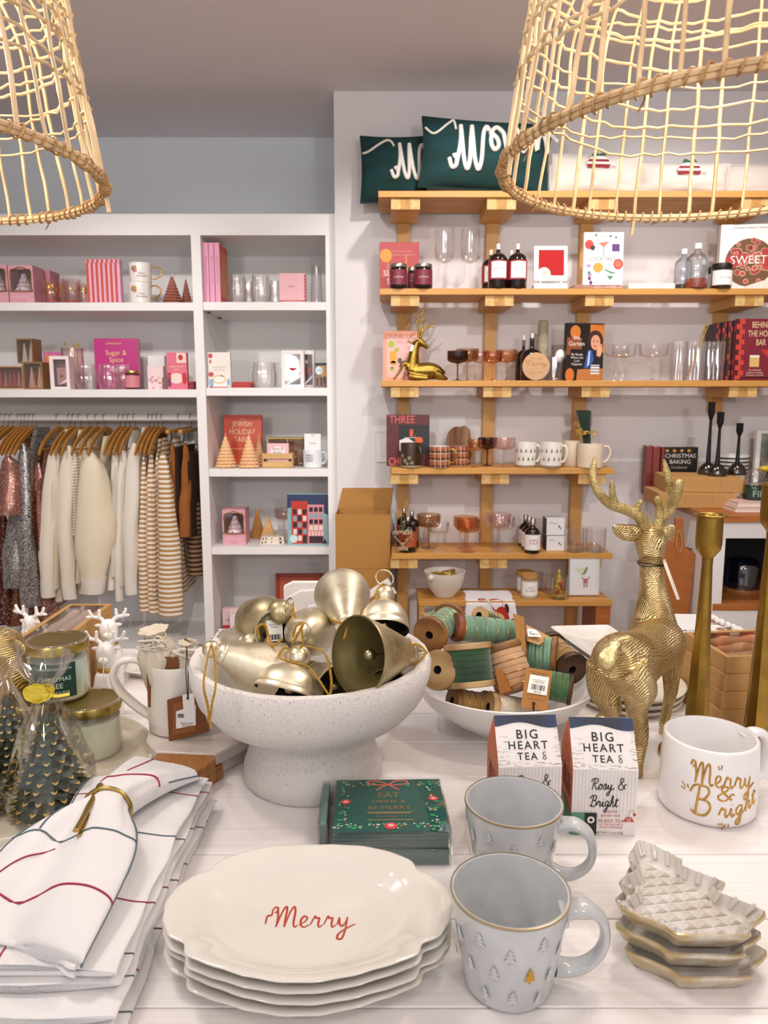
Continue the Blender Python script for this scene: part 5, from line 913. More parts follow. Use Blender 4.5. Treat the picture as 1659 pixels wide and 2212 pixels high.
for a, b, pt, Y, lb in ((1124, 1161, 1239, 2.84, 'white candle with cork lid, in front on the bench'), (1114, 1152, 1232, 2.93, 'white candle with cork lid, behind its twin on the bench')):
    jar(lb, a, b, pt, Y, zb, g_jar, m_cork, m_paper, 'cork lidded candles', .24, words='pine\n& cedar', wcol='#8a8a88', lz=(.12, .7), la=1.1, shoulder=False, lr=1.0)
glass('clear tumbler holding a yellow tree ornament on the bench', 1186, 1226, 1243, 2.82, zb, TUMB, g_thick, 'bench tumblers'); glass('clear tumbler behind the yellow tree ornament', 1168, 1204, 1236, 2.92, zb, TUMB, g_thick, 'bench tumblers')
loc, w, h = pl(1189, 1223, 1227, 2.82, zb+.006); t = thing('glitter_ornament', 'yellow glittery tree shaped ornament with red figures in a tumbler', 'ornament', loc); ob('tree', tree_mb(h, w*.46, 6, 7, seed=2), M('#b8a03c', .35, .3, bump=.5, bs=300), t, smooth=60)
rd = MB(); [rd.ball((w*.38*cos(a), w*.38*sin(a), zz*h), .009, 10) for a, zz in ((-1.1, .35), (-1.9, .22), (-1.5, .5))]; ob('red_bead', rd, M('#b02a22', .3), t)
loc, w, h = pl(1228, 1297, 1209, 2.84, zb); t = thing('acrylic_frame', 'acrylic framed card with a cocktail drawing on the bench', 'frame', loc+V((0, 0, .003)), rot=(-.08, 0, 0)); ob('card', MB().box(-w*.46, w*.46, .004, .006, .02*h, .97*h), m_paper, t); ob('acrylic_front', MB().box(-w/2, w/2, 0, .0035, 0, h), g_film, t); ob('acrylic_back', MB().box(-w/2, w/2, .0065, .01, 0, h), g_film, t)
art(t, 'green_glass', M('#d9e0b8'), [[(.15, .74), (.62, .78), (.42, .52)]], w, h, .0034); art(t, 'olive', M('#5a7a3a'), [[(.42, .56), (.5, .7), (.58, .78), (.6, .72), (.5, .56)]], w, h, .0032); art(t, 'red_figure', M('#b03a34'), [Rc(.46, .34, .6, .46), [(.4, .52), (.46, .46), (.42, .44)], [(.68, .54), (.6, .46), (.64, .44)], Rc(.47, .22, .51, .34), Rc(.55, .22, .59, .34)], w, h, .0032)
# stacked shipping cartons
x0, x1 = at_y(724, 1110, 2.95).x, at_y(843, 1110, 2.95).x; zt_ = at_y(780, 1111, 2.95).z; zs = at_y(780, 1228, 2.95).z; m_box = M('#b07f40', .85, bump=.1, bs=100)
for k, (za, zb2, lb) in enumerate(((zs, zt_, 'brown shipping carton with open flap, on top of another'), (zs-.3, zs-.001, 'brown shipping carton under the open one'), (0, zs-.301, 'brown shipping carton at the foot of the stack'))):
    t = thing('shipping_box', lb, 'box', ((x0+x1)/2, 2.95, za), 0, 'brown shipping cartons'); w = (x1-x0)/2; hh = zb2-za; c = MB().box(-w, w, 0, .004, 0, hh).box(-w, w, .176, .18, 0, hh).box(-w, -w+.004, .004, .176, 0, hh).box(w-.004, w, .004, .176, 0, hh).box(-w+.004, w-.004, .004, .176, 0, .004)
    ob('walls', c, m_box, t)
    if k == 0:
        P = [at_y(725, 1111, 3.1), at_y(845, 1111, 3.1), at_y(852, 1078, 3.13), at_y(737, 1076, 3.13)]; ob('back_flap', MB().add(*(lambda a: ([(-w, .177, hh), (w, .177, hh), (w+.014, .192, hh+.085), (-w+.02, .192, hh+.085), (-w, .1795, hh), (w, .1795, hh), (w+.014, .1945, hh+.085), (-w+.02, .1945, hh+.085)], [(0, 1, 2, 3), (7, 6, 5, 4), (0, 4, 5, 1), (1, 5, 6, 2), (2, 6, 7, 3), (3, 7, 4, 0)]))(0)), m_box, t, bev=.0008)
    else: ob('closed_flaps', MB().box(-w+.004, w-.004, .004, .0895, hh-.006, hh-.002).box(-w+.004, w-.004, .0905, .176, hh-.006, hh-.002), m_box, t)
p = at_y(818, 1275, 2.72); t = thing('wire_rack', 'white slanted card rack behind the bells', 'rack', (p.x, 2.72, 0)); 
ob('post', MB().tube([(.0, .02, 0), (0, .02, p.z-.03)], .006, 8), m_white, t)
for k in range(2): ob('tray_rail', MB().box(-.05, .05, -.006, .006, -.004, .022, Matrix.Translation((.005+.02*k, .02*k, p.z-.0-.04*k)) @ Matrix.Rotation(-.6, 4, 'Y')), m_white, t, bev=.002)
# ================================================================ side counter on the right
XA = 1.128; YC = 2.51; ZCN = 1.034
t = thing('side_counter', 'white side cabinet with wooden top and a dark open niche', 'cabinet', (0, 0, 0)); b = MB()
xo, zo1, zo0 = at_y(1568, 1163, YC).x, at_y(1600, 1163, YC).z, at_y(1600, 1304, YC).z
ob('countertop', MB().box(XA-.012, 2.39, YC-.015, YW-.014, ZCN-.024, ZCN), m_orange, t, bev=.002)
ob('side_panel', MB().box(XA, XA+.018, YC+.02, YW-.014, 0, ZCN-.0245), m_white, t)
ob('face_frame', MB().box(XA, xo, YC, YC+.02, 0, ZCN-.0245).box(xo, 2.38, YC, YC+.02, zo1, ZCN-.0245).box(xo, 2.38, YC, YC+.02, 0, zo0-.026), m_white, t, bev=.001)
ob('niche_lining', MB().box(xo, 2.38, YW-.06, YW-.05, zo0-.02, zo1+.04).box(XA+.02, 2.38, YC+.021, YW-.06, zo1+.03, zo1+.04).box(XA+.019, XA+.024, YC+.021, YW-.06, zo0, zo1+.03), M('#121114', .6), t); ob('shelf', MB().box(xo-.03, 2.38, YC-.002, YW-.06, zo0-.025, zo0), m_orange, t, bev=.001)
loc, w, h = pl(1560, 1640, 1203, 2.68, zo0); t = thing('glass_cloche', 'blue tinted glass cloche on a wooden base inside the niche', 'cloche', loc); ob('wooden_base', MB().lathe([(0, 0), (w*.5, 0), (w*.52, h*.06), (w*.5, h*.14), (0, h*.14)], 36), M('#9a5f2e', .4, var=.25, vs=20), t); ob('dome', MB().lathe([(w*.43, h*.145), (w*.43, h*.75), (w*.36, h*.92), (w*.2, h*.985), (.001, h)], 36, cap=False), glass_mat('blue_glass', '#8fa2d6', 1.3, .3), t, smooth=60)
# cutting boards leaning on the cabinet side
def board(label, pts, Y, th, m, base=True):
    P = [at_y(a, b, Y) for a, b in pts]; o = P[0].copy(); o.z = min(p.z for p in P); t = thing('cutting_board', label, 'board', o, 0, 'leaning cutting boards'); r_ = MB().add(*prism_y([(p.x-o.x, p.z-o.z) for p in P], 0, th)); ob('wood', r_, m, t, bev=.003); return t
t = board('light wooden paddle board with rope loop leaning on the cabinet', [(1459, 1140), (1460, 1120), (1467, 1117), (1476, 1121), (1478, 1150), (1480, 1182), (1503, 1196), (1478, 1420), (1415, 1420), (1436, 1166), (1455, 1168)], 2.62, .018, m_orange)
ob('rope_loop', MB().tube(cat([(.008, -.003, .46), (.004, -.006, .42), (.018, -.006, .395), (.026, -.004, .43), (.014, -.003, .47)], 4, True), .002, 6, closed=True), m_kraft, t)
board('dark wooden board behind the paddle board', [(1478, 1180), (1494, 1186), (1486, 1420), (1462, 1420)], 2.66, .016, M('#4a2a14', .5)); 
# cookbooks on the counter
zc = ZCN
for k in range(2):
    loc, w, h = pl(1393+14*k, 1407+16*k, 964+2*k, 3.02-.02*k, zc); t = thing('book', ['red spined cookbook at the left end of the counter', 'red spined cookbook next to the christmas baking book'][k], 'book', loc, -.18, 'cookbooks on the counter'); ob('cover', MB().box(-w/2, w/2, 0, .002, 0, h).box(-w/2, -w/2+.002, .002, .1, 0, h).box(w/2-.002, w/2, .002, .1, 0, h), M('#7f2a22', .5), t); ob('pages', MB().box(-w/2+.0025, w/2-.0025, .003, .098, .002, h-.002), m_pages, t)
t, w, h = book('black christmas baking cookbook facing out on the counter', 1424, 1502, 966, 2.98, zc, '#1d1a1a', .02, rz=.0)
T('CHRISTMAS\nBAKING', t, '#d8d2cc', w, h, .52, .77, .84, .2); T('Cookbook', t, '#b9a890', w, h, .5, .6, .45); art(t, 'cake_photo', M('#4a3526'), [Ci(.5, .3, .34, .2)], w, h); art(t, 'gold_sparkle', M('#b98a3a'), [Ci(.15+.2*k, .93, .05, .03) for k in range(4)], w, h); art(t, 'red_spine', M('#8a2a24'), [Rc(0, 0, .07, 1)], w, h, -.001)
# kraft boxes set at an angle
cx = at_y(1538, 1098, 2.66)
for k in range(2):
    o = thing('kraft_box', ['flat kraft box on the counter, lower of two', 'flat kraft box on the counter, upper of two'][k], 'box', (cx.x+.035*k, cx.y+.02*k, zc+.0005+.0545*k), -.1 if k == 0 else -.16, 'kraft boxes on the counter'); ob('carton', MB().box(-.19, .0, 0, .2, 0, .0535).box(.0, .085, 0, .2, 0, .0535) if False else MB().box(-.19, .085, 0, .22, 0, .0535), m_kraft, o, bev=.0015); ob('seam', MB().box(-.0006, .0006, -.0006, 0, .001, .053), m_kraftd, o)
zk = zc+.1095
def stick(label, px, pt, Y, z, k=1, m=None, dome=True, group='dark candlesticks'):
    loc, _, h = pl(px-10, px+10, pt, Y, z); t = thing('candlestick', label, 'candlestick', loc, 0, group); m = m or M('#17181c', .4, .3)
    ob('stem', MB().lathe([(.0105, .012), (.0095, h*.1), (.006, h*.5), (.005, h*.74), (.009, h*.8), (.0125, h*.84), (.0125, h*.98), (.0145, h), (.010, h), (.009, h*.95), (0, h*.95)], 20), m, t, smooth=50)
    ob('domed_foot', MB().lathe([(.034, 0), (.035, .004), (.033, .02), (.02, .038), (.011, .044)], 28), glass_mat('olive_glass', '#6f6a3a', 1.4, .3) if dome else m, t, smooth=60); return t
stick('tall dark candlestick, leftmost of three on the kraft boxes', 1528, 868, 2.82, zk); stick('tall dark candlestick in the middle of three', 1548, 890, 2.76, zk); stick('shorter dark candlestick on the right of three', 1591, 914, 2.8, zk)
loc, w, h = pl(1546, 1610, 982, 3.02, zc); t = thing('striped_planter', 'white bowl painted with dark green stripes behind the candlesticks', 'bowl', loc); ob('bowl_wall', MB().lathe(cup_prof([(w*.3, 0), (w*.33, h*.1), (w*.46, h*.6), (w*.5, h)], .004), 32), m_ceramic, t, smooth=60)
for k in range(5): f = .55+.09*k; rr = w*(.45+.05*(f-.55)/.45); ob('stripe', band(rr+.001, rr+.002, f*h, (f+.035)*h, -pi/2-1.5, -pi/2+1.5, 20, .0015), M('#2c3a36'), t)
for k in range(2):
    loc, w, h = pl(1588+5*k, 1680, 1097-12*k, 2.56+.01*k, zc+.0175*k); t = thing('book', ['pale pink book lying on the counter corner, lower', 'pale pink book lying on the counter corner, upper'][k], 'book', loc, 0, 'flat books on the counter'); ob('cover', MB().box(-w/2, w/2, 0, .16, 0, .0015).box(-w/2, w/2, 0, .16, .0155, .017), M('#d9b8ae'), t); ob('pages', MB().box(-w/2+.002, w/2-.002, .002, .158, .0016, .0154), M('#e8dcd2'), t)
t, R_, h = jar('dark green candle jar under a glass dome lid on the counter', 1606, 1650, 1044, 2.65, zc+.036, M('#12301f', .12, coat=.5), M('#b9b4a4', .3, 1), M('#1d3a2a', .6), None, .08, words='FIR', wcol='#a8b8a4'); ob('glass_dome', MB().lathe([(R_*.95, h), (R_*.93, h+.02), (R_*.7, h+.042), (R_*.3, h+.052), (.001, h+.053)], 28, cap=False), g_bot, t, smooth=60)
loc, w, h = pl(1626, 1720, 930, 3.05, zc); t = thing('art_print', 'framed dark print leaning on the wall at the photo edge', 'frame', loc); ob('frame', MB().box(-w/2, -w/2+.018, 0, .02, 0, h).box(-w/2+.018, w/2, 0, .02, h-.012, h), m_ceramic, t); ob('print', MB().box(-w/2+.018, w/2, .006, .012, 0, h-.012), M('#24343a', .4, var=.6, vs=9, col2='#9aa39a'), t)
loc, w, h = pl(1622, 1690, 985, 2.88, zc); t = thing('wrapped_tree', 'small wrapped tree with yellow ribbon on the counter', 'candle', loc); ob('wax_tree', tree_mb(h*.7, w*.35, 6, 9, seed=6), M('#4a4a30', .5), t, smooth=60); ob('yellow_ribbon', MB().ball((-w*.15, -.01, h*.72), w*.2, 12, sq=(1.2, .7, .5)), M('#d8c22c', .4), t); ob('cellophane', MB().lathe([(w*.4, 0), (w*.38, h*.3), (w*.1, h*.7), (w*.3, h)], 20, cap=False, fn=lambda r, z, a: r*(1+.1*sin(5*a))), g_film, t)
# ================================================================ big standing deer on the table
m_chase = None
def chased():
    """gold leaf over carved herringbone hatching"""
    m, t, b = new_mat('carved_gold'); N = t.nodes; L = t.links.new; tc = N.new('ShaderNodeTexCoord'); sp = N.new('ShaderNodeSeparateXYZ'); L(tc.outputs['Object'], sp.inputs[0])
    vo = N.new('ShaderNodeTexVoronoi'); vo.inputs['Scale'].default_value = 42; L(tc.outputs['Object'], vo.inputs['Vector']); ro = N.new('ShaderNodeVectorRotate'); ro.rotation_type = 'AXIS_ANGLE'; ro.inputs['Axis'].default_value = (.4, .8, .3)
    mu = N.new('ShaderNodeMath'); mu.operation = 'MULTIPLY'; mu.inputs[1].default_value = 1.5; sx = N.new('ShaderNodeSeparateColor'); L(vo.outputs['Color'], sx.inputs[0]); L(sx.outputs[0], mu.inputs[0]); L(mu.outputs[0], ro.inputs['Angle']); L(tc.outputs['Object'], ro.inputs['Vector'])
    w = N.new('ShaderNodeTexWave'); w.bands_direction = 'Z'; w.inputs['Scale'].default_value = 105; w.inputs['Distortion'].default_value = 2.5; w.inputs['Detail Scale'].default_value = 2; L(ro.outputs[0], w.inputs[0])
    n = N.new('ShaderNodeTexNoise'); n.inputs['Scale'].default_value = 14; n.inputs['Detail'].default_value = 4; L(tc.outputs['Object'], n.inputs[0]); r = N.new('ShaderNodeValToRGB'); e = r.color_ramp.elements; e[0].position = .3; e[0].color = lin('#bda065'); e[1].position = .62; e[1].color = lin('#f0dcab'); x = e.new(.85); x.color = lin('#e0d0b8'); L(n.outputs[0], r.inputs[0])
    mx = N.new('ShaderNodeMix'); mx.data_type = 'RGBA'; mx.blend_type = 'MULTIPLY'; mx.inputs[0].default_value = .55; L(r.outputs[0], mx.inputs[6]); cr = N.new('ShaderNodeValToRGB'); cr.color_ramp.elements[0].color = (.42, .33, .2, 1); cr.color_ramp.elements[0].position = .1; cr.color_ramp.elements[1].position = .5; L(w.outputs['Fac'], cr.inputs[0]); L(cr.outputs[0], mx.inputs[7]); L(mx.outputs[2], b.inputs['Base Color'])
    b.inputs['Metallic'].default_value = 1; b.inputs['Roughness'].default_value = .36; bp = N.new('ShaderNodeBump'); bp.inputs['Strength'].default_value = .6; bp.inputs['Distance'].default_value = .0022; L(w.outputs['Fac'], bp.inputs['Height']); L(bp.outputs[0], b.inputs['Normal']); return m
m_chase = chased()
O = V((.352, .985, ZT+.0005)); t = thing('deer_figurine', 'tall standing gold reindeer seen from behind, with big antlers', 'figurine', O)
def g(px, py, Y): return at_y(px, py, Y)-O
b = MB()
limb(b, [g(1325, 1428, .898), g(1338, 1432, .925), g(1362, 1428, .955), g(1392, 1412, .99), g(1424, 1388, 1.035), g(1432, 1372, 1.06)], [.022, .039, .041, .036, .038, .026], 20)
limb(b, [g(1405, 1402, 1.03), g(1412, 1362, 1.05), g(1413, 1318, 1.06), g(1410, 1270, 1.065), g(1407, 1222, 1.07), g(1406, 1192, 1.08)], [.034, .035, .027, .0195, .0175, .018], 18)
limb(b, [g(1406, 1203, 1.062), g(1406, 1176, 1.066), g(1407, 1160, 1.085), g(1408, 1178, 1.125), g(1410, 1200, 1.155)], [.018, .0225, .0215, .014, .009], 16)
hl, hr, fl, frr = V((.289, .938, ZT))-O, V((.333, .912, ZT))-O, V((.372, 1.055, ZT))-O, at_z(1434, 1586, ZT)-O
def leg(hip, mid, hock, shin, hoof, rad): limb(b, [hip, mid, hock, shin, hoof+V((0, 0, .018)), hoof+V((.002, .003, .0))], rad+[.0085], 12)
leg(g(1314, 1440, .925), g(1306, 1492, .925), g(1322, 1535, .935), hl+V((.0, .004, .06)), hl, [.030, .022, .0125, .0088, .008]); leg(g(1352, 1445, .905), g(1378, 1490, .9), g(1376, 1530, .905), hr+V((.004, 0, .058)), hr, [.032, .025, .0145, .009, .008])
leg(g(1442, 1392, 1.025), g(1449, 1440, 1.03), g(1449, 1490, 1.03), frr+V((.004, 0, .05)), frr, [.026, .0155, .0105, .0085, .008]); leg(g(1400, 1405, 1.05), g(1398, 1450, 1.055), g(1396, 1500, 1.055), fl+V((0, 0, .05)), fl, [.024, .014, .01, .0082, .008])
fuse('body', b, m_chase, t, .0027, 4)
ob('tail', MB().tube(cat([g(1326, 1388, .9), g(1318, 1402, .888), g(1309, 1424, .878), g(1302, 1440, .876)], 6), lambda f: .0115*sin(pi*(.25+.6*f))+.002, 12, flat=.55, up=(-.6, -.78, .2)), M('#e2cf98', .38, 1, bump=.5, bs=160), t, smooth=70)
for P, s in (((g(1388, 1160, 1.07), g(1368, 1153, 1.065), g(1345, 1147, 1.06), g(1325, 1136, 1.055)), 1), ((g(1425, 1160, 1.07), g(1436, 1155, 1.07), g(1447, 1145, 1.07), g(1455, 1134, 1.07)), 1)):
    ob('ear', MB().tube(cat(P, 6), lambda f: .0135*sin(pi*(.12+.86*f))**.8+.0008, 12, flat=.4, up=(0, 1, .35)), m_chase, t, smooth=70)
m_ant = M('#a8915c', .4, .85, bump=.9, bs=420, var=.55, vs=55, col2='#d9c48c')
def antler(name, stems):
    a = MB()
    for pts, r0, r1 in stems:
        P = cat([g(*p) for p in pts], 8); a.tube(P, lambda f, r0=r0, r1=r1: max((r0+(r1-r0)*f)*(1 if f < .9 else (1-f)*7+.3), .0012), 12)
    return ob(name, a, m_ant, t, smooth=70)
antler('antler', [(((1397, 1150, 1.07), (1382, 1117, 1.065), (1352, 1101, 1.06), (1318, 1089, 1.05), (1292, 1062, 1.04), (1281, 1028, 1.04), (1285, 986, 1.05)), .0095, .0045), (((1330, 1096, 1.055), (1324, 1075, 1.05), (1321, 1038, 1.045)), .008, .003), (((1371, 1108, 1.063), (1377, 1096, 1.06), (1386, 1080, 1.055)), .007, .003), (((1290, 1060, 1.04), (1289, 1045, 1.05), (1289, 1036, 1.06)), .004, .002)])
antler('antler', [(((1420, 1150, 1.07), (1426, 1122, 1.07), (1446, 1102, 1.07), (1455, 1080, 1.065), (1447, 1048, 1.06), (1434, 992, 1.06)), .0095, .0045), (((1426, 1120, 1.07), (1424, 1100, 1.065), (1418, 1072, 1.06)), .0085, .004), (((1452, 1085, 1.066), (1462, 1065, 1.05), (1469, 1036, 1.04)), .0085, .0055)])
c = g(1408, 1218, 1.067)
ob('neck_cord', MB().tube([(c.x+.0195*cos(a), c.y+.0195*sin(a), c.z+.0012*sin(3*a)) for a in [2*pi*k/30 for k in range(30)]], .0009, 6, closed=True).tube([(c.x+.0196*cos(a), c.y+.0196*sin(a), c.z+.003+.001*sin(2*a)) for a in [2*pi*k/30 for k in range(30)]], .0009, 6, closed=True), m_black, t)
e0, e1 = g(1432, 1214, 1.05), g(1460, 1290, 1.035); d = (e1-e0); ob('price_tag', MB().add(*(lambda n, q: ([tuple(e0+q*s*.004+n*s2*.012) for s in (0, 1) for s2 in (-1, 1)]+[tuple(e1+q*s*.004+n*s2*.012) for s in (0, 1) for s2 in (-1, 1)], [(0, 1, 3, 2), (4, 6, 7, 5), (0, 4, 5, 1), (2, 3, 7, 6), (0, 2, 6, 4), (1, 5, 7, 3)]))(V((.25, .95, .1)), V((1, -.2, .4)))), M('#e9ded4', .7), t, smooth=0)
# second deer, only its head and shoulder reach into the picture on the left
O = V((-.70, 1.02, ZT+.0005)); t = thing('deer_figurine', 'gold carved reindeer bending its head at the left photo edge', 'figurine', O); b = MB()
def g2(px, py, Y): return at_y(px, py, Y)-O
limb(b, [V((-.17, .02, .17)), V((-.1, .01, .175)), V((-.04, 0, .17)), V((-.01, 0, .165))], [.03, .042, .042, .03], 16); limb(b, [V((-.02, 0, .175)), g2(-30, 1400, 1.02), g2(10, 1405, 1.0), g2(32, 1440, .99)], [.034, .034, .03, .024], 16); limb(b, [g2(15, 1400, 1.0), g2(30, 1440, .99), g2(48, 1475, .99), g2(55, 1485, .99)], [.02, .024, .014, .009], 14)
for x, y in ((-.15, -.022), (-.15, .03), (-.02, -.02), (-.02, .022)): limb(b, [V((x, y, .16)), V((x, y, .09)), V((x+.006, y, .03)), V((x+.002, y, 0))], [.024, .012, .008, .008], 10)
fuse('body', b, m_chase, t, .0032, 3); ob('ear', MB().tube(cat([g2(22, 1392, .99), g2(40, 1400, .985), g2(62, 1404, .98)], 6), lambda f: .0135*sin(pi*(.12+.86*f))**.8+.0008, 12, flat=.4, up=(0, 1, .35)), m_chase, t, smooth=70)
# ================================================================ bowl of bells
ZT += .0004
m_stone = ramp_mat('rough_stone', 'noise', [(.3, '#dcd6d2'), (.62, '#e2ddd9'), (.67, '#c9c0b8'), (.8, '#b5aa9e')], 420, .85, bump=.3, det=1)
BC = V((-.0947, .925, ZT)); t = thing('footed_bowl', 'big rough white stone footed bowl heaped with metal bells', 'bowl', BC)
rough = lambda r, z, a: r+.0011*noise.noise(V((r*60*cos(a), r*60*sin(a), z*60)))+.0007*noise.noise(V((r*200*cos(a), r*200*sin(a), z*200)))
ob('foot', MB().lathe([(0, 0), (.088, 0), (.0915, .004), (.0905, .02), (.082, .045), (.077, .066), (.0765, .075), (0, .075)], 72, fn=rough), m_stone, t, smooth=60)
ob('bowl_wall', MB().lathe([(0, .0752), (.08, .0752), (.098, .078), (.126, .092), (.146, .116), (.1545, .142), (.1555, .158), (.1525, .1655), (.1445, .166), (.139, .158), (.134, .138), (.116, .108), (.08, .092), (0, .088)], 110, fn=rough), m_stone, t, smooth=60)
def bellmetal(name, a, b_, c):
    m, t, b = new_mat(name); N = t.nodes; L = t.links.new; tc = N.new('ShaderNodeTexCoord'); n = N.new('ShaderNodeTexNoise'); n.inputs['Scale'].default_value = 28; n.inputs['Detail'].default_value = 8; n.inputs['Roughness'].default_value = .7; L(tc.outputs['Object'], n.inputs[0])
    r = N.new('ShaderNodeValToRGB'); e = r.color_ramp.elements; e[0].position = .33; e[0].color = lin(a); e[1].position = .52; e[1].color = lin(b_); x = e.new(.72); x.color = lin(c); L(n.outputs[0], r.inputs[0]); L(r.outputs[0], b.inputs['Base Color']); b.inputs['Metallic'].default_value = .92
    q = N.new('ShaderNodeMapRange'); q.inputs[3].default_value = .3; q.inputs[4].default_value = .5; L(n.outputs[0], q.inputs[0]); L(q.outputs[0], b.inputs['Roughness']); return m
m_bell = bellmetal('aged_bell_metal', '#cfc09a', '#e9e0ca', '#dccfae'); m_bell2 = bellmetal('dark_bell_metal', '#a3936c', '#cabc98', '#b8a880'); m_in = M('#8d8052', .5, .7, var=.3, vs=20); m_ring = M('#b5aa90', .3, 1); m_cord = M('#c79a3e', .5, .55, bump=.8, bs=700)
def axisM(a, b):
    """frame with +z from a to b"""
    d = (b-a).normalized(); return Matrix.Translation(a) @ d.to_track_quat('Z', 'Y').to_matrix().to_4x4()
def bell(label, mouth, top, R_, kind='cone', m=None, ball=.0135, ring=True, cords=(), ribs=False, clapper=True, inner=None, ringang=.3):
    """mouth / top: (px, py, depth) of the middle of the opening and of the crown"""
    m = m or m_bell; A, B = at_y(*mouth), at_y(*top); Lb = (B-A).length; t = thing('bell', label, 'bell', A, 0, 'metal bells in the stone bowl'); t.rotation_euler = axisM(A, B).to_euler()
    if kind == 'cone': pr = [(R_, 0), (R_*1.005, .002), (R_*.93, .12*Lb), (R_*.78, .35*Lb), (R_*.58, .62*Lb), (R_*.4, .84*Lb), (R_*.33, .94*Lb), (R_*.27, Lb), (.003, Lb*1.03)]
    else: pr = [(R_, 0), (R_*1.02, .002), (R_*1.0, .1*Lb), (R_*.965, .2*Lb), (R_*.985, .22*Lb), (R_*.97, .36*Lb), (R_*.88, .58*Lb), (R_*.7, .8*Lb), (R_*.42, .95*Lb), (R_*.2, 1.0*Lb), (.003, Lb*1.01)]
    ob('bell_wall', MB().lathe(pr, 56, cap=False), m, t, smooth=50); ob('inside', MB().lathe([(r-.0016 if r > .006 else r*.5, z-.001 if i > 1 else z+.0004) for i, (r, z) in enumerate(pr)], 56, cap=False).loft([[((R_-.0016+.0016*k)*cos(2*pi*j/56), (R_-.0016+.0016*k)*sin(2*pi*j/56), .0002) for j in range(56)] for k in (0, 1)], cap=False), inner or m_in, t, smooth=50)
    if kind == 'cone': ob('collar', MB().lathe([(R_*.36, .9*Lb), (R_*.37, .915*Lb), (R_*.345, .93*Lb)], 36, cap=False), m, t, smooth=40)
    if ribs: ob('rib', MB().lathe([(R_*.9, .2*Lb), (R_*.96, .22*Lb), (R_*.88, .24*Lb)], 40, cap=False), m, t); ob('rib', MB().lathe([(R_*.62, .55*Lb), (R_*.69, .57*Lb), (R_*.6, .6*Lb)], 40, cap=False), m, t)
    zb_ = Lb*1.0+ball*.8
    if ball: ob('knob', MB().ball((0, 0, zb_), ball, 24).lathe([(ball*1.0, zb_-.0012), (ball*1.03, zb_), (ball*1.0, zb_+.0012)], 24, cap=False), m, t, smooth=60)
    if clapper: ob('clapper', MB().tube([(0, 0, Lb*.8), (0, 0, Lb*.25)], .001, 6).ball((0, 0, Lb*.22), R_*.16, 12), m_ring, t, smooth=60)
    if ring:
        zr = zb_+ball+.0115; c = cos(ringang); s = sin(ringang); ob('ring', MB().tube([(.0125*cos(a)*c, .0125*cos(a)*s, zr+.0125*sin(a)) for a in [2*pi*k/28 for k in range(28)]], .0012, 7, closed=True), m_ring, t, smooth=60)
    for pts in cords:
        inv = axisM(A, B).inverted(); P = cat([inv @ at_y(*p) for p in pts], 7); n = len(P); tw = MB()
        for ph in (0, 2.1, 4.2): tw.tube([P[i]+V((cos(i*1.1+ph), sin(i*1.1+ph), 0))*.0009 for i in range(n)], .001, 5)
        ob('cord', tw, m_cord, t, smooth=60)
    return t
bell('large cone bell on top of the heap, its closed end pointing at the viewer', (739, 1284, 1.015), (749, 1350, .915), .0395, ball=.0155, cords=[[(715, 1338, .885), (735, 1345, .88), (760, 1340, .875), (778, 1352, .88)], [(752, 1345, .875), (744, 1380, .86)]], ring=False)
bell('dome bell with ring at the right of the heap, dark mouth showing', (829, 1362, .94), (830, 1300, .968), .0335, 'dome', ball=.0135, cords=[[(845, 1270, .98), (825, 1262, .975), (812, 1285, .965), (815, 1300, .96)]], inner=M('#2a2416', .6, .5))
bell('cone bell lying with its wide open mouth towards the viewer', (772, 1416, .835), (888, 1408, .895), .0475, m=m_bell2, ball=0, cords=[[(880, 1392, .88), (905, 1394, .87), (919, 1410, .86), (905, 1428, .86), (893, 1436, .87)]], ringang=0)
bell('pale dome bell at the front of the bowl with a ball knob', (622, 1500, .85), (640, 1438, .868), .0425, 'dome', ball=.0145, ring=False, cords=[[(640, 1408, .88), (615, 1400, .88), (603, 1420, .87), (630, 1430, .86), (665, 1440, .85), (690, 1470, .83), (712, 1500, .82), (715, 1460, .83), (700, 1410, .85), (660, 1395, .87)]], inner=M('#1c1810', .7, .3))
bell('cone bell lying on the left rim with a gold cord hanging outside', (590, 1455, .9), (470, 1408, .875), .0405, m=m_bell, ball=.011, cords=[[(455, 1395, .86), (447, 1430, .79), (440, 1480, .745), (448, 1520, .742), (453, 1555, .742), (458, 1520, .742), (466, 1480, .745), (465, 1430, .79), (458, 1395, .86)], [(450, 1544, .742), (453, 1556, .742), (457, 1572, .742)]], clapper=False)
bell('dull dome bell tipped at the left back, ring standing on its ball', (557, 1345, 1.01), (597, 1325, .955), .034, 'dome', m=m_bell2, ball=.0165, cords=[[(632, 1300, .93), (634, 1320, .92), (640, 1340, .92)]], ringang=1.2)
bell('ridged bell in the middle of the heap, knob towards the viewer', (672, 1365, .975), (652, 1366, .9), .0325, 'dome', ball=.0135, ribs=True, ring=False, cords=[[(632, 1375, .87), (640, 1352, .865), (655, 1347, .86), (648, 1362, .86), (632, 1390, .87)], [(652, 1360, .862), (655, 1385, .86), (650, 1400, .86)]])
t = bell('small bell with a bar code sticker inside its greenish mouth', (598, 1364, .93), (585, 1352, 1.0), .0285, 'cone', ball=0, ring=False, clapper=False, cords=[[(560, 1380, .9), (557, 1355, .9), (572, 1350, .9), (580, 1375, .9), (590, 1395, .89), (610, 1380, .89)], [(575, 1380, .9), (572, 1402, .9)]], inner=M('#a5a48a', .5, .5))
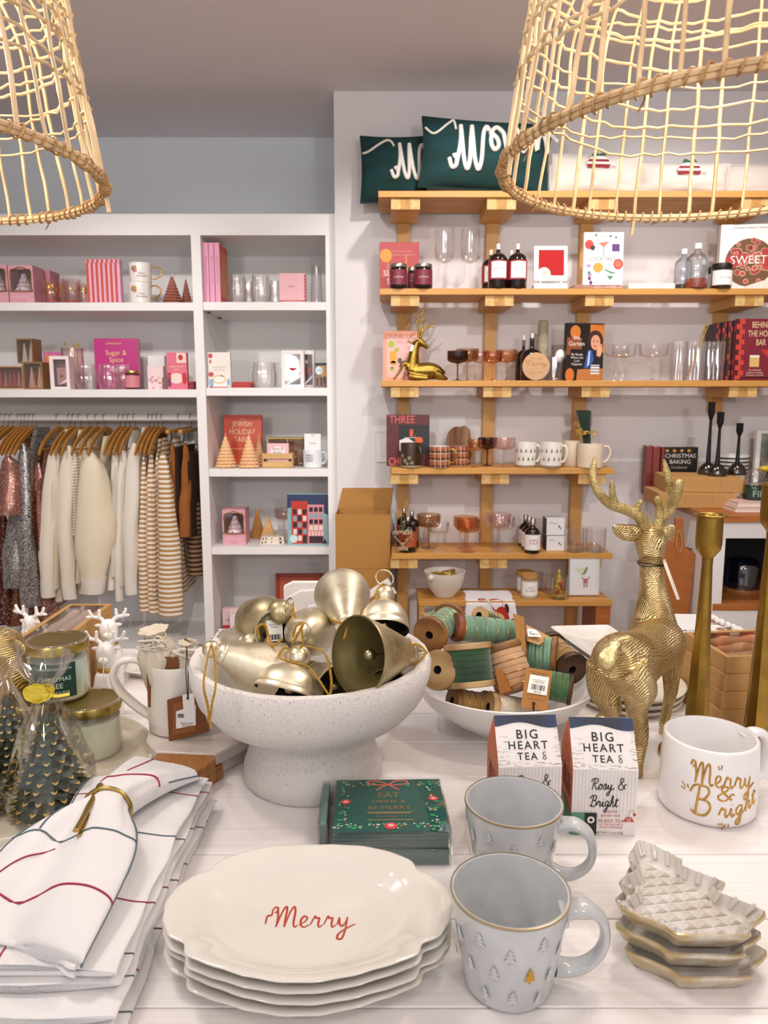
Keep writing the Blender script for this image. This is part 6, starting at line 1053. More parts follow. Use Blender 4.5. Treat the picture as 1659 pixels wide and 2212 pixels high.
s_ = ob('sticker', MB().box(-.009, .012, -.014, .014, .012, .0126), m_paper, t); text('Dining\nMetal Finish', s_, m_black, (.0015, .006, .0118), w=.016, rot=(0, pi, pi)); bc = MB(); [bc.box(-.006+.0013*k, -.006+.0013*k+(.0004+.0004*(k*7 % 3)), -.012, -.005, .0116, .0118) for k in range(12)]; ob('bar_code', bc, m_black, s_)
bell('pale bell mostly buried at the left back, ridged knob showing', (505, 1402, .995), (535, 1388, .955), .03, 'cone', ball=.0115, ring=False)
bell('pale cone bell buried in front, between the dome bell and the open mouth', (735, 1492, .87), (680, 1448, .93), .036, 'cone', ball=.01, ring=False)
bell('dull bell low at the right side of the stone bowl', (838, 1488, .865), (850, 1445, .925), .027, 'cone', m=m_bell2, ball=.009, ring=False)
# ================================================================ bowl of ribbon spools
SB = V((.179, 1.07, ZT)); t = thing('serving_bowl', 'wide white bowl filled with ribbon spools', 'bowl', SB)
ob('bowl_wall', MB().lathe([(0, .004), (.05, 0), (.053, 0), (.054, .008), (.085, .02), (.12, .048), (.136, .072), (.139, .079), (.1365, .08), (.131, .072), (.112, .05), (.08, .026), (0, .018)], 90), M('#f1eeec', .3, coat=.3), t, smooth=60)
woods = {k: ramp_mat('wood_'+k, 'wave', [(0, a), (1, b)], 9, .5, axis=1, dist=4, stretch=(1, 1, 3)) for k, a, b in (('light', '#bf9d6e', '#a07d50'), ('mid', '#976a3a', '#764c26'), ('red', '#8a4a26', '#6b3216'), ('dark', '#5a3a20', '#3c2410'))}
m_hole = M('#1a100a', .8)
def spool(label, a, b, R_, wood, rib, core=.84, turns=9, gold=True, tags=None):
    """a, b: (px, py, depth) of the two ends; the first end turns its face outward"""
    A, B = at_y(*a), at_y(*b); L_ = (B-A).length; t = thing('ribbon_spool', label, 'spool', A, 0, 'ribbon spools'); t.rotation_euler = axisM(A, B).to_euler(); w_ = woods[wood]; th = min(.01, L_*.14)
    ends = MB()
    for z0 in (0, L_-th):
        f = MB().lathe([(.006, z0), (R_*.97, z0), (R_, z0+.0012), (R_, z0+th-.0012), (R_*.97, z0+th), (.006, z0+th)], 40, cap=False); ob('wooden_end', f, w_, t, smooth=40)
    ob('bore', MB().lathe([(.006, .0005), (.006, L_-.0005)], 20, cap=False).lathe([(.0001, th), (.006, th)], 20, cap=False), m_hole, t)
    c = MB(); pr = []; z = th
    p = (L_-2*th)/turns
    for k in range(turns): pr += [(R_*core*.965, th+k*p), (R_*core, th+k*p+p*.12), (R_*core*1.01, th+k*p+p*.8), (R_*core*.99, th+(k+1)*p-.0003)]
    ob('ribbon', MB().lathe(pr, 40, cap=False, fn=lambda r, z, a: r*(1+.006*sin(3*a+z*90))), rib, t, smooth=40)
    if gold:
        gt = MB(); [gt.tube([((R_*core*1.012)*cos(x), (R_*core*1.012)*sin(x), th+p*(k+.03)+p*.5*x/2/pi) for x in [2*pi*j/30 for j in range(30)]], .00055, 5) for k in range(0, turns, 2)]; ob('gold_thread', gt, m_gold, t)
    return t
def velvet(c, d): return M(c, .75, sheen=.5, var=.4, vs=25, col2=d)
v_mint, v_dark, v_peach, v_tan, v_green = velvet('#6b9078', '#4a745c'), velvet('#1f4a26', '#0f2e16'), velvet('#c99e76', '#b0845c'), velvet('#b08a4e', '#8f6a34'), velvet('#3f7a4c', '#275634'); v_white = M('#d8ccbc', .8, var=.3, vs=60, col2='#b8a88e')
spool('long mint green ribbon spool lying on top, dark red wooden end', (981, 1355, 1.06), (1118, 1368, 1.085), .0215, 'red', v_mint, .9, 10)
spool('spool with broad pale brown end facing front at the left', (927, 1372, 1.03), (975, 1335, 1.1), .0265, 'mid', v_mint, .8)
spool('upright dark green velvet spool with pale wooden ends', (1019, 1484, 1.0), (1009, 1390, 1.02), .0345, 'light', v_dark, .93, 5, False)
spool('upright peach ribbon spool with brown top end', (1116, 1496, 1.01), (1082, 1392, 1.04), .031, 'mid', v_peach, .94, 6)
spool('pale wooden spool end facing left beside the stone bowl', (945, 1447, 1.0), (985, 1452, 1.05), .0285, 'light', v_mint, .8)
spool('mint ribbon spool with glossy brown end towards the right', (1203, 1418, 1.07), (1135, 1412, 1.085), .03, 'mid', velvet('#7fae94', '#5f8f76'), .9, 6)
spool('dark brown wooden spool with tan ribbon at the right back', (1237, 1447, 1.06), (1185, 1395, 1.13), .0265, 'dark', v_tan, .85, 7)
spool('green ribbon spool low at the right with dark wooden end', (1236, 1490, 1.01), (1175, 1478, 1.02), .0225, 'dark', v_green, .93, 6)
spool('brown wooden spool with gold tan ribbon at the front left', (976, 1514, 1.0), (1052, 1527, 1.015), .0225, 'mid', v_tan, .82, 8)
t10 = spool('white ribbed ribbon spool lying at the front of the bowl', (1054, 1527, .985), (1160, 1547, 1.0), .0225, 'light', v_white, .93, 13, False)
spool('mint ribbon spool tucked at the left back with a label', (918, 1352, 1.11), (978, 1330, 1.13), .02, 'light', v_mint, .92)
spool('pale wooden spool end peeping out behind the long mint spool', (1034, 1330, 1.13), (1075, 1345, 1.16), .0155, 'light', v_dark, .8)
def card(name, pts, m, par, Y=None, th=.0008, zoff=0):
    P = [at_y(*p) for p in pts]; n = (P[1]-P[0]).cross(P[-1]-P[0]).normalized(); n = n if n.y < 0 else -n; k = len(P); inv = (Matrix.Translation(par.location) @ par.rotation_euler.to_matrix().to_4x4()).inverted() if par else Matrix()
    Q = [p+n*zoff for p in P]; o = ob(name, MB().add([tuple(inv @ p) for p in Q]+[tuple(inv @ (p-n*th)) for p in Q], [tuple(range(k)), tuple(reversed(range(k, 2*k)))]+[(i, k+i, k+(i+1) % k, (i+1) % k) for i in range(k)]), m, par, smooth=0); return o, Q, n, inv
def on_card(par, s, m, Q, n, inv, u, v, w, flip=False, h=None):
    ex = (Q[1]-Q[0]); ey = (Q[-1]-Q[0]); c = Q[0]+ex*u+ey*v+n*.0006; x = ex.normalized()*(-1 if flip else 1); y = ey.normalized()*(-1 if flip else 1); return text(s, par, m, (0, 0, 0), w=w*ex.length, h=h, rot=(0, 0, 0), bend=lambda a, b: inv @ (c+x*a+y*b))
def barcode(par, Q, n, inv, u0, u1, v0, v1, k=16):
    ex = (Q[1]-Q[0]); ey = (Q[-1]-Q[0]); b = MB(); r = random.Random(4)
    for i in range(k):
        a = u0+(u1-u0)*i/k; c = a+(u1-u0)/k*r.choice((.3, .5, .75)); b.add([tuple(inv @ (Q[0]+ex*p+ey*q+n*.0006)) for p, q in ((a, v0), (c, v0), (c, v1), (a, v1))], [(0, 1, 2, 3)])
    ob('bar_code', b, m_black, par, smooth=0)
Yt = .955
o, Q, n, inv = card('kraft_tag', [(1125, 1527, Yt-.01), (1182, 1537, Yt-.01), (1193, 1450, Yt+.03), (1137, 1441, Yt+.03)], M('#a9743c', .8), t10); l, Q2, n2, inv2 = card('white_label', [(1138, 1496, Yt+.004), (1180, 1503, Yt+.004), (1186, 1464, Yt+.022), (1145, 1457, Yt+.022)], m_paper, t10, zoff=.001)
on_card(t10, 'Velvet Ribbon\non Wood Spool\n2', m_black, Q2, n2, inv2, .5, .72, .62, True); barcode(t10, Q2, n2, inv2, .15, .85, .2, .5); on_card(t10, '$14.00', m_black, Q2, n2, inv2, .5, .1, .35, True); on_card(t10, 'Velvet Ribbon on\nWood Spool, 2 Colors', M('#4a2e14'), Q, n, inv, .5, .88, .7, True); on_card(t10, 'Creative Co-op, Inc.', M('#4a2e14'), Q, n, inv, .5, .24, .6, True)
ob('tag_string', MB().tube([inv @ at_y(1153, 1520, Yt-.008), inv @ at_y(1152, 1540, Yt-.012)], .0012, 6).ball(inv @ at_y(1153, 1519, Yt-.009), .0022, 8), m_black, t10)
sp0 = [o_ for o_ in bpy.data.objects if o_.name.startswith('ribbon_spool')]; 
def sp(i): return [o_ for o_ in bpy.data.objects if o_.get('label') == i][0]
card('kraft_strip', [(1137, 1411, 1.02), (1118, 1395, 1.022), (1108, 1325, 1.04), (1132, 1333, 1.038)], M('#a8793c', .8), sp('long mint green ribbon spool lying on top, dark red wooden end'))
s6 = sp('mint ribbon spool with glossy brown end towards the right'); card('kraft_label', [(1139, 1384, 1.045), (1165, 1393, 1.05), (1190, 1376, 1.09), (1137, 1349, 1.08)], M('#c39a68', .8), s6); o, Q, n, inv = card('white_label', [(1140, 1376, 1.048), (1170, 1377, 1.06), (1158, 1362, 1.075), (1138, 1358, 1.075)], m_paper, s6, zoff=.0012); barcode(s6, Q, n, inv, .1, .8, .15, .6, 10)
card('round_tag', [(1070, 1446, .985), (1082, 1448, .985), (1098, 1468, .98), (1105, 1492, .978), (1080, 1500, .978), (1076, 1480, .98)], M('#a5672c', .8), sp('upright peach ribbon spool with brown top end'))
# ================================================================ gable tea cartons
def tea(label, x0, Y, w, d, hb, hr, rz):
    t = thing('tea_carton', label, 'box', (x0+w/2, Y, ZT), rz, 'gable topped tea cartons'); h2 = hr-.012
    m_wh = M('#f0eae8', .6, var=.06, vs=40); m_sl = M('#eee8e6', .6)
    P = MB(); P.mat(0).add([(-w/2, 0, 0), (w/2, 0, 0), (w/2, 0, hb), (-w/2, 0, hb), (-w/2, d, 0), (w/2, d, 0), (w/2, d, hb), (-w/2, d, hb), (-w/2, d/2, hr), (w/2, d/2, hr)], [(0, 1, 2, 3), (5, 4, 7, 6), (1, 5, 6, 2), (3, 2, 9, 8), (6, 7, 8, 9), (2, 6, 9), (0, 4, 5, 1)]); P.mat(1).add([(-w/2, 0, 0), (-w/2, d, 0), (-w/2, d, hb), (-w/2, 0, hb), (-w/2, d/2, hr)], [(0, 3, 2, 1), (3, 4, 2)])
    ob('carton', P, [m_wh, M('#d07a52', .6, var=.3, vs=18, col2='#c05a38')], t, smooth=0)
    ang = atan2(hr-hb, d/2); rf = (pi/2-(pi/2-ang), 0, 0); n = V((0, -sin(ang), cos(ang))); Ls = sqrt((hr-hb)**2+(d/2)**2)
    on = lambda x, s: V((x, d/2*s, hb+(hr-hb)*s))+n*.0006
    wv = [(x, .80+.05*sin((x/w)*6.5+2.2)-.03*(x/w)) for x in [(-.5+i/18)*w for i in range(19)]]
    ob('navy_top', MB().add([tuple(on(x, s)) for x, s in wv]+[tuple(on(w/2, .995)), tuple(on(-w/2, .995))], [tuple(range(21))]), M('#1c2338', .45, var=.3, vs=12, col2='#23407a'), t, smooth=0)
    for k, (s_, a, b, c) in enumerate((('BIG', .42, .62, .0), ('HEART', .78, .41, .0), ('TEA', .4, .2, -.03))): text(s_, t, m_black, on(c*w, b), w=a*w*.8, rot=(ang, 0, 0), sp=1.25, bold=.008)
    text('C\nO', t, m_black, on(.24*w, .205), h=Ls*.15, rot=(ang, 0, 0), lines=.8, bold=.02)
    gr = MB(); r = random.Random(2)
    for k in range(70):
        x = (r.choice((-1, 1))*(.5-.13*r.random()**1.5))*w; s = r.uniform(.03, .74) if k < 45 else r.uniform(.01, .08); x = x if k < 45 else r.uniform(-.49, .49)*w; l = r.uniform(.001, .006); x = max(-w/2, min(w/2-l, x)); gr.add([tuple(on(x, s)), tuple(on(x+l, s)), tuple(on(x+l, s+.006)), tuple(on(x, s+.006))], [(0, 1, 2, 3)])
    ob('brush_mark', gr, M('#8f8a88', .7), t, smooth=0)
    pl_ = MB(); [pl_.box(x*w-.00012, x*w+.00012, -.0004, -.0001, hb*(.1+.25*r.random()), hb*.99) for x in [-.46+.054*k for k in range(18)]]; ob('plank_print', pl_, M('#d9d2d0', .7), t, smooth=0)
    for s, z0, L0 in (('Rosy', .76, .8), ('Bright', .50, 1)):
        st, L = script(s, .02); kx = .105*w*1.2; stroke(t, 'script', m_black, [[((a-L/2)*kx*1.15+(b*.18-.04)*kx+(-.04*w if s == 'Rosy' else .0), z0*hb+(b-.35)*hb*.17) for a, b in q] for q in st], lambda x, y: (x, -.0007, y), .00046, dens=5)
    st, L = script('&'); stroke(t, 'script', m_black, [[(.27*w+(a-.4)*.17*w, .78*hb+(b-.4)*hb*.19) for a, b in q] for q in st], lambda x, y: (x, -.0007, y), .00046, dens=5)
    art(t, 'black_corner', m_black, [Rc(.0, 0, .19, .34)], w, hb, -.0012, x0=-.3*w); ob('green_corner', MB().box(-w/2, -.3*w, -.0012, -.0006, 0, .34*hb), M('#4a8a6e', .6, var=.4, vs=30, col2='#7fae98'), t, smooth=0)
    fl = [(-.2*w+(.062 if i % 2 else .05)*w*cos(pi*i/12), .24*hb+(.062 if i % 2 else .05)*w*sin(pi*i/12)) for i in range(24)]; f = ob('flower_seal', MB().add(*prism_y(fl, -.0018, -.0013)), m_paper, t, smooth=0); ob('flower_eye', MB().disc((-.2*w, -.0019, .24*hb), .026*w, .0003, 16), m_black, f)
    pk = M('#c0605c', .6)
    for s_, x, z, ww in (('cheerful\nspiced rose', .1, .335, .3), ('BLACK TEA', .12, .225, .38), ('10 TEA SACHETS\nWITH CAFFEINE', .12, .145, .36)): text(s_, t, pk, (x*w, -.0007, z*hb), w=ww*w)
    text('NET WT 1.2 oz (35g)', t, M('#5a4a48', .6), (.1*w, -.0007, .035*hb), w=.42*w); art(t, 'tea_bag_print', M('#c23a34', .6), [[(.8, .22), (.97, .22), (.92, .285), (.85, .285)], Ci(.97, .33, .022, .02)], w, hb, -.0011); ob('tag_line', MB().tube(cat([(.385*w, -.0008, .29*hb), (.39*w, -.0008, .37*hb), (.45*w, -.0008, .39*hb), (.47*w, -.0008, .34*hb)], 4), .0002, 4), pk, t); text('10', t, m_paper, (.385*w, -.0013, .252*hb), w=.06*w)
    ob('side_green', MB().box(-w/2-.0009, -w/2-.0002, .0, d*.85, 0, .3*hb), M('#4f8f74', .6, var=.5, vs=25, col2='#9dbcae'), t, smooth=0); li = MB(); [li.box(-w/2-.0009, -w/2-.0004, d*.12, d*.8, hb*(.5+.07*k), hb*(.5+.07*k)+.0013) for k in range(5)]; ob('side_text_lines', li, M('#7a2a1a', .6), t, smooth=0)
    ry = MB(); [ry.add([(-w/2-.0008, d*.5, hb*1.02), (-w/2-.0008, d*a, hb*b), (-w/2-.0008, d*(a+.07), hb*b)], [(0, 1, 2)]) for a, b in ((.05, .72), (.3, .66), (.75, .7))]; ob('side_ray', ry, M('#e9b49a', .6), t, smooth=0); return t
def tx(px, py): return at_z(px, py, ZT)
ta = tx(1232, 1800); tb_ = tx(1369, 1800)
tea('gable topped tea carton fully visible, nearest the big white mug', ta.x, ta.y-.003, tb_.x-ta.x, .07, .079, .126, -.05); tea('gable topped tea carton half hidden behind the grey mug', ta.x-.0835, ta.y+.004, tb_.x-ta.x, .07, .079, .126, .04)
# ================================================================ mugs at the front
m_glz = M('#c9cbcc', .12, coat=.5, var=.12, vs=40); m_glz2 = M('#c3c5c8', .12, coat=.5); m_gold2 = M('#c99b3c', .25, 1)
def tree_poly(s): return [(0, 1*s), (.26*s, .68*s), (.12*s, .68*s), (.36*s, .36*s), (.18*s, .36*s), (.46*s, .04*s), (.08*s, .04*s), (.08*s, -.12*s), (-.08*s, -.12*s), (-.08*s, .04*s), (-.46*s, .04*s), (-.18*s, .36*s), (-.36*s, .36*s), (-.12*s, .68*s), (-.26*s, .68*s)]
def tier_tree(b, R_, a, z, s):
    for t_, l_, w_ in ((1, .62, .22), (.74, .34, .33), (.46, .04, .43), (.1, -.14, .08)):
        p = lambda x, y, e: ((R_(z+y*s)+e)*cos(a+x*s/.044), (R_(z+y*s)+e)*sin(a+x*s/.044), z+y*s)
        b.add([p(0, t_, .0003), p(-w_, l_, .0002), p(-w_*.5, l_+.06, .0009), p(w_*.5, l_+.06, .0009), p(w_, l_, .0002), p(0, l_+.22*(t_-l_), .0016), p(0, l_, .0004)], [(0, 1, 2, 5), (0, 5, 3, 4), (1, 6, 5, 2), (6, 4, 3, 5)])
def greymug(label, cx, cy, ang, golds):
    t = thing('mug', label, 'mug', (cx, cy, ZT), 0, 'grey tree mugs'); Rt, Rb, h = .0505, .0375, .0865
    ob('cup', MB().lathe([(0, .002), (Rb-.006, 0), (Rb-.002, .0012), (Rb, .005), (.0415, .03), (.0455, .055), (Rt-.0008, h-.002), (Rt-.0012, h), (Rt-.0034, h), (Rt-.0042, h-.003), (.0418, .055), (.0378, .03), (Rb-.0045, .009), (0, .006)], 72), m_glz, t, smooth=60)
    ob('gold_rim', MB().lathe([(Rt-.0006, h-.0016), (Rt-.0003, h-.001), (Rt-.0006, h+.0004), (Rt-.0018, h+.0006)], 72, cap=False), M('#a8977a', .3, .4), t, smooth=60)
    P = cat([(.043, 0, .068), (.06, 0, .073), (.074, 0, .066), (.0795, 0, .05), (.076, 0, .033), (.064, 0, .0205), (.050, 0, .0165), (.039, 0, .018)], 6); b = MB().tube(P, lambda f: .0052+.0028*abs(2*f-1)**2, 14, flat=.85); Mx = Matrix.Rotation(ang, 4, 'Z') @ Matrix.Diagonal((1, 1.55, 1, 1)); b.v = [Mx @ v for v in b.v]; ob('handle', b, m_glz, t, smooth=60)
    rel = MB()
    for i, (a, z) in enumerate([(-2.75, .055), (-2.25, .063), (-1.72, .055), (-1.15, .064), (-.7, .05), (-2.5, .034), (-2.0, .036), (-1.35, .034), (-.9, .03), (-2.2, .012), (-1.65, .014), (-1.1, .01), (-3.1, .03), (-.45, .068), (.2, .055), (.9, .04), (1.6, .06), (2.3, .04), (2.9, .06)]):
        if any(abs(a-g_[0]) < .15 and abs(z-g_[1]) < .012 for g_ in golds): continue
        R_ = lambda zz: .0375+(.0128)*(zz/h)**.8
        tier_tree(rel, R_, a, z, .0125)
    ob('embossed_pattern', rel, m_glz2, t, smooth=0)
    for a, z in golds:
        gt_ = MB(); tier_tree(gt_, R_, a, z, .0125); ob('gold_tree', gt_, m_gold2, t, smooth=0)
    return t
greymug('grey glazed tree mug nearest the viewer, beside the oval plates', .1055, .565, -.08, [(-1.35, .036)]); greymug('grey glazed tree mug behind, in front of the tea cartons', .1325, .703, -.35, [(-1.72, .033)])
t = thing('mug', 'large white mug lettered Merry and Bright in gold script', 'mug', (.396, .846, ZT)); Rb, Rt, h = .0565, .0535, .0915
ob('cup', MB().lathe([(0, .002), (Rb-.008, 0), (Rb-.002, .0015), (Rb, .006), (Rb-.0003, .03), (Rb-.0012, .06), (Rt+.0005, h-.002), (Rt-.0008, h), (Rt-.0035, h), (Rt-.0045, h-.003), (Rb-.006, .05), (Rb-.008, .01), (0, .007)], 80), M('#f3f0f0', .12, coat=.5), t, smooth=60)
P = cat([(.05, 0, .078), (.066, 0, .084), (.083, 0, .077), (.09, 0, .058), (.085, 0, .036), (.072, 0, .023), (.054, 0, .02)], 6); b = MB().tube(P, .0058, 14); Mx = Matrix.Rotation(.32, 4, 'Z') @ Matrix.Diagonal((1, 1.6, 1, 1)); b.v = [Mx @ v for v in b.v]; ob('handle', b, M('#f3f0f0', .12, coat=.5), t, smooth=60)
Rw = lambda x, y: ((Rb-.0032*max(0, y)/h+.0006)*cos(-2.08+x/.0555), (Rb-.0032*max(0, y)/h+.0006)*sin(-2.08+x/.0555), y)
m_foil = M('#c9a05c', .22, 1)
st, L = script('Merry', .06); stroke(t, 'gold_script', m_foil, [[(a*.0215-.012, .0525+b*.0265-.001*a) for a, b in q] for q in st], Rw, .00125, dens=5)
st, L = script('B'); stroke(t, 'gold_script', m_foil, [[(a*.030-.010, .0145+b*.036) for a, b in q] for q in st], Rw, .00145, dens=5); st, L = script('right', .06); stroke(t, 'gold_script', m_foil, [[(a*.0205+.018, .0155+b*.022+.006*a*a*.35) for a, b in q] for q in st], Rw, .00115, dens=5); st, L = script('&'); stroke(t, 'gold_script', m_foil, [[(a*.025+.0155, .0355+b*.018) for a, b in q] for q in st], Rw, .00125, dens=5)
stroke(t, 'gold_dash', m_foil, [[(-.024, .048), (-.019, .042)], [(-.025, .041), (-.0195, .0395)], [(-.0175, .047), (-.016, .0425)], [(.0145, .077), (.0155, .072)], [(.0185, .078), (.0178, .0725)], [(.017, .006), (.023, .0075)], [(.022, .001), (.026, .0065)], [(.029, .004), (.0295, .007)]], Rw, .0009, dens=3)
# ================================================================ oval plates
def oval(u, k=1):
    a = 2*pi*u; s = 1+.03*abs(cos(3*a+.0))**.8*0; x, y = .1255*cos(a), .0885*sin(a)
    q_ = abs(((a+pi/2) % pi)-pi/2); lob = 1-.05*math.exp(-((q_-.60)/.10)**2)+.012*math.exp(-((q_-.80)/.1)**2)+.004*cos(26*a); return x*lob*k, y*lob*k
def plate_mb():
    prof = [(0, .0062), (.5, .006), (.64, .0062), (.7, .0085), (.78, .0142), (.88, .0185), (.97, .0212), (1.0, .0214), (1.008, .0205), (1.0, .0192), (.9, .0155), (.8, .0105), (.7, .0045), (.66, .001), (.645, 0), (.62, .001), (.3, .0022), (0, .0022)]; rings = []; N = 144
    for k, z in prof:
        ring = []
        for j in range(N):
            u = j/N; wv = max(0, (k-.66)/.34); x0, y0 = .1255*cos(2*pi*u), .0885*sin(2*pi*u); x1, y1 = oval(u); kk = max(k, .002); ring.append(((x0*(1-wv)+x1*wv)*kk, (y0*(1-wv)+y1*wv)*kk, z+.0012*wv*cos(12*pi*u)))
        rings.append(ring)
    return MB().loft(rings, cap=False)
m_plate = M('#e2ddd4', .1, coat=.6); P0 = plate_mb(); me_pl = mesh('oval_plate', P0, m_plate, 60)
for k in range(4):
    o = bpy.data.objects.new('oval_plate', me_pl); SC.collection.objects.link(o); o.location = (-.0665, .5965, ZT+.0097*k); o.rotation_euler = (0, 0, [.03, -.03, .02, 0][k]); tag(o, ['cream scalloped oval plate at the foot of the stack', 'cream scalloped oval plate second from the foot of the stack', 'cream scalloped oval plate third from the foot of the stack', 'cream scalloped oval plate on top of its stack, reading Merry in red'][k], 'plate', 'stacked oval plates')
st, L = script('Merry', .05); stroke(o, 'red_lettering', M('#b5402a', .3), [[((a-L/2)*.0212+.004, b*.027-.012) for a, b in q] for q in st]+[[((-L/2-.32)*.0212+.004, -.008), ((-L/2-.3)*.0212+.004, .002), ((-L/2-.15)*.0212+.004, .003), ((-L/2-.12)*.0212+.004, .0085)]], lambda x, y: (x, y, .0064), .00105, flat=.3, dens=6, taper=True)
# ================================================================ stacked tree plates
tp = [(1381, 1813), (1425, 1830), (1469, 1853), (1471, 1866), (1515, 1884), (1565, 1903), (1560, 1914), (1549, 1922), (1600, 1944), (1655, 1968), (1640, 1990), (1622, 2000), (1618, 2020), (1540, 2021), (1466, 2019), (1440, 2003), (1400, 1985), (1342, 1961), (1352, 1940), (1376, 1921), (1356, 1914), (1337, 1903), (1352, 1888), (1374, 1874), (1364, 1862), (1357, 1848), (1366, 1830)]
TW = [at_z(a, b, ZT+.056) for a, b in tp]; tc = sum(TW, V())/len(TW); TL = [(p.x-tc.x, p.y-tc.y) for p in TW]; TL = [(v.x, v.y) for v in cat([(a, b, 0) for a, b in TL], 3, True)]
if sum(TL[i][0]*TL[(i+1) % len(TL)][1]-TL[(i+1) % len(TL)][0]*TL[i][1] for i in range(len(TL))) < 0: TL = TL[::-1]
m_tp = M('#e0dcd6', .14, coat=.6, var=.15, vs=45, col2='#cbc2b6'); m_tpe = M('#bda576', .22, .4, coat=.4, var=.4, vs=60, col2='#d8d0c2')
ax = V(((at_z(1381, 1813, ZT).x-at_z(1545, 2010, ZT).x), (at_z(1381, 1813, ZT).y-at_z(1545, 2010, ZT).y), 0)).normalized(); bx_ = V((-ax.y, ax.x, 0))
def treeplate():
    t = thing('tree_plate', '', 'plate', (0, 0, 0)); sc = lambda k, z, dz=0: [(x*k, y*k, z) for x, y in TL]
    pl_ = MB().mat(0).loft([sc(.80, .0055), sc(.84, .006), sc(.93, .0125), sc(.965, .0142)], cap=False); pl_.add(sc(.80, .0055), [tuple(range(len(TL)))]); pl_.mat(1).loft([sc(.965, .0142), sc(.99, .0138), sc(1.0, .0122), sc(.985, .0105), sc(.86, .0022), sc(.82, 0)], cap=False); pl_.add(sc(.82, 0), [tuple(reversed(range(len(TL))))]); ob('dish', pl_, [m_tp, m_tpe], t, smooth=45)
    return t, sc
def inside(x, y, k):
    c = False; n = len(TL)
    for i in range(n):
        (x0, y0), (x1, y1) = TL[i], TL[i-1]; x0 *= k; y0 *= k; x1 *= k; y1 *= k
        if (y0 > y) != (y1 > y) and x < (x1-x0)*(y-y0)/(y1-y0)+x0: c = not c
    return c
for k in (0, 1, 3):
    t, sc = treeplate(); t.location = (tc.x+[.003, -.002, .002, 0][k], tc.y-[.002, -.001, .001, 0][k], ZT+.0187*min(k, 2)); t.rotation_euler = (0, 0, [.04, -.03, .03, 0][k]); t.scale = (1, 1, 1.3); t['group'] = 'stacked tree shaped plates'
    t['label'] = ['tree shaped glazed plate at the bottom of its stack', 'tree shaped glazed plate in the middle of its stack', 'tree shaped glazed plate just under the top one', 'tree shaped glazed plate on top, embossed with little trees'][k]
    if k == 3:
        em = MB()
        for i in range(-11, 12):
            for j in range(-11, 12):
                c = ax*(i*.0115)+bx_*((j+.5*(i % 2))*.014)
                for rr in (.8,):
                    if inside(c.x, c.y, .74): em.add([tuple(c+ax*.0065+V((0, 0, .0056)))]+[tuple(c+ax*a+bx_*b+V((0, 0, z))) for a, b, z in ((.002, .0038, .0057), (.0026, .0018, .007), (-.0034, .0064, .0057), (-.0025, 0, .0082), (-.0034, -.0064, .0057), (.0026, -.0018, .007), (.002, -.0038, .0057))], [(0, 2, 1), (1, 2, 4, 3), (2, 6, 4), (4, 6, 7, 5), (0, 7, 6), (0, 6, 2), (3, 4, 5)])
        ob('embossed_pattern', em, m_tp, t, smooth=30); n = len(TL); rb = MB()
        for i in range(0, n, 2):
            x, y = TL[i]; rb.tube([(x*.84, y*.84, .0068), (x*.9, y*.9, .0112), (x*.955, y*.955, .0146)], .0022, 6)
        ob('rim_flute', rb, m_tp, t, smooth=60)
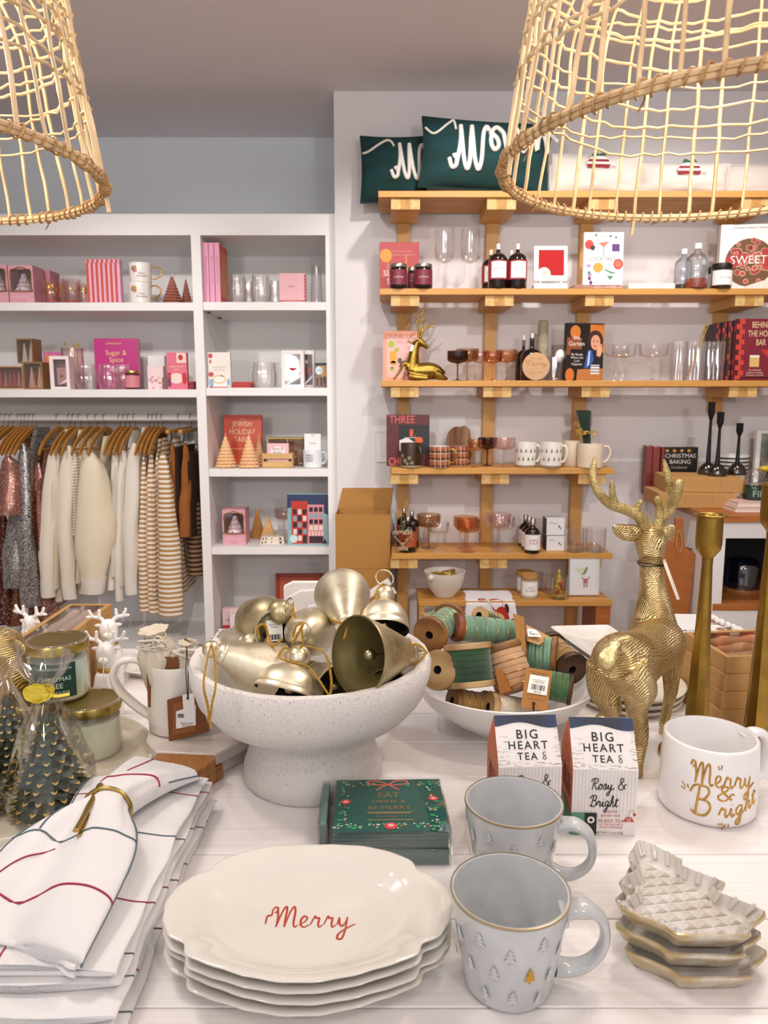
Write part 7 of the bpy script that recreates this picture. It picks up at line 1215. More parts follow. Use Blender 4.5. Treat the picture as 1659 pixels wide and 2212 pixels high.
# ================================================================ paper napkin packs
a0, a1, a2, a3 = at_z(718, 1801, ZT+.036), at_z(972, 1797, ZT+.036), at_z(942, 1678, ZT+.036), at_z(724, 1682, ZT+.036); W_ = (a1-a0).length; D_ = .475*((a2-a1).length+(a3-a0).length); az = atan2(a1.y-a0.y, a1.x-a0.x)
m_np = M('#1f4f4a', .6, var=.3, vs=30, col2='#2f6660'); m_nps = ramp_mat('paper_layers', 'wave', [(0, '#33605c'), (.5, '#7d9c98'), (1, '#27504c')], 150, .8, axis=2, dist=1)
for k in range(3):
    c = (a0+a1)/2; t = thing('napkin_pack', ['green paper napkin pack under the top one', 'green patterned paper napkin pack on top, reading Eat Drink and Be Merry', 'green paper napkin pack standing against the left side of the stack'][k], 'napkins', (c.x, c.y, ZT+(.0185 if k == 1 else 0)) if k < 2 else (a0.x-.012, a0.y+.02, ZT), az+(-.05 if k == 0 else 0), 'green napkin packs')
    if k == 2: ob('napkins', MB().box(-.004, .004, 0, D_*.8, 0, .034), m_nps, t, bev=.001); ob('wrapper', MB().box(-.0055, .0055, -.003, D_*.8+.002, -.0, .037), g_film, t); continue
    sl = MB(); r = random.Random(k)
    for i in range(8): q = r.uniform(-.0012, .0012); sl.box(-W_/2+.0015+q, W_/2-.0015+q, .0012+r.uniform(-.001, .001), D_-.001, .0004+.0022*i, .0004+.0022*i+.0019)
    ob('napkins', sl, m_nps, t, smooth=0); ob('wrapper', MB().box(-W_/2-.0012, W_/2+.0012, -.0022, D_+.001, .0001, .0184).box(W_/2+.0013, W_/2+.005, .01, D_-.02, .004, .0046), g_film, t, bev=.0015)
    if k == 1:
        s = ob('printed_sheet', MB().box(-W_/2+.0005, W_/2-.0005, .0005, D_-.0005, .0181, .0183), M('#145650', .4, var=.25, vs=10, col2='#1d6a62'), t, smooth=0); zt2 = .0186; P2 = lambda u, v: ((u-.5)*W_*.97, D_*(.015+.97*v), zt2)
        def leafp(nm, m, L): 
            b = MB()
            for (u, v, a, l, w) in L: b.add([P2(u+l*cos(a)*p+w*-sin(a)*q, v+l*sin(a)*p+w*cos(a)*q) for p, q in ((0, 0), (.35, .5), (.7, .4), (1, 0), (.7, -.4), (.35, -.5))], [(0, 5, 4, 3, 2, 1)])
            o_ = ob(nm, b, m, s, smooth=0); return o_
        r = random.Random(6); peri = []
        for i in range(60):
            q = i/60*4; sd = int(q); f = q-sd; e = .07+.045*r.random(); u, v = [(f, e), (1-e, f), (1-f, 1-e), (e, 1-f)][sd]
            if .36 < u < .64 and v > .8: continue
            peri.append((u, v))
        leafp('fern_print', M('#a9c79a', .5), [(u+.012*cos(a), v+.012*sin(a), a, .04, .016) for i, (u, v) in enumerate(peri) if i % 3 == 0 for a in (r.uniform(0, 6.28), r.uniform(0, 6.28), r.uniform(0, 6.28))]); leafp('leaf_print', M('#2f9060', .5), [(u, v, r.uniform(0, 6.28), .065, .04) for i, (u, v) in enumerate(peri) if i % 2]); leafp('berry_sprig_print', M('#d87a62', .5), [(u, v, r.uniform(0, 6.28), .03, .03) for i, (u, v) in enumerate(peri) if i % 4 == 1])
        for nm, m, pts in (('flower_print', M('#c8434a', .5), [(.09, .55, .045), (.92, .6, .045), (.5, .09, .055)]), ('flower_centre', M('#e9a79a', .5), [(.09, .55, .022), (.92, .6, .022), (.5, .1, .026)])):
            for j, (u, v, q) in enumerate(pts): ob(nm, MB().add([(P2(u+q*(1+.18*(i % 2))*cos(pi*i/8), v+q*(1+.18*(i % 2))*sin(pi*i/8))[0], P2(u, v+q*(1+.18*(i % 2))*sin(pi*i/8))[1], zt2+(.0002 if 'centre' in nm else .0001)) for i in range(16)], [tuple(range(16))]), m, s, smooth=0)
        dt = MB(); [dt.disc(P2(u+r.uniform(-.05, .05), v+r.uniform(-.05, .05)), .0009, .0002, 6, ax=2) for u, v in peri[::2]]; ob('snow_dot', dt, m_paper, s)
        stroke(s, 'bow_print', M('#d8685a', .5), [[(.5, .9), (.4, .97), (.31, .97), (.33, .91), (.45, .89), (.5, .9), (.58, .98), (.68, .97), (.67, .91), (.55, .89), (.5, .9)], [(.5, .9), (.44, .85), (.38, .78)], [(.5, .9), (.54, .85), (.6, .79)]], lambda x, y: P2(x, y), .0011, flat=.3)
        for s_, v, w in (('EAT', .68, .2), ('DRINK &', .55, .3), ('BE MERRY', .43, .38)): text(s_, s, M('#b08a58', .4, .5), P2(.5, v), w=w*W_, rot=(0, 0, 0))
        fr = MB(); [fr.tube([P2(*p) for p in ((.5-q, .2), (.5+q, .2), (.5+q, .2+h_), (.5-q, .2+h_))], .00035, 4, closed=True) for q, h_ in ((.21, .14), (.19, .12))]; ob('plaque_print', fr, M('#b08a58', .4, .5), s); text('Me & Mats Co', s, M('#b08a58', .4, .5), P2(.5, .265), w=.24*W_, rot=(0, 0, 0))
# ================================================================ folded cloth napkins
m_cloth = M('#eae7e7', .95, bump=.35, bs=900, sheen=.3); m_rs = M('#b03a50', .95, bump=.6, bs=900); m_gs = M('#5f7078', .95, bump=.6, bs=900)
XR, XLn, YN0, YN1 = -.212, -.357, .492, .834
def napkin(k):
    t = thing('cloth_napkin', ['folded white checked cloth napkin at the bottom of the pile', 'folded white checked cloth napkin second from the bottom', 'folded white checked cloth napkin in the middle of the pile', 'folded white checked cloth napkin just under the top one', 'folded white checked cloth napkin on top of the pile, under the ringed roll'][k], 'napkin', ((XR+XLn)/2, ([.492, .495, .5, .522, .527][k]+YN1)/2, ZT+.0092*k), [.018, -.02, .012, -.006, .0][k], 'folded checked napkins'); r = random.Random(k+3)
    w, d = (XR-XLn)/2, (YN1-[.492, .495, .5, .522, .527][k])/2; N = 40
    w += [.006, .004, .002, 0, -.003][k]; ph = r.uniform(0, 6)
    def prof(u):                                 # outline of the fold: flat top, round right edge, layered left edge
        a = 2*pi*u; c, s = cos(a), sin(a); e = 3.2
        return (abs(c)**(2/e)*(1 if c > 0 else -1), abs(s)**(2/2.2)*(1 if s > 0 else -1))
    def fn(u, v):
        x, z = prof(u); y = -1+2*v; edge = 1-.25*max(0, abs(y)-.95)/.05
        return (x*w*(1+.006*sin(y*7+ph))+.0015*sin(y*11+ph)+(.004*y*y if x > 0 else 0), y*d+.003*sin(x*3+ph), .0046+z*.0044*edge+.0006*sin(x*4+y*5+ph)*(1 if z > 0 else .2))
    g_ = MB().grid(fn, N, 40, closeu=True); g_.add([fn(i/N, 0) for i in range(N)], [tuple(reversed(range(N)))]).add([fn(i/N, 1) for i in range(N)], [tuple(range(N))]); ob('cloth', g_, m_cloth, t, smooth=70)
    def line(nm, m, pts, rad=.0009, e=.00045): ob(nm, MB().tube([V(fn(u, v))+V((0, 0, e)) for u, v in pts], rad, 6, flat=.55), m, t, smooth=60)
    for v, m in (((.9, m_rs), (.66, m_gs), (.38, m_rs), (.1, m_gs)), ((.82, m_rs), (.55, m_gs), (.2, m_rs)), ((.75, m_gs), (.45, m_rs), (.12, m_gs)), ((.92, m_rs), (.62, m_gs), (.3, m_rs), (.1, m_gs)), ((.86, m_rs), (.6, m_gs), (.27, m_rs)))[k]: line('stitched_stripe', m, [(u/40*.56-.05, v+.004*sin(u*.4)) for u in range(41)])
    for u, m in ((.44, m_gs), (.28, m_rs)): line('stitched_stripe', m, [(u, i/30) for i in range(31)])
for k in range(5): napkin(k)
# rolled napkin held by a brass ring, its lower end spread out and its upper end fanned
t = thing('ringed_napkin', 'white checked napkin gathered in a ring on top of the napkin pile', 'napkin', (-.285, .52, ZT+.048))
SEC = [(.0, .068, .0012, -.022), (.008, .068, .005, -.022), (.05, .068, .011, -.020), (.09, .066, .014, -.018), (.125, .062, .017, -.016), (.155, .052, .019, -.014), (.178, .036, .020, -.010), (.197, .0225, .0205, -.004), (.225, .028, .0195, .0), (.262, .038, .015, .010), (.292, .045, .010, .018), (.312, .047, .007, .024)]
def sec(v):
    i = v*(len(SEC)-1); a = int(min(i, len(SEC)-2)); f = i-a; p0, p1, p2, p3 = SEC[max(a-1, 0)], SEC[a], SEC[a+1], SEC[min(a+2, len(SEC)-1)]
    return [.5*((2*p1[j])+(p2[j]-p0[j])*f+(2*p0[j]-5*p1[j]+4*p2[j]-p3[j])*f*f+(3*p1[j]-p0[j]-3*p2[j]+p3[j])*f**3) for j in range(4)]
def rolln(u, v):
    y, hw, th, xc = sec(v); a = 2*pi*u; c, s = cos(a), sin(a); k = 1-min(1, max(0, abs(v-.55)/.45)); ruf = 1+(.02+.05*(1-k))*sin(4*a+v*4)+.025*sin(9*a)*k
    x = xc+hw*(abs(c)**.75*(1 if c > 0 else -1))*ruf; z = th*(1+ (abs(s)**.9*(1 if s > 0 else -1))*ruf)
    if s > 0 and v < .6: z -= .017*min(1, (.6-v)*6)*math.exp(-((c+.12)/.2)**2)*s*(.35+.65*min(1, v*6+.2))
    if v < .45: z += .012*(.45-v)/.45*max(0, s)*max(0, c*.9+.1); z -= .006*(.45-v)/.45*max(0, -c)*max(0, s)
    y2 = y+.055*(1-c)*.5*max(0, .42-v)/.42-.03*(c if v > .8 else 0)*(v-.8)*4
    return V((x, y2, z))
N = 56; g_ = MB().grid(rolln, N, 46, closeu=True); g_.add([tuple(rolln(i/N, 0)) for i in range(N)], [tuple(reversed(range(N)))]).add([tuple(rolln(i/N, 1)) for i in range(N)], [tuple(range(N))]); ob('cloth', g_, m_cloth, t, smooth=75)
def nrm(u, v): a, b_ = rolln(u+.002, v)-rolln(u-.002, v), rolln(u, min(1, v+.004))-rolln(u, max(0, v-.004)); n = a.cross(b_); n.normalize(); return n if n.z > 0 else -n
def sline(m, pts, rad=.0011): ob('stitched_stripe', MB().tube([rolln(u, v)+nrm(u, v)*.0004 for u, v in pts], rad, 6, flat=.6), m, t, smooth=60)
sline(m_rs, [(.02+.46*i/30, .77+.01*sin(i*.3)) for i in range(31)]); sline(m_gs, [(.0+.46*i/30, .40) for i in range(31)]); sline(m_rs, [(.0+.49*i/30, .19+.02*sin(i*.2)) for i in range(31)]); sline(m_rs, [(.43-.16*(i/20), .04+.33*i/20) for i in range(21)]); sline(m_gs, [(.36-.03*i/10, .53-.12*i/10) for i in range(11)]); sline(m_gs, [(.015+.0*i, i/30*.62) for i in range(31)], .0014); sline(m_gs, [(.02, .8+.2*i/12) for i in range(13)]); sline(m_rs, [(.30, .82+.18*i/12) for i in range(13)]); sline(m_gs, [(.44, .02+.5*i/12) for i in range(13)])
fo = MB(); [fo.tube([rolln(.62+.36*i/24, 1.0)*1+V((0, dy, dz)) for i in range(25)], .0022, 8, flat=.7) for dy, dz in ((.002, -.002), (.0, -.006))]; ob('hem_fold', fo, m_cloth, t, smooth=60); fo = MB(); [fo.tube([rolln(-.02-.48*i/30, 0.0)*1+V((0, dy, dz)) for i in range(31)], .003, 8, flat=.7) for dy, dz in ((.001, .001), (-.001, -.004))]; ob('hem_fold', fo, m_cloth, t, smooth=60)
y, hw, th, xc = sec(.636); m_brass = M('#b79a5a', .3, 1)
r_ = thing('napkin_ring', 'slim brass napkin ring with a flat bar around the ringed napkin', 'napkin ring', V((-.285, .52, ZT+.048))+V((xc, y, th))); ob('hoop', MB().tube([((hw+.002)*cos(a)*1.02, .0015*sin(a), (th+.0012)*sin(a)*1.06) for a in [2*pi*i/40 for i in range(40)]], .0021, 10, closed=True), m_brass, r_, smooth=60)
p0, p1 = at_z(164, 1795, ZT+.085)-V(r_.location), at_z(217, 1694, ZT+.088)-V(r_.location); ob('bar', MB().tube([p0, p0*.7+p1*.3, p0*.5+p1*.5, p0*.3+p1*.7, p1], [.0036, .003, .0036, .003, .0036], 6, flat=.55), m_brass, r_, bev=.0004); ob('bar_back', MB().tube([p0+V((.002, .001, -.006)), p1+V((.002, .001, -.006))], .0022, 6), m_brass, r_)
# ================================================================ round tray with jars and wrapped tree candles
ZTR = ZT+.010; TC = V((-.487, .9, ZT)); t = thing('round_tray', 'cream stoneware round tray under the jars and wrapped trees', 'tray', TC)
ob('dish', MB().lathe([(0, .002), (.15, 0), (.165, .003), (.172, .012), (.1735, .021), (.1715, .0235), (.167, .022), (.162, .013), (.155, .0098), (0, .0098)], 90, fn=lambda r, z, a: r*1.05*(1+.004*sin(5*a))), M('#ddd3c0', .35, coat=.3, var=.1, vs=25), t, smooth=60)
g_candle = M('#dfe0c4', .15, coat=.5); m_lidg = M('#b9a25a', .28, 1); m_dgl = M('#123a2e', .5)
def cjar(label, px0, px1, yl, P, h, lab=False):
    t = thing('candle_jar', label, 'candle', P, .1, 'glass candle jars'); R_ = .0395
    ob('wax', MB().lathe([(0, .003), (R_-.003, .003), (R_-.0025, h*.66), (0, h*.66)], 40), M('#dfe2ca' if not lab else '#c9d8cc', .4, sub=.2), t, smooth=50); ob('jar_wall', MB().lathe([(0, .0005), (R_-.004, 0), (R_, .004), (R_, h*.74), (R_-.002, h*.785), (R_-.002, h*.8)], 48, cap=False), g_thick, t, smooth=60)
    ob('gold_lid', MB().lathe([(R_-.0015, h*.8), (R_+.0012, h*.805), (R_+.0012, h*.94), (R_+.0002, h*.965), (R_-.003, h*.955), (0, h*.945)], 48), m_lidg, t, smooth=40); ob('glass_rim', MB().tube([((R_-.0012)*cos(a), (R_-.0012)*sin(a), h*.965) for a in [2*pi*i/48 for i in range(48)]], .0022, 8, closed=True), g_thick, t, smooth=60)
    if lab:
        R2 = R_+.0006; l = ob('paper_label', band(R2, R2, .1*h, .68*h, -2.35, -.72, 24), m_dgl, t); wp = M('#d8e0d0', .5)
        for s, z, w in (('CREEKWATER DECOR', .6, .045), ('CHRISTMAS', .43, .042), ('TREE', .315, .021), ('PINE, CEDAR & MOSS', .2, .036), ('hand poured 8 oz', .145, .022)): text(s, l, wp, (0, 0, 0), w=w, bend=wrap(R2, -1.42, z*h, .0011), rot=(0, 0, 0))
    return t
cjar('pale candle jar with gold lid at the right of the tray', 0, 0, 0, V((-.403, .965, ZTR)), .0775); cjar('pale candle jar with gold lid at the left, behind the wrapped tree', 0, 0, 0, V((-.487, .972, ZTR)), .0775); cjar('candle jar with dark green christmas tree label, stacked on two others', 0, 0, 0, V((-.452, .985, ZTR+.0752)), .082, True)
m_gt = M('#1d2b20', .35, var=.5, vs=50, col2='#3d4830'); m_tip = M('#c7a860', .4, .7)
def wrapped(label, P, h, R_, seed, ribbon=True):
    t = thing('wrapped_tree_candle', label, 'candle', P, seed*.7, 'wrapped tree candles'); r = random.Random(seed); tr = MB(); tips = MB(); tiers = 9
    tr.lathe([(0, 0), (R_*.8, 0), (R_*.82, h*.05), (R_*.62, h*.2), (R_*.38, h*.6), (R_*.1, h*.95), (0, h)], 24)
    for k in range(tiers+2):
        f = k/(tiers+2); z = h*(.06+.9*f); ra = R_*(1-f)**.85+R_*.05; n = max(5, int(15*(1-f)+4))
        for i in range(n):
            a = 2*pi*(i+.5*(k % 2))/n+r.uniform(-.08, .08); l = ra*r.uniform(.92, 1.05); wd = pi*ra/n*.95; c, s = cos(a), sin(a); q = h*.045
            pt = lambda d, w, zz: (d*c-w*s, d*s+w*c, z+zz)
            tr.add([pt(l*.45, -wd, q*1.3), pt(l*.45, wd, q*1.3), pt(l*.82, wd*.95, q*.3), pt(l, 0, -q*.35), pt(l*.82, -wd*.95, q*.3), pt(l*.8, 0, q*.75), pt(l*.5, 0, -q*.9)], [(0, 5, 1), (1, 5, 2), (2, 5, 3), (3, 5, 4), (4, 5, 0), (0, 4, 6), (4, 3, 6), (3, 2, 6), (2, 1, 6)])
            tips.tube([pt(l*.94, -wd*.42, q*.0), pt(l*.985, -wd*.2, -q*.18), pt(l*1.01, 0, -q*.3), pt(l*.985, wd*.2, -q*.18), pt(l*.94, wd*.42, q*.0)], [.0005, .0015, .0022, .0015, .0005], 5, flat=.6)
    ob('wax_tree', tr, m_gt, t, smooth=40); ob('gold_tip', tips, m_tip, t, smooth=60)
    zr = h*1.19; ruff = lambda rr, z, a: rr*(1+.07*sin(7*a+z*30+seed)+.05*sin(13*a-z*50))
    ob('cellophane', MB().lathe([(R_*1.0, .001), (R_*1.08, h*.12), (R_*.98, h*.4), (R_*.66, h*.8), (R_*.3, h*1.08), (R_*.13, zr), (R_*.16, zr+.004), (R_*.42, zr+.018), (R_*.66, zr+.04)], 40, cap=False, fn=ruff), g_cel, t, smooth=25)
    if ribbon:
        rb = MB(); rb.lathe([(R_*.17, zr-.006), (R_*.2, zr), (R_*.17, zr+.005)], 18, cap=False, fn=lambda rr, z, a: rr*(1+.1*sin(5*a))); rb.grid(lambda u, v: (-.004+.016*cos(pi*2*u)*(1-.2*v)+.004*sin(6*v), -R_*.2-.004-.003*sin(u*9), zr+.002+.013*sin(2*pi*u)*(.75)-.003*v), 22, 5); rb.add([(-.004, -R_*.22-.0045, zr+.002)]+[(-.004+.0155*cos(2*pi*k/22), -R_*.2-.0055-.003*sin(k), zr+.002+.0105*sin(2*pi*k/22)) for k in range(22)], [(0, k+1, (k+1) % 22+1) for k in range(22)]); rb.tube(cat([(.002, -R_*.22, zr), (.016, -R_*.2, zr-.004), (.03, -R_*.1, zr-.0035)], 5), .0035, 8, flat=.5)
        ob('yellow_ribbon', rb, M('#d6bd2a', .35, coat=.3), t, smooth=60); t.rotation_euler = (0, 0, 0)
    return t
g_cel = glass_mat('cellophane', '#fbfbfb', 1.0, .18)
wrapped('dark green gold tipped tree candle in cellophane with a yellow bow', V((-.394, .82, ZTR)), .124, .0475, 1); wrapped('cellophane wrapped tree candle cut by the photo edge', V((-.495, .80, ZTR)), .09, .046, 2); wrapped('cellophane wrapped tree candle behind the one with the bow', V((-.476, .889, ZTR)), .112, .036, 3, False)
# ================================================================ ceramic reindeer bottles behind the jars
m_por = M('#f2efec', .15, coat=.5)
def reindeer(label, P, k=1, rz=0):
    t = thing('reindeer_bottle', label, 'figurine', P, rz, 'white ceramic reindeer bottles')
    ob('body', MB().lathe([(0, 0), (.026*k, 0), (.029*k, .006), (.029*k, .06), (.024*k, .085), (.018*k, .092), (0, .092)], 36), m_por, t, smooth=60); ob('gold_collar', MB().lathe([(.0185*k, .0925), (.0195*k, .094), (.0195*k, .097), (.0185*k, .0985), (0, .0985)], 32), m_gold, t)
    ob('head', MB().lathe([(0, .099), (.014*k, .0985), (.018*k, .108), (.0205*k, .122), (.0195*k, .136), (.013*k, .147), (0, .15)], 32), m_por, t, smooth=60); ob('muzzle', MB().ball((0, -.019*k, .118), .0095*k, 14, sq=(1.1, .9, .8)), m_por, t, smooth=60)
    for s in (-1, 1):
        a = MB(); a.tube(cat([(s*.008, 0, .143), (s*.017, 0, .153), (s*.03, 0, .156), (s*.037, 0, .168)], 5), lambda f: .005-.0018*f, 10); a.tube([(s*.018, 0, .153), (s*.017, 0, .168)], [.0045, .0032], 10).ball((s*.017, 0, .169), .0034, 10); a.tube([(s*.029, 0, .156), (s*.041, 0, .156)], [.004, .003], 10).ball((s*.037, 0, .169), .0033, 10).ball((s*.042, 0, .156), .003, 10); ob('antler', a, m_por, t, smooth=60); ob('ear', MB().ball((s*.021*k, -.002, .137), .006, 10, sq=(1.5, .5, .7)), m_por, t, smooth=60)
    t.scale = (.8,)*3
    ob('cord', MB().tube(cat([(.002, -.021*k, .145), (.003, -.0265*k, .12), (.002, -.026*k, .1), (.004, -.031*k, .08)], 5), .0013, 6), m_cream, t); return t
P1 = at_z(222, 1562, ZT); reindeer('white ceramic reindeer bottle in front, between jar and pitcher', V((P1.x, P1.y+.03, ZT)), .95); P2_ = at_z(223, 1500, ZT); reindeer('white ceramic reindeer bottle behind its twin', V((P2_.x, P2_.y+.04, ZT)), .95, .2); P3 = at_z(40, 1500, ZT); reindeer('white ceramic reindeer bottle mostly hidden behind the green labelled jar', V((P3.x, P3.y+.06, ZT)), .9, -.3)
# ================================================================ kraft boxes with clear lids, left back
def lidbox(label, corner, ang, w, d, h, z, win=True, group='kraft boxes with clear lids', content=None):
    t = thing('kraft_box', label, 'box', (corner.x, corner.y, z), ang, group); c = MB()
    c.box(0, w, 0, .0012, 0, h).box(0, w, d-.0012, d, 0, h).box(0, .0012, .0012, d-.0012, 0, h).box(w-.0012, w, .0012, d-.0012, 0, h).box(.0012, w-.0012, .0012, d-.0012, 0, .0012)
    if win: c.box(.0012, w-.0012, .0012, .008, h-.0012, h).box(.0012, w-.0012, d-.008, d-.0012, h-.0012, h).box(.0012, .008, .008, d-.008, h-.0012, h).box(w-.008, w-.0012, .008, d-.008, h-.0012, h); ob('clear_lid', MB().box(.008, w-.008, .008, d-.008, h-.0009, h-.0005), g_film, t)
    else: c.box(.0012, w-.0012, .0012, d-.0012, h-.0012, h)
    ob('carton', c, m_kraft, t); 
    if content:
        for k in range(3): q = MB(); y = d*(.22+.28*k); q.tube([(w*.06+w*.88*i/24, y, h*.55) for i in range(25)], [(.0105+.0012*sin(i*.8+k))*min(1, .5+i/12) for i in range(25)], 12); ob('taper_candle', q, content, t, smooth=50)
    return t
for k in range(3):
    lidbox(['kraft box at the bottom of the left pile', 'kraft box in the middle of the left pile', 'long kraft box with clear lid and pink candles on top of the left pile'][k], V((-.507+[.004, -.003, 0][k], 1.05+[.02, .008, 0][k], 0)), pi/2+[.02, -.03, 0][k], .285, .078, .0385, ZT+.039*k, k == 2, content=M('#d8b9a8', .5, sub=.1) if k == 2 else None)
# ================================================================ marble boards, pitcher and bags
def slab(label, name, pxs, z0, z1, m, par=None, bev=.002):
    P = [at_z(a, b, z1) for a, b in pxs]; o = sum(P, V())/len(P); o.z = z0
    if par is None: t = thing('marble_board', label, 'board', o, 0, 'marble and wood boards'); par = t
    else: t = par; o = V(par.location)
    pp = [(p.x-o.x, p.y-o.y) for p in P]
    if sum(pp[i][0]*pp[(i+1) % len(pp)][1]-pp[(i+1) % len(pp)][0]*pp[i][1] for i in range(len(pp))) < 0: pp = pp[::-1]
    ob(name, MB().prism(pp, z0-o.z, z1-o.z), m, par, bev=bev, smooth=40); return t
m_marb = M('#dcd3cb', .25, coat=.3, var=.25, vs=14, col2='#bfb3aa'); m_aca = ramp_mat('acacia', 'wave', [(0, '#9a6530'), (.4, '#b57d42'), (.7, '#7a4a20'), (1, '#a87038')], 6, .35, axis=0, dist=9, stretch=(5, 12, 1), det=4)
for k, (dx, dy) in enumerate(((16, 14), (0, 0))):
    z0 = ZT+.0172*k; z1 = z0+.0168; t = slab(['marble and acacia board underneath its twin', 'marble and acacia board carrying the pitcher'][k], 'marble', [(337+dx, 1624+dy), (466+dx, 1629+dy), (548+dx, 1588+dy), (470+dx, 1556), (395+dx, 1548), (322+dx, 1575+dy), (315+dx, 1600+dy)], z0, z1, m_marb); slab('', 'acacia_end', [(330+dx, 1641+dy), (339+dx, 1625.5+dy), (463+dx, 1630.5+dy), (466+dx, 1641+dy), (386+dx, 1692+dy), (374+dx, 1690+dy)], z0, z1, m_aca, t)
ZM = ZT+.0345; PC = V((-.289, .992, ZM)); t = thing('pitcher', 'white glazed pitcher holding cotton bags, standing on marble', 'pitcher', PC, 0); h = .099
ob('body', MB().lathe([(0, .001), (.038, 0), (.042, .003), (.0435, .02), (.0425, .05), (.041, .08), (.043, h-.002), (.0425, h), (.0405, h-.001), (.0385, .08), (.04, .02), (.036, .006), (0, .005)], 60, fn=lambda r, z, a: r+(.008*max(0, cos(a-.3))**6*max(0, (z-.07)/.03) if z > .07 else 0)), M('#e9e2d8', .15, coat=.5), t, smooth=60)
P = cat([(.038, 0, .088), (.055, 0, .101), (.078, 0, .098), (.087, 0, .078), (.079, 0, .055), (.058, 0, .032), (.0405, 0, .018)], 7); b = MB().tube(P, lambda f: .0058, 14); Mx = Matrix.Rotation(pi+.12, 4, 'Z') @ Matrix.Diagonal((1, 1.8, 1, 1)); b.v = [Mx @ v for v in b.v]; ob('handle', b, M('#e9e2d8', .15, coat=.5), t, smooth=60)
t2 = thing('kraft_label', 'brown kraft card label leaning on the front of the white pitcher', 'label', PC+V((.016, -.047, -.002))); 
m_kl = M('#7c4a22', .8); A = lambda px, py: at_y(px, py, PC.y-.0475)-V(t2.location)
def flat(name, pts, m, par, off=0, th=.0006): Q = [A(*p)+V((0, -off, 0)) for p in pts]; return ob(name, MB().add(*prism_y([(q.x, q.z) for q in Q], Q[0].y, Q[0].y+th)), m, par, smooth=0)
flat('card', [(361, 1512), (428, 1493), (452, 1576), (452, 1580), (365, 1602)], m_kl, t2); flat('smaller_card', [(375, 1520), (424, 1505), (424, 1578), (373, 1588)], M('#8f5a2c', .8), t2, .001); s_ = flat('white_label', [(381, 1536), (424, 1522), (424, 1565), (381, 1573)], m_paper, t2, .0018)
text('Linen\nBowl Cover\nPinecone', s_, m_black, A(402, 1555)+V((.002, -.0026, -.004)), w=.016); bc = MB(); q = A(385, 1549); [bc.box(q.x+.0011*k, q.x+.0011*k+.0004*(1+k % 2), q.y-.0023, q.y-.0021, q.z, q.z+.0055) for k in range(10)]; ob('bar_code', bc, m_black, s_)
flat('hang_tag', [(395, 1500), (420, 1495), (424, 1556), (400, 1560)], m_paper, t2, .003); ob('tag_cord', MB().tube([A(407, 1506)+V((0, -.004, 0)), A(403, 1450)+V((0, -.004, 0)), A(403, 1396)+V((0, .0, 0)), A(408, 1440)+V((0, -.003, 0)), A(408, 1506)+V((0, -.004, 0))], .0006, 5).ball(A(407, 1506)+V((0, -.004, 0)), .0018, 8), m_black, t2)
m_mus = M('#d9cdb8', .95, bump=.5, bs=220, var=.15, vs=30)
def bag(label, pxc, Yc, w, ht, lean, seed):
    base = V((PC.x+pxc, Yc, ZM+.012)); t = thing('cotton_bag', label, 'bag', base, 0, 'cotton drawstring bags', ); t.rotation_euler = (.1, lean, 0)
    fold = lambda r, z, a: r*(1+.06*sin(6*a+z*70+seed)+.05*sin(11*a-z*40)); ob('cloth', MB().lathe([(.0, .0), (.012, 0), (.02*w, ht*.25), (.025*w, ht*.5), (.027*w, ht*.72), (.022*w, ht*.84), (.013*w, ht*.9), (.012*w, ht*.93), (.02*w, ht*1.0), (.017*w, ht*1.005), (.006, ht*.95)], 60, fn=fold), m_mus, t, smooth=70)
    cd = MB(); r = random.Random(seed); cd.tube([(.0145*w*cos(a), .0145*w*sin(a), ht*.915+.001*sin(3*a)) for a in [2*pi*k/24 for k in range(24)]], .0017, 7, closed=True)
    for k in range(4): cd.tube(cat([(0, -.014*w, ht*.915)]+[(r.uniform(-.02, .025), -.016*w-r.uniform(0, .008), ht*(.92+r.uniform(-.1, .06))) for _ in range(5)], 6), .0017, 7)
    ob('drawstring', cd, M('#dcd2c2', .95, bump=.6, bs=600), t, smooth=60); return t
bag('cotton drawstring bag gathered at its top, standing left in the pitcher', -.014, PC.y-.0, 1.0, .135, -.1, 1); bag('smaller cotton bag with knotted string, right in the pitcher', .016, PC.y-.006, .6, .118, .03, 2)
t3 = thing('kraft_card', 'brown kraft card standing inside the white pitcher', 'card', PC+V((-.012, -.03, .07))); ob('card', MB().box(-.022, .022, 0, .0008, -.03, .042), m_kl, t3)
# ================================================================ dish, books and folded cloths at the back of the table
def tray4(label, pxs, z, h, group, name='square_plate', m=None, P=None):
    P = P or [at_z(a, b, z+h) for a, b in pxs]; o = sum(P, V())/4; t = thing(name, label, 'plate', (o.x, o.y, z), 0, group); R4 = lambda k, zz: [(v.x*k, v.y*k, zz) for v in cat([(p.x-o.x, p.y-o.y, 0) for p in sum([[P[i]*.86+P[i-1]*.14, P[i]*.96+P[i-1]*.02+P[(i+1) % 4]*.02, P[i]*.86+P[(i+1) % 4]*.14] for i in range(4)], [])], 4, True)]
    q = MB().loft([R4(.02, .003), R4(.72, 0), R4(.78, .001), R4(.97, h-.001), R4(1, h), R4(.985, h+.0012), R4(.95, h), R4(.8, .005), R4(.02, .0045)], cap=False); ob('dish', q, m or M('#efebe3', .2, coat=.5), t, smooth=60); return t
PT = [at_z(a, b, ZT+.058) for a, b in ((1290, 1428), (1372, 1392), (1316, 1352), (1187, 1355))]
for k in range(5): tray4(['square white plate at the bottom of its stack', 'square white plate second in its stack', 'square white plate third in its stack', 'square white plate fourth in its stack', 'square white plate on top of its stack behind the ribbon bowl'][k], None, ZT+.0115*k, .0125, 'stacked square plates', P=[p+V((.003*(k % 2), .002*k-.004, 0)) for p in PT])
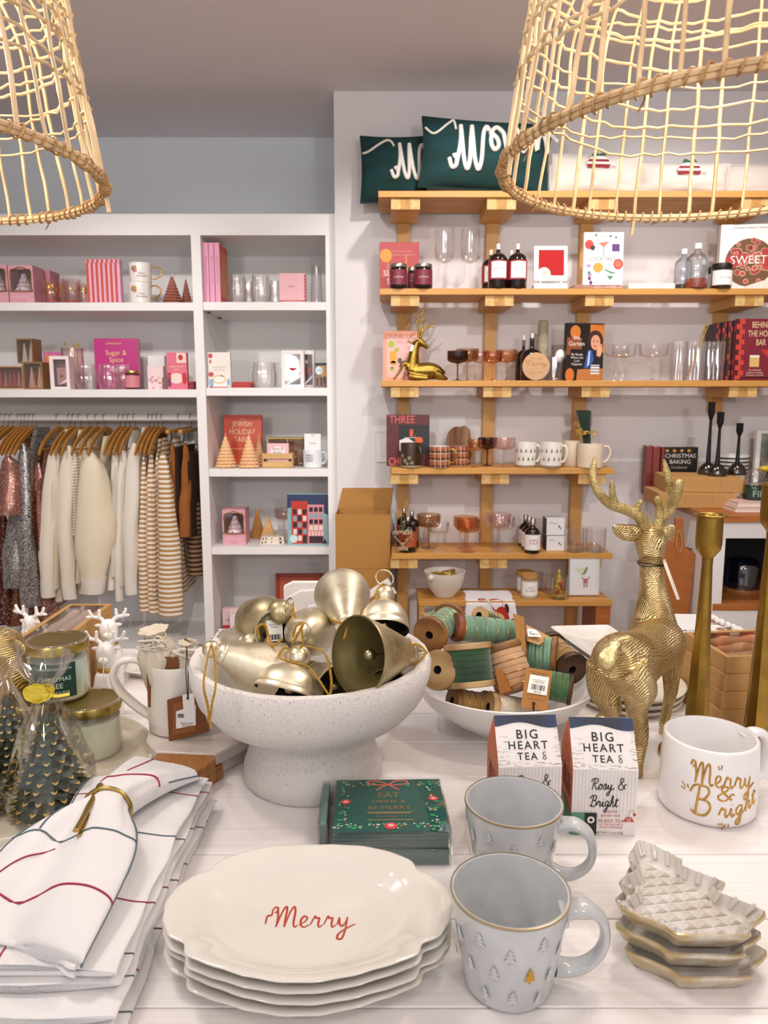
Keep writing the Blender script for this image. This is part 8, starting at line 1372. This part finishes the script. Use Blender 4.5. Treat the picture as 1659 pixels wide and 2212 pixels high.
tray4('little square white dish left of the pitcher handle', [(268, 1452), (330, 1458), (338, 1400), (298, 1396)], ZT, .014, 'white square dishes')
for k in range(3):
    p = V((.408, 1.172, ZT)); t = thing('round_plate', ['thick cream round plate at the bottom, under the deer side of the table', 'thick cream round plate in the middle of its stack', 'thick cream round plate on top of its stack behind the deer'][k], 'plate', (p.x-.003+.003*k, p.y, ZT+.0108*k), 0, 'stacked round plates'); ob('dish', MB().lathe([(0, .001), (.066, 0), (.081, .003), (.086, .0085), (.0845, .0105), (.079, .009), (.073, .006), (0, .0055)], 70), M('#e9e0cf', .3, coat=.3, var=.08, vs=30), t, smooth=60)
def flatbook(label, pxs, z, h, m, group, zt=None):
    P = [at_z(a, b, zt or z+h) for a, b in pxs]; o = (P[0]+P[1])/2; w, d = (P[1]-P[0]).length, ((P[3]-P[0]).length+(P[2]-P[1]).length)/2; t = thing('book', label, 'book', (o.x, o.y, z), atan2(P[1].y-P[0].y, P[1].x-P[0].x), group)
    ob('cover', MB().box(-w/2, w/2, 0, d, 0, .0022).box(-w/2, w/2, 0, d, h-.0022, h).box(-w/2, w/2, d-.002, d, .0022, h-.0022), m, t, bev=.0006); ob('pages', MB().box(-w/2+.003, w/2-.003, .003, d-.0022, .0024, h-.0024), M('#d9d0c6', .8, var=.3, vs=200, stretch=(.1, .1, 6)), t); return t, w, d, h
zz = ZT; m_bw = M('#ecebea', .45)
for k in range(4):
    h = [.019, .017, .016, .018][k]; t, w, d, _ = flatbook(['thick white book at the bottom of the pile behind the deer', 'white book second in the pile behind the deer', 'white book third in the pile behind the deer', 'white holiday baking book on top of the pile, title upside down'][k], [(1470, 1397), (1640, 1400), (1588, 1328), (1452, 1330)], zz, h, m_bw, 'piled white cookbooks', ZT+.071); zz += h+.0006
text('BAKING\nHOLIDAYS', t, M('#6f958e', .5), (-.0*w, d*.42, h+.0005), w=w*.42, rot=(0, 0, pi)); sb = MB(); r = random.Random(2)
for k in range(26):
    u, v = r.choice((-1, 1))*r.uniform(.25, .47)*w, r.uniform(.05, .95)*d; sb.tube(cat([(u, v, h+.0006), (u+r.uniform(-.01, .01), v+.008, h+.0006), (u+r.uniform(-.016, .016), v+.014, h+.0006)], 3), .0009, 4)
ob('berry_print', sb, M('#7f5560', .6), t); pr = MB(); [pr.tube([(.34*w+.011*cos(a), d*(.3+.2*k)+.008*sin(a), h+.0007) for a in [2*pi*i/14 for i in range(14)]], .0022, 6, closed=True, flat=.3) for k in range(3)]; ob('pretzel_print', pr, M('#b5764a', .6), t)
t_ = thing('beaded_garland', 'white beaded garland lying along the holiday baking book', 'garland', V(t.location)+V((0, 0, h+.0008))); bd = MB(); A_, B_ = at_z(1530, 1330, zz+.006), at_z(1630, 1375, zz+.006)
[bd.ball(tuple(A_.lerp(B_, i/22)-V(t_.location)+V((.002*sin(i*2.2), .003*cos(i*1.7), -.0))), .0052, 10) for i in range(23)]; ob('bead', bd, m_ceramic, t_)
P_ = [(452, 1388), (524, 1388), (532, 1358), (476, 1358)]; t, w, d, h = flatbook('white patterned book behind the stone bowl', P_, ZT, .022, m_bw, 'white books behind the bells'); sb = MB(); r = random.Random(5); [sb.tube(cat([(u, v, h+.0005), (u+r.uniform(-.006, .006), v+.005, h+.0005), (u+r.uniform(-.008, .008), v+.009, h+.0005)], 3), .0007, 4) for u, v in [(r.uniform(-.46, .46)*w, r.uniform(.03, .85)*d) for _ in range(46)]]; ob('sprig_print', sb, M('#8a8680', .6), t)
P_ = at_z(650, 1420, ZT); t = thing('napkin_stand', 'folded white linen cloths standing behind the bells', 'napkin', (P_.x+.0, 1.31, ZT)); A = lambda px, py, Y=1.31: at_y(px, py, Y)-V(t.location)
for k, pts in enumerate(([(616, 1430), (612, 1266), (632, 1256), (704, 1256), (704, 1430)], [(622, 1430), (618, 1290), (650, 1272), (704, 1268), (704, 1430)], [(655, 1430), (655, 1330), (668, 1302), (690, 1296), (704, 1310), (704, 1430)])):
    Q = [A(a, b) for a, b in pts]; ob('linen_fold', MB().add(*prism_y([(q.x, q.z) for q in Q], -.012*k, -.012*k+.009)), M(['#e6dfda', '#e2dad4', '#dad6d4'][k], .9, bump=.4, bs=60, var=.1, vs=18), t, bev=.003)
Q = [A(a, b) for a, b in [(640, 1400), (676, 1318), (682, 1320), (650, 1400)]]; ob('kraft_band', MB().add(*prism_y([(q.x, q.z) for q in Q], -.016, -.0125)), m_kraft, t)
# ================================================================ kraft candle boxes and brass candlesticks on the right
cA = at_z(1562, 1424, ZT+.108); cB, cC = at_z(1473, 1374, ZT+.108), at_z(1700, 1432, ZT+.108); an = atan2(cA.y-cB.y, cA.x-cB.x); LB = .112
for k in range(4): lidbox(['kraft candle box at the bottom of the right pile', 'kraft candle box second in the right pile', 'kraft candle box third in the right pile', 'kraft candle box with clear lid and amber candles on top of the right pile'][k], V((cA.x, cA.y, 0))+V((-.0+.004*k, .004*k, 0)), [.04, -.03, .03, 0][k]+.12, .17, .125, .0262, ZT+.0268*k, k == 3, 'kraft boxes on the right of the table', M('#c79e60', .5) if k == 3 else None)
m_brs = M('#a3803a', .34, 1, var=.3, vs=30, bump=.06, bs=60)
def brass(label, cx, cy, h, R_=.034):
    t = thing('candlestick', label, 'candlestick', (cx, cy, ZT), .2, 'tall brass candlesticks'); rings = []; n = 8; N = 64
    for f, r in ((0.022, .0205), (.035, .0185), (.12, .0165), (.3, .0135), (.55, .0098), (.72, .0078), (.80, .0068), (.825, .0072)):
        ring = []
        for j in range(N):
            a = 2*pi*j/N; q = cos(pi/n)/cos((a % (2*pi/n))-pi/n); k = min(1, max(0, (.72-f)/.3)); ring.append((r*cos(a)*(q*k+1-k), r*sin(a)*(q*k+1-k), h*f))
        rings.append(ring)
    ob('stem', MB().loft(rings), m_brs, t, smooth=25); ob('foot', MB().lathe([(0, 0), (.0465, 0), (.048, .0015), (.048, .006), (.0465, .0075), (.022, .009), (.021, h*.022), (0, h*.022)], 60), m_brs, t, smooth=30)
    cz = h*.82; ob('cup', MB().lathe([(.006, cz), (.0075, cz+.003), (.0155, cz+.014), (.0168, cz+.022), (.0166, h-.004), (.0205, h-.0025), (.021, h-.0008), (.0198, h), (.0165, h-.0008), (.0148, h-.004), (.0145, cz+.02), (0, cz+.018)], 48, fn=lambda r, z, a: r*(1-.06*max(0, cos(4*a))**3*(1 if cz+.004 < z < cz+.02 else 0))), m_brs, t, smooth=50); return t
pA = at_z(1500, 1635, ZT); top = at_y(1516, 1110, pA.y); brass('brass candlestick, shorter one beside the deer', pA.x, pA.y, top.z-ZT)
pB = V((.533, 1.0, ZT)); top = at_y(1672, 1045, pB.y); brass('brass candlestick, taller one at the photo edge', pB.x, pB.y, top.z-ZT)
# the printed covers gathered on the way
for par, (b, ms) in ART.items(): ob('cover_print', b, ms, par, smooth=0)
# a thing that turned out to be one piece is that piece itself, without an Empty above it
for r in [o for o in bpy.data.objects if o.type == 'EMPTY' and 'category' in o and len(o.children) == 1]:
    c = r.children[0]; mw = r.matrix_basis @ c.matrix_basis; nm = r.name
    for k in ('label', 'category', 'group'):
        if k in r: c[k] = r[k]
    c.parent = None; c.matrix_basis = mw; bpy.data.objects.remove(r); c.name = nm
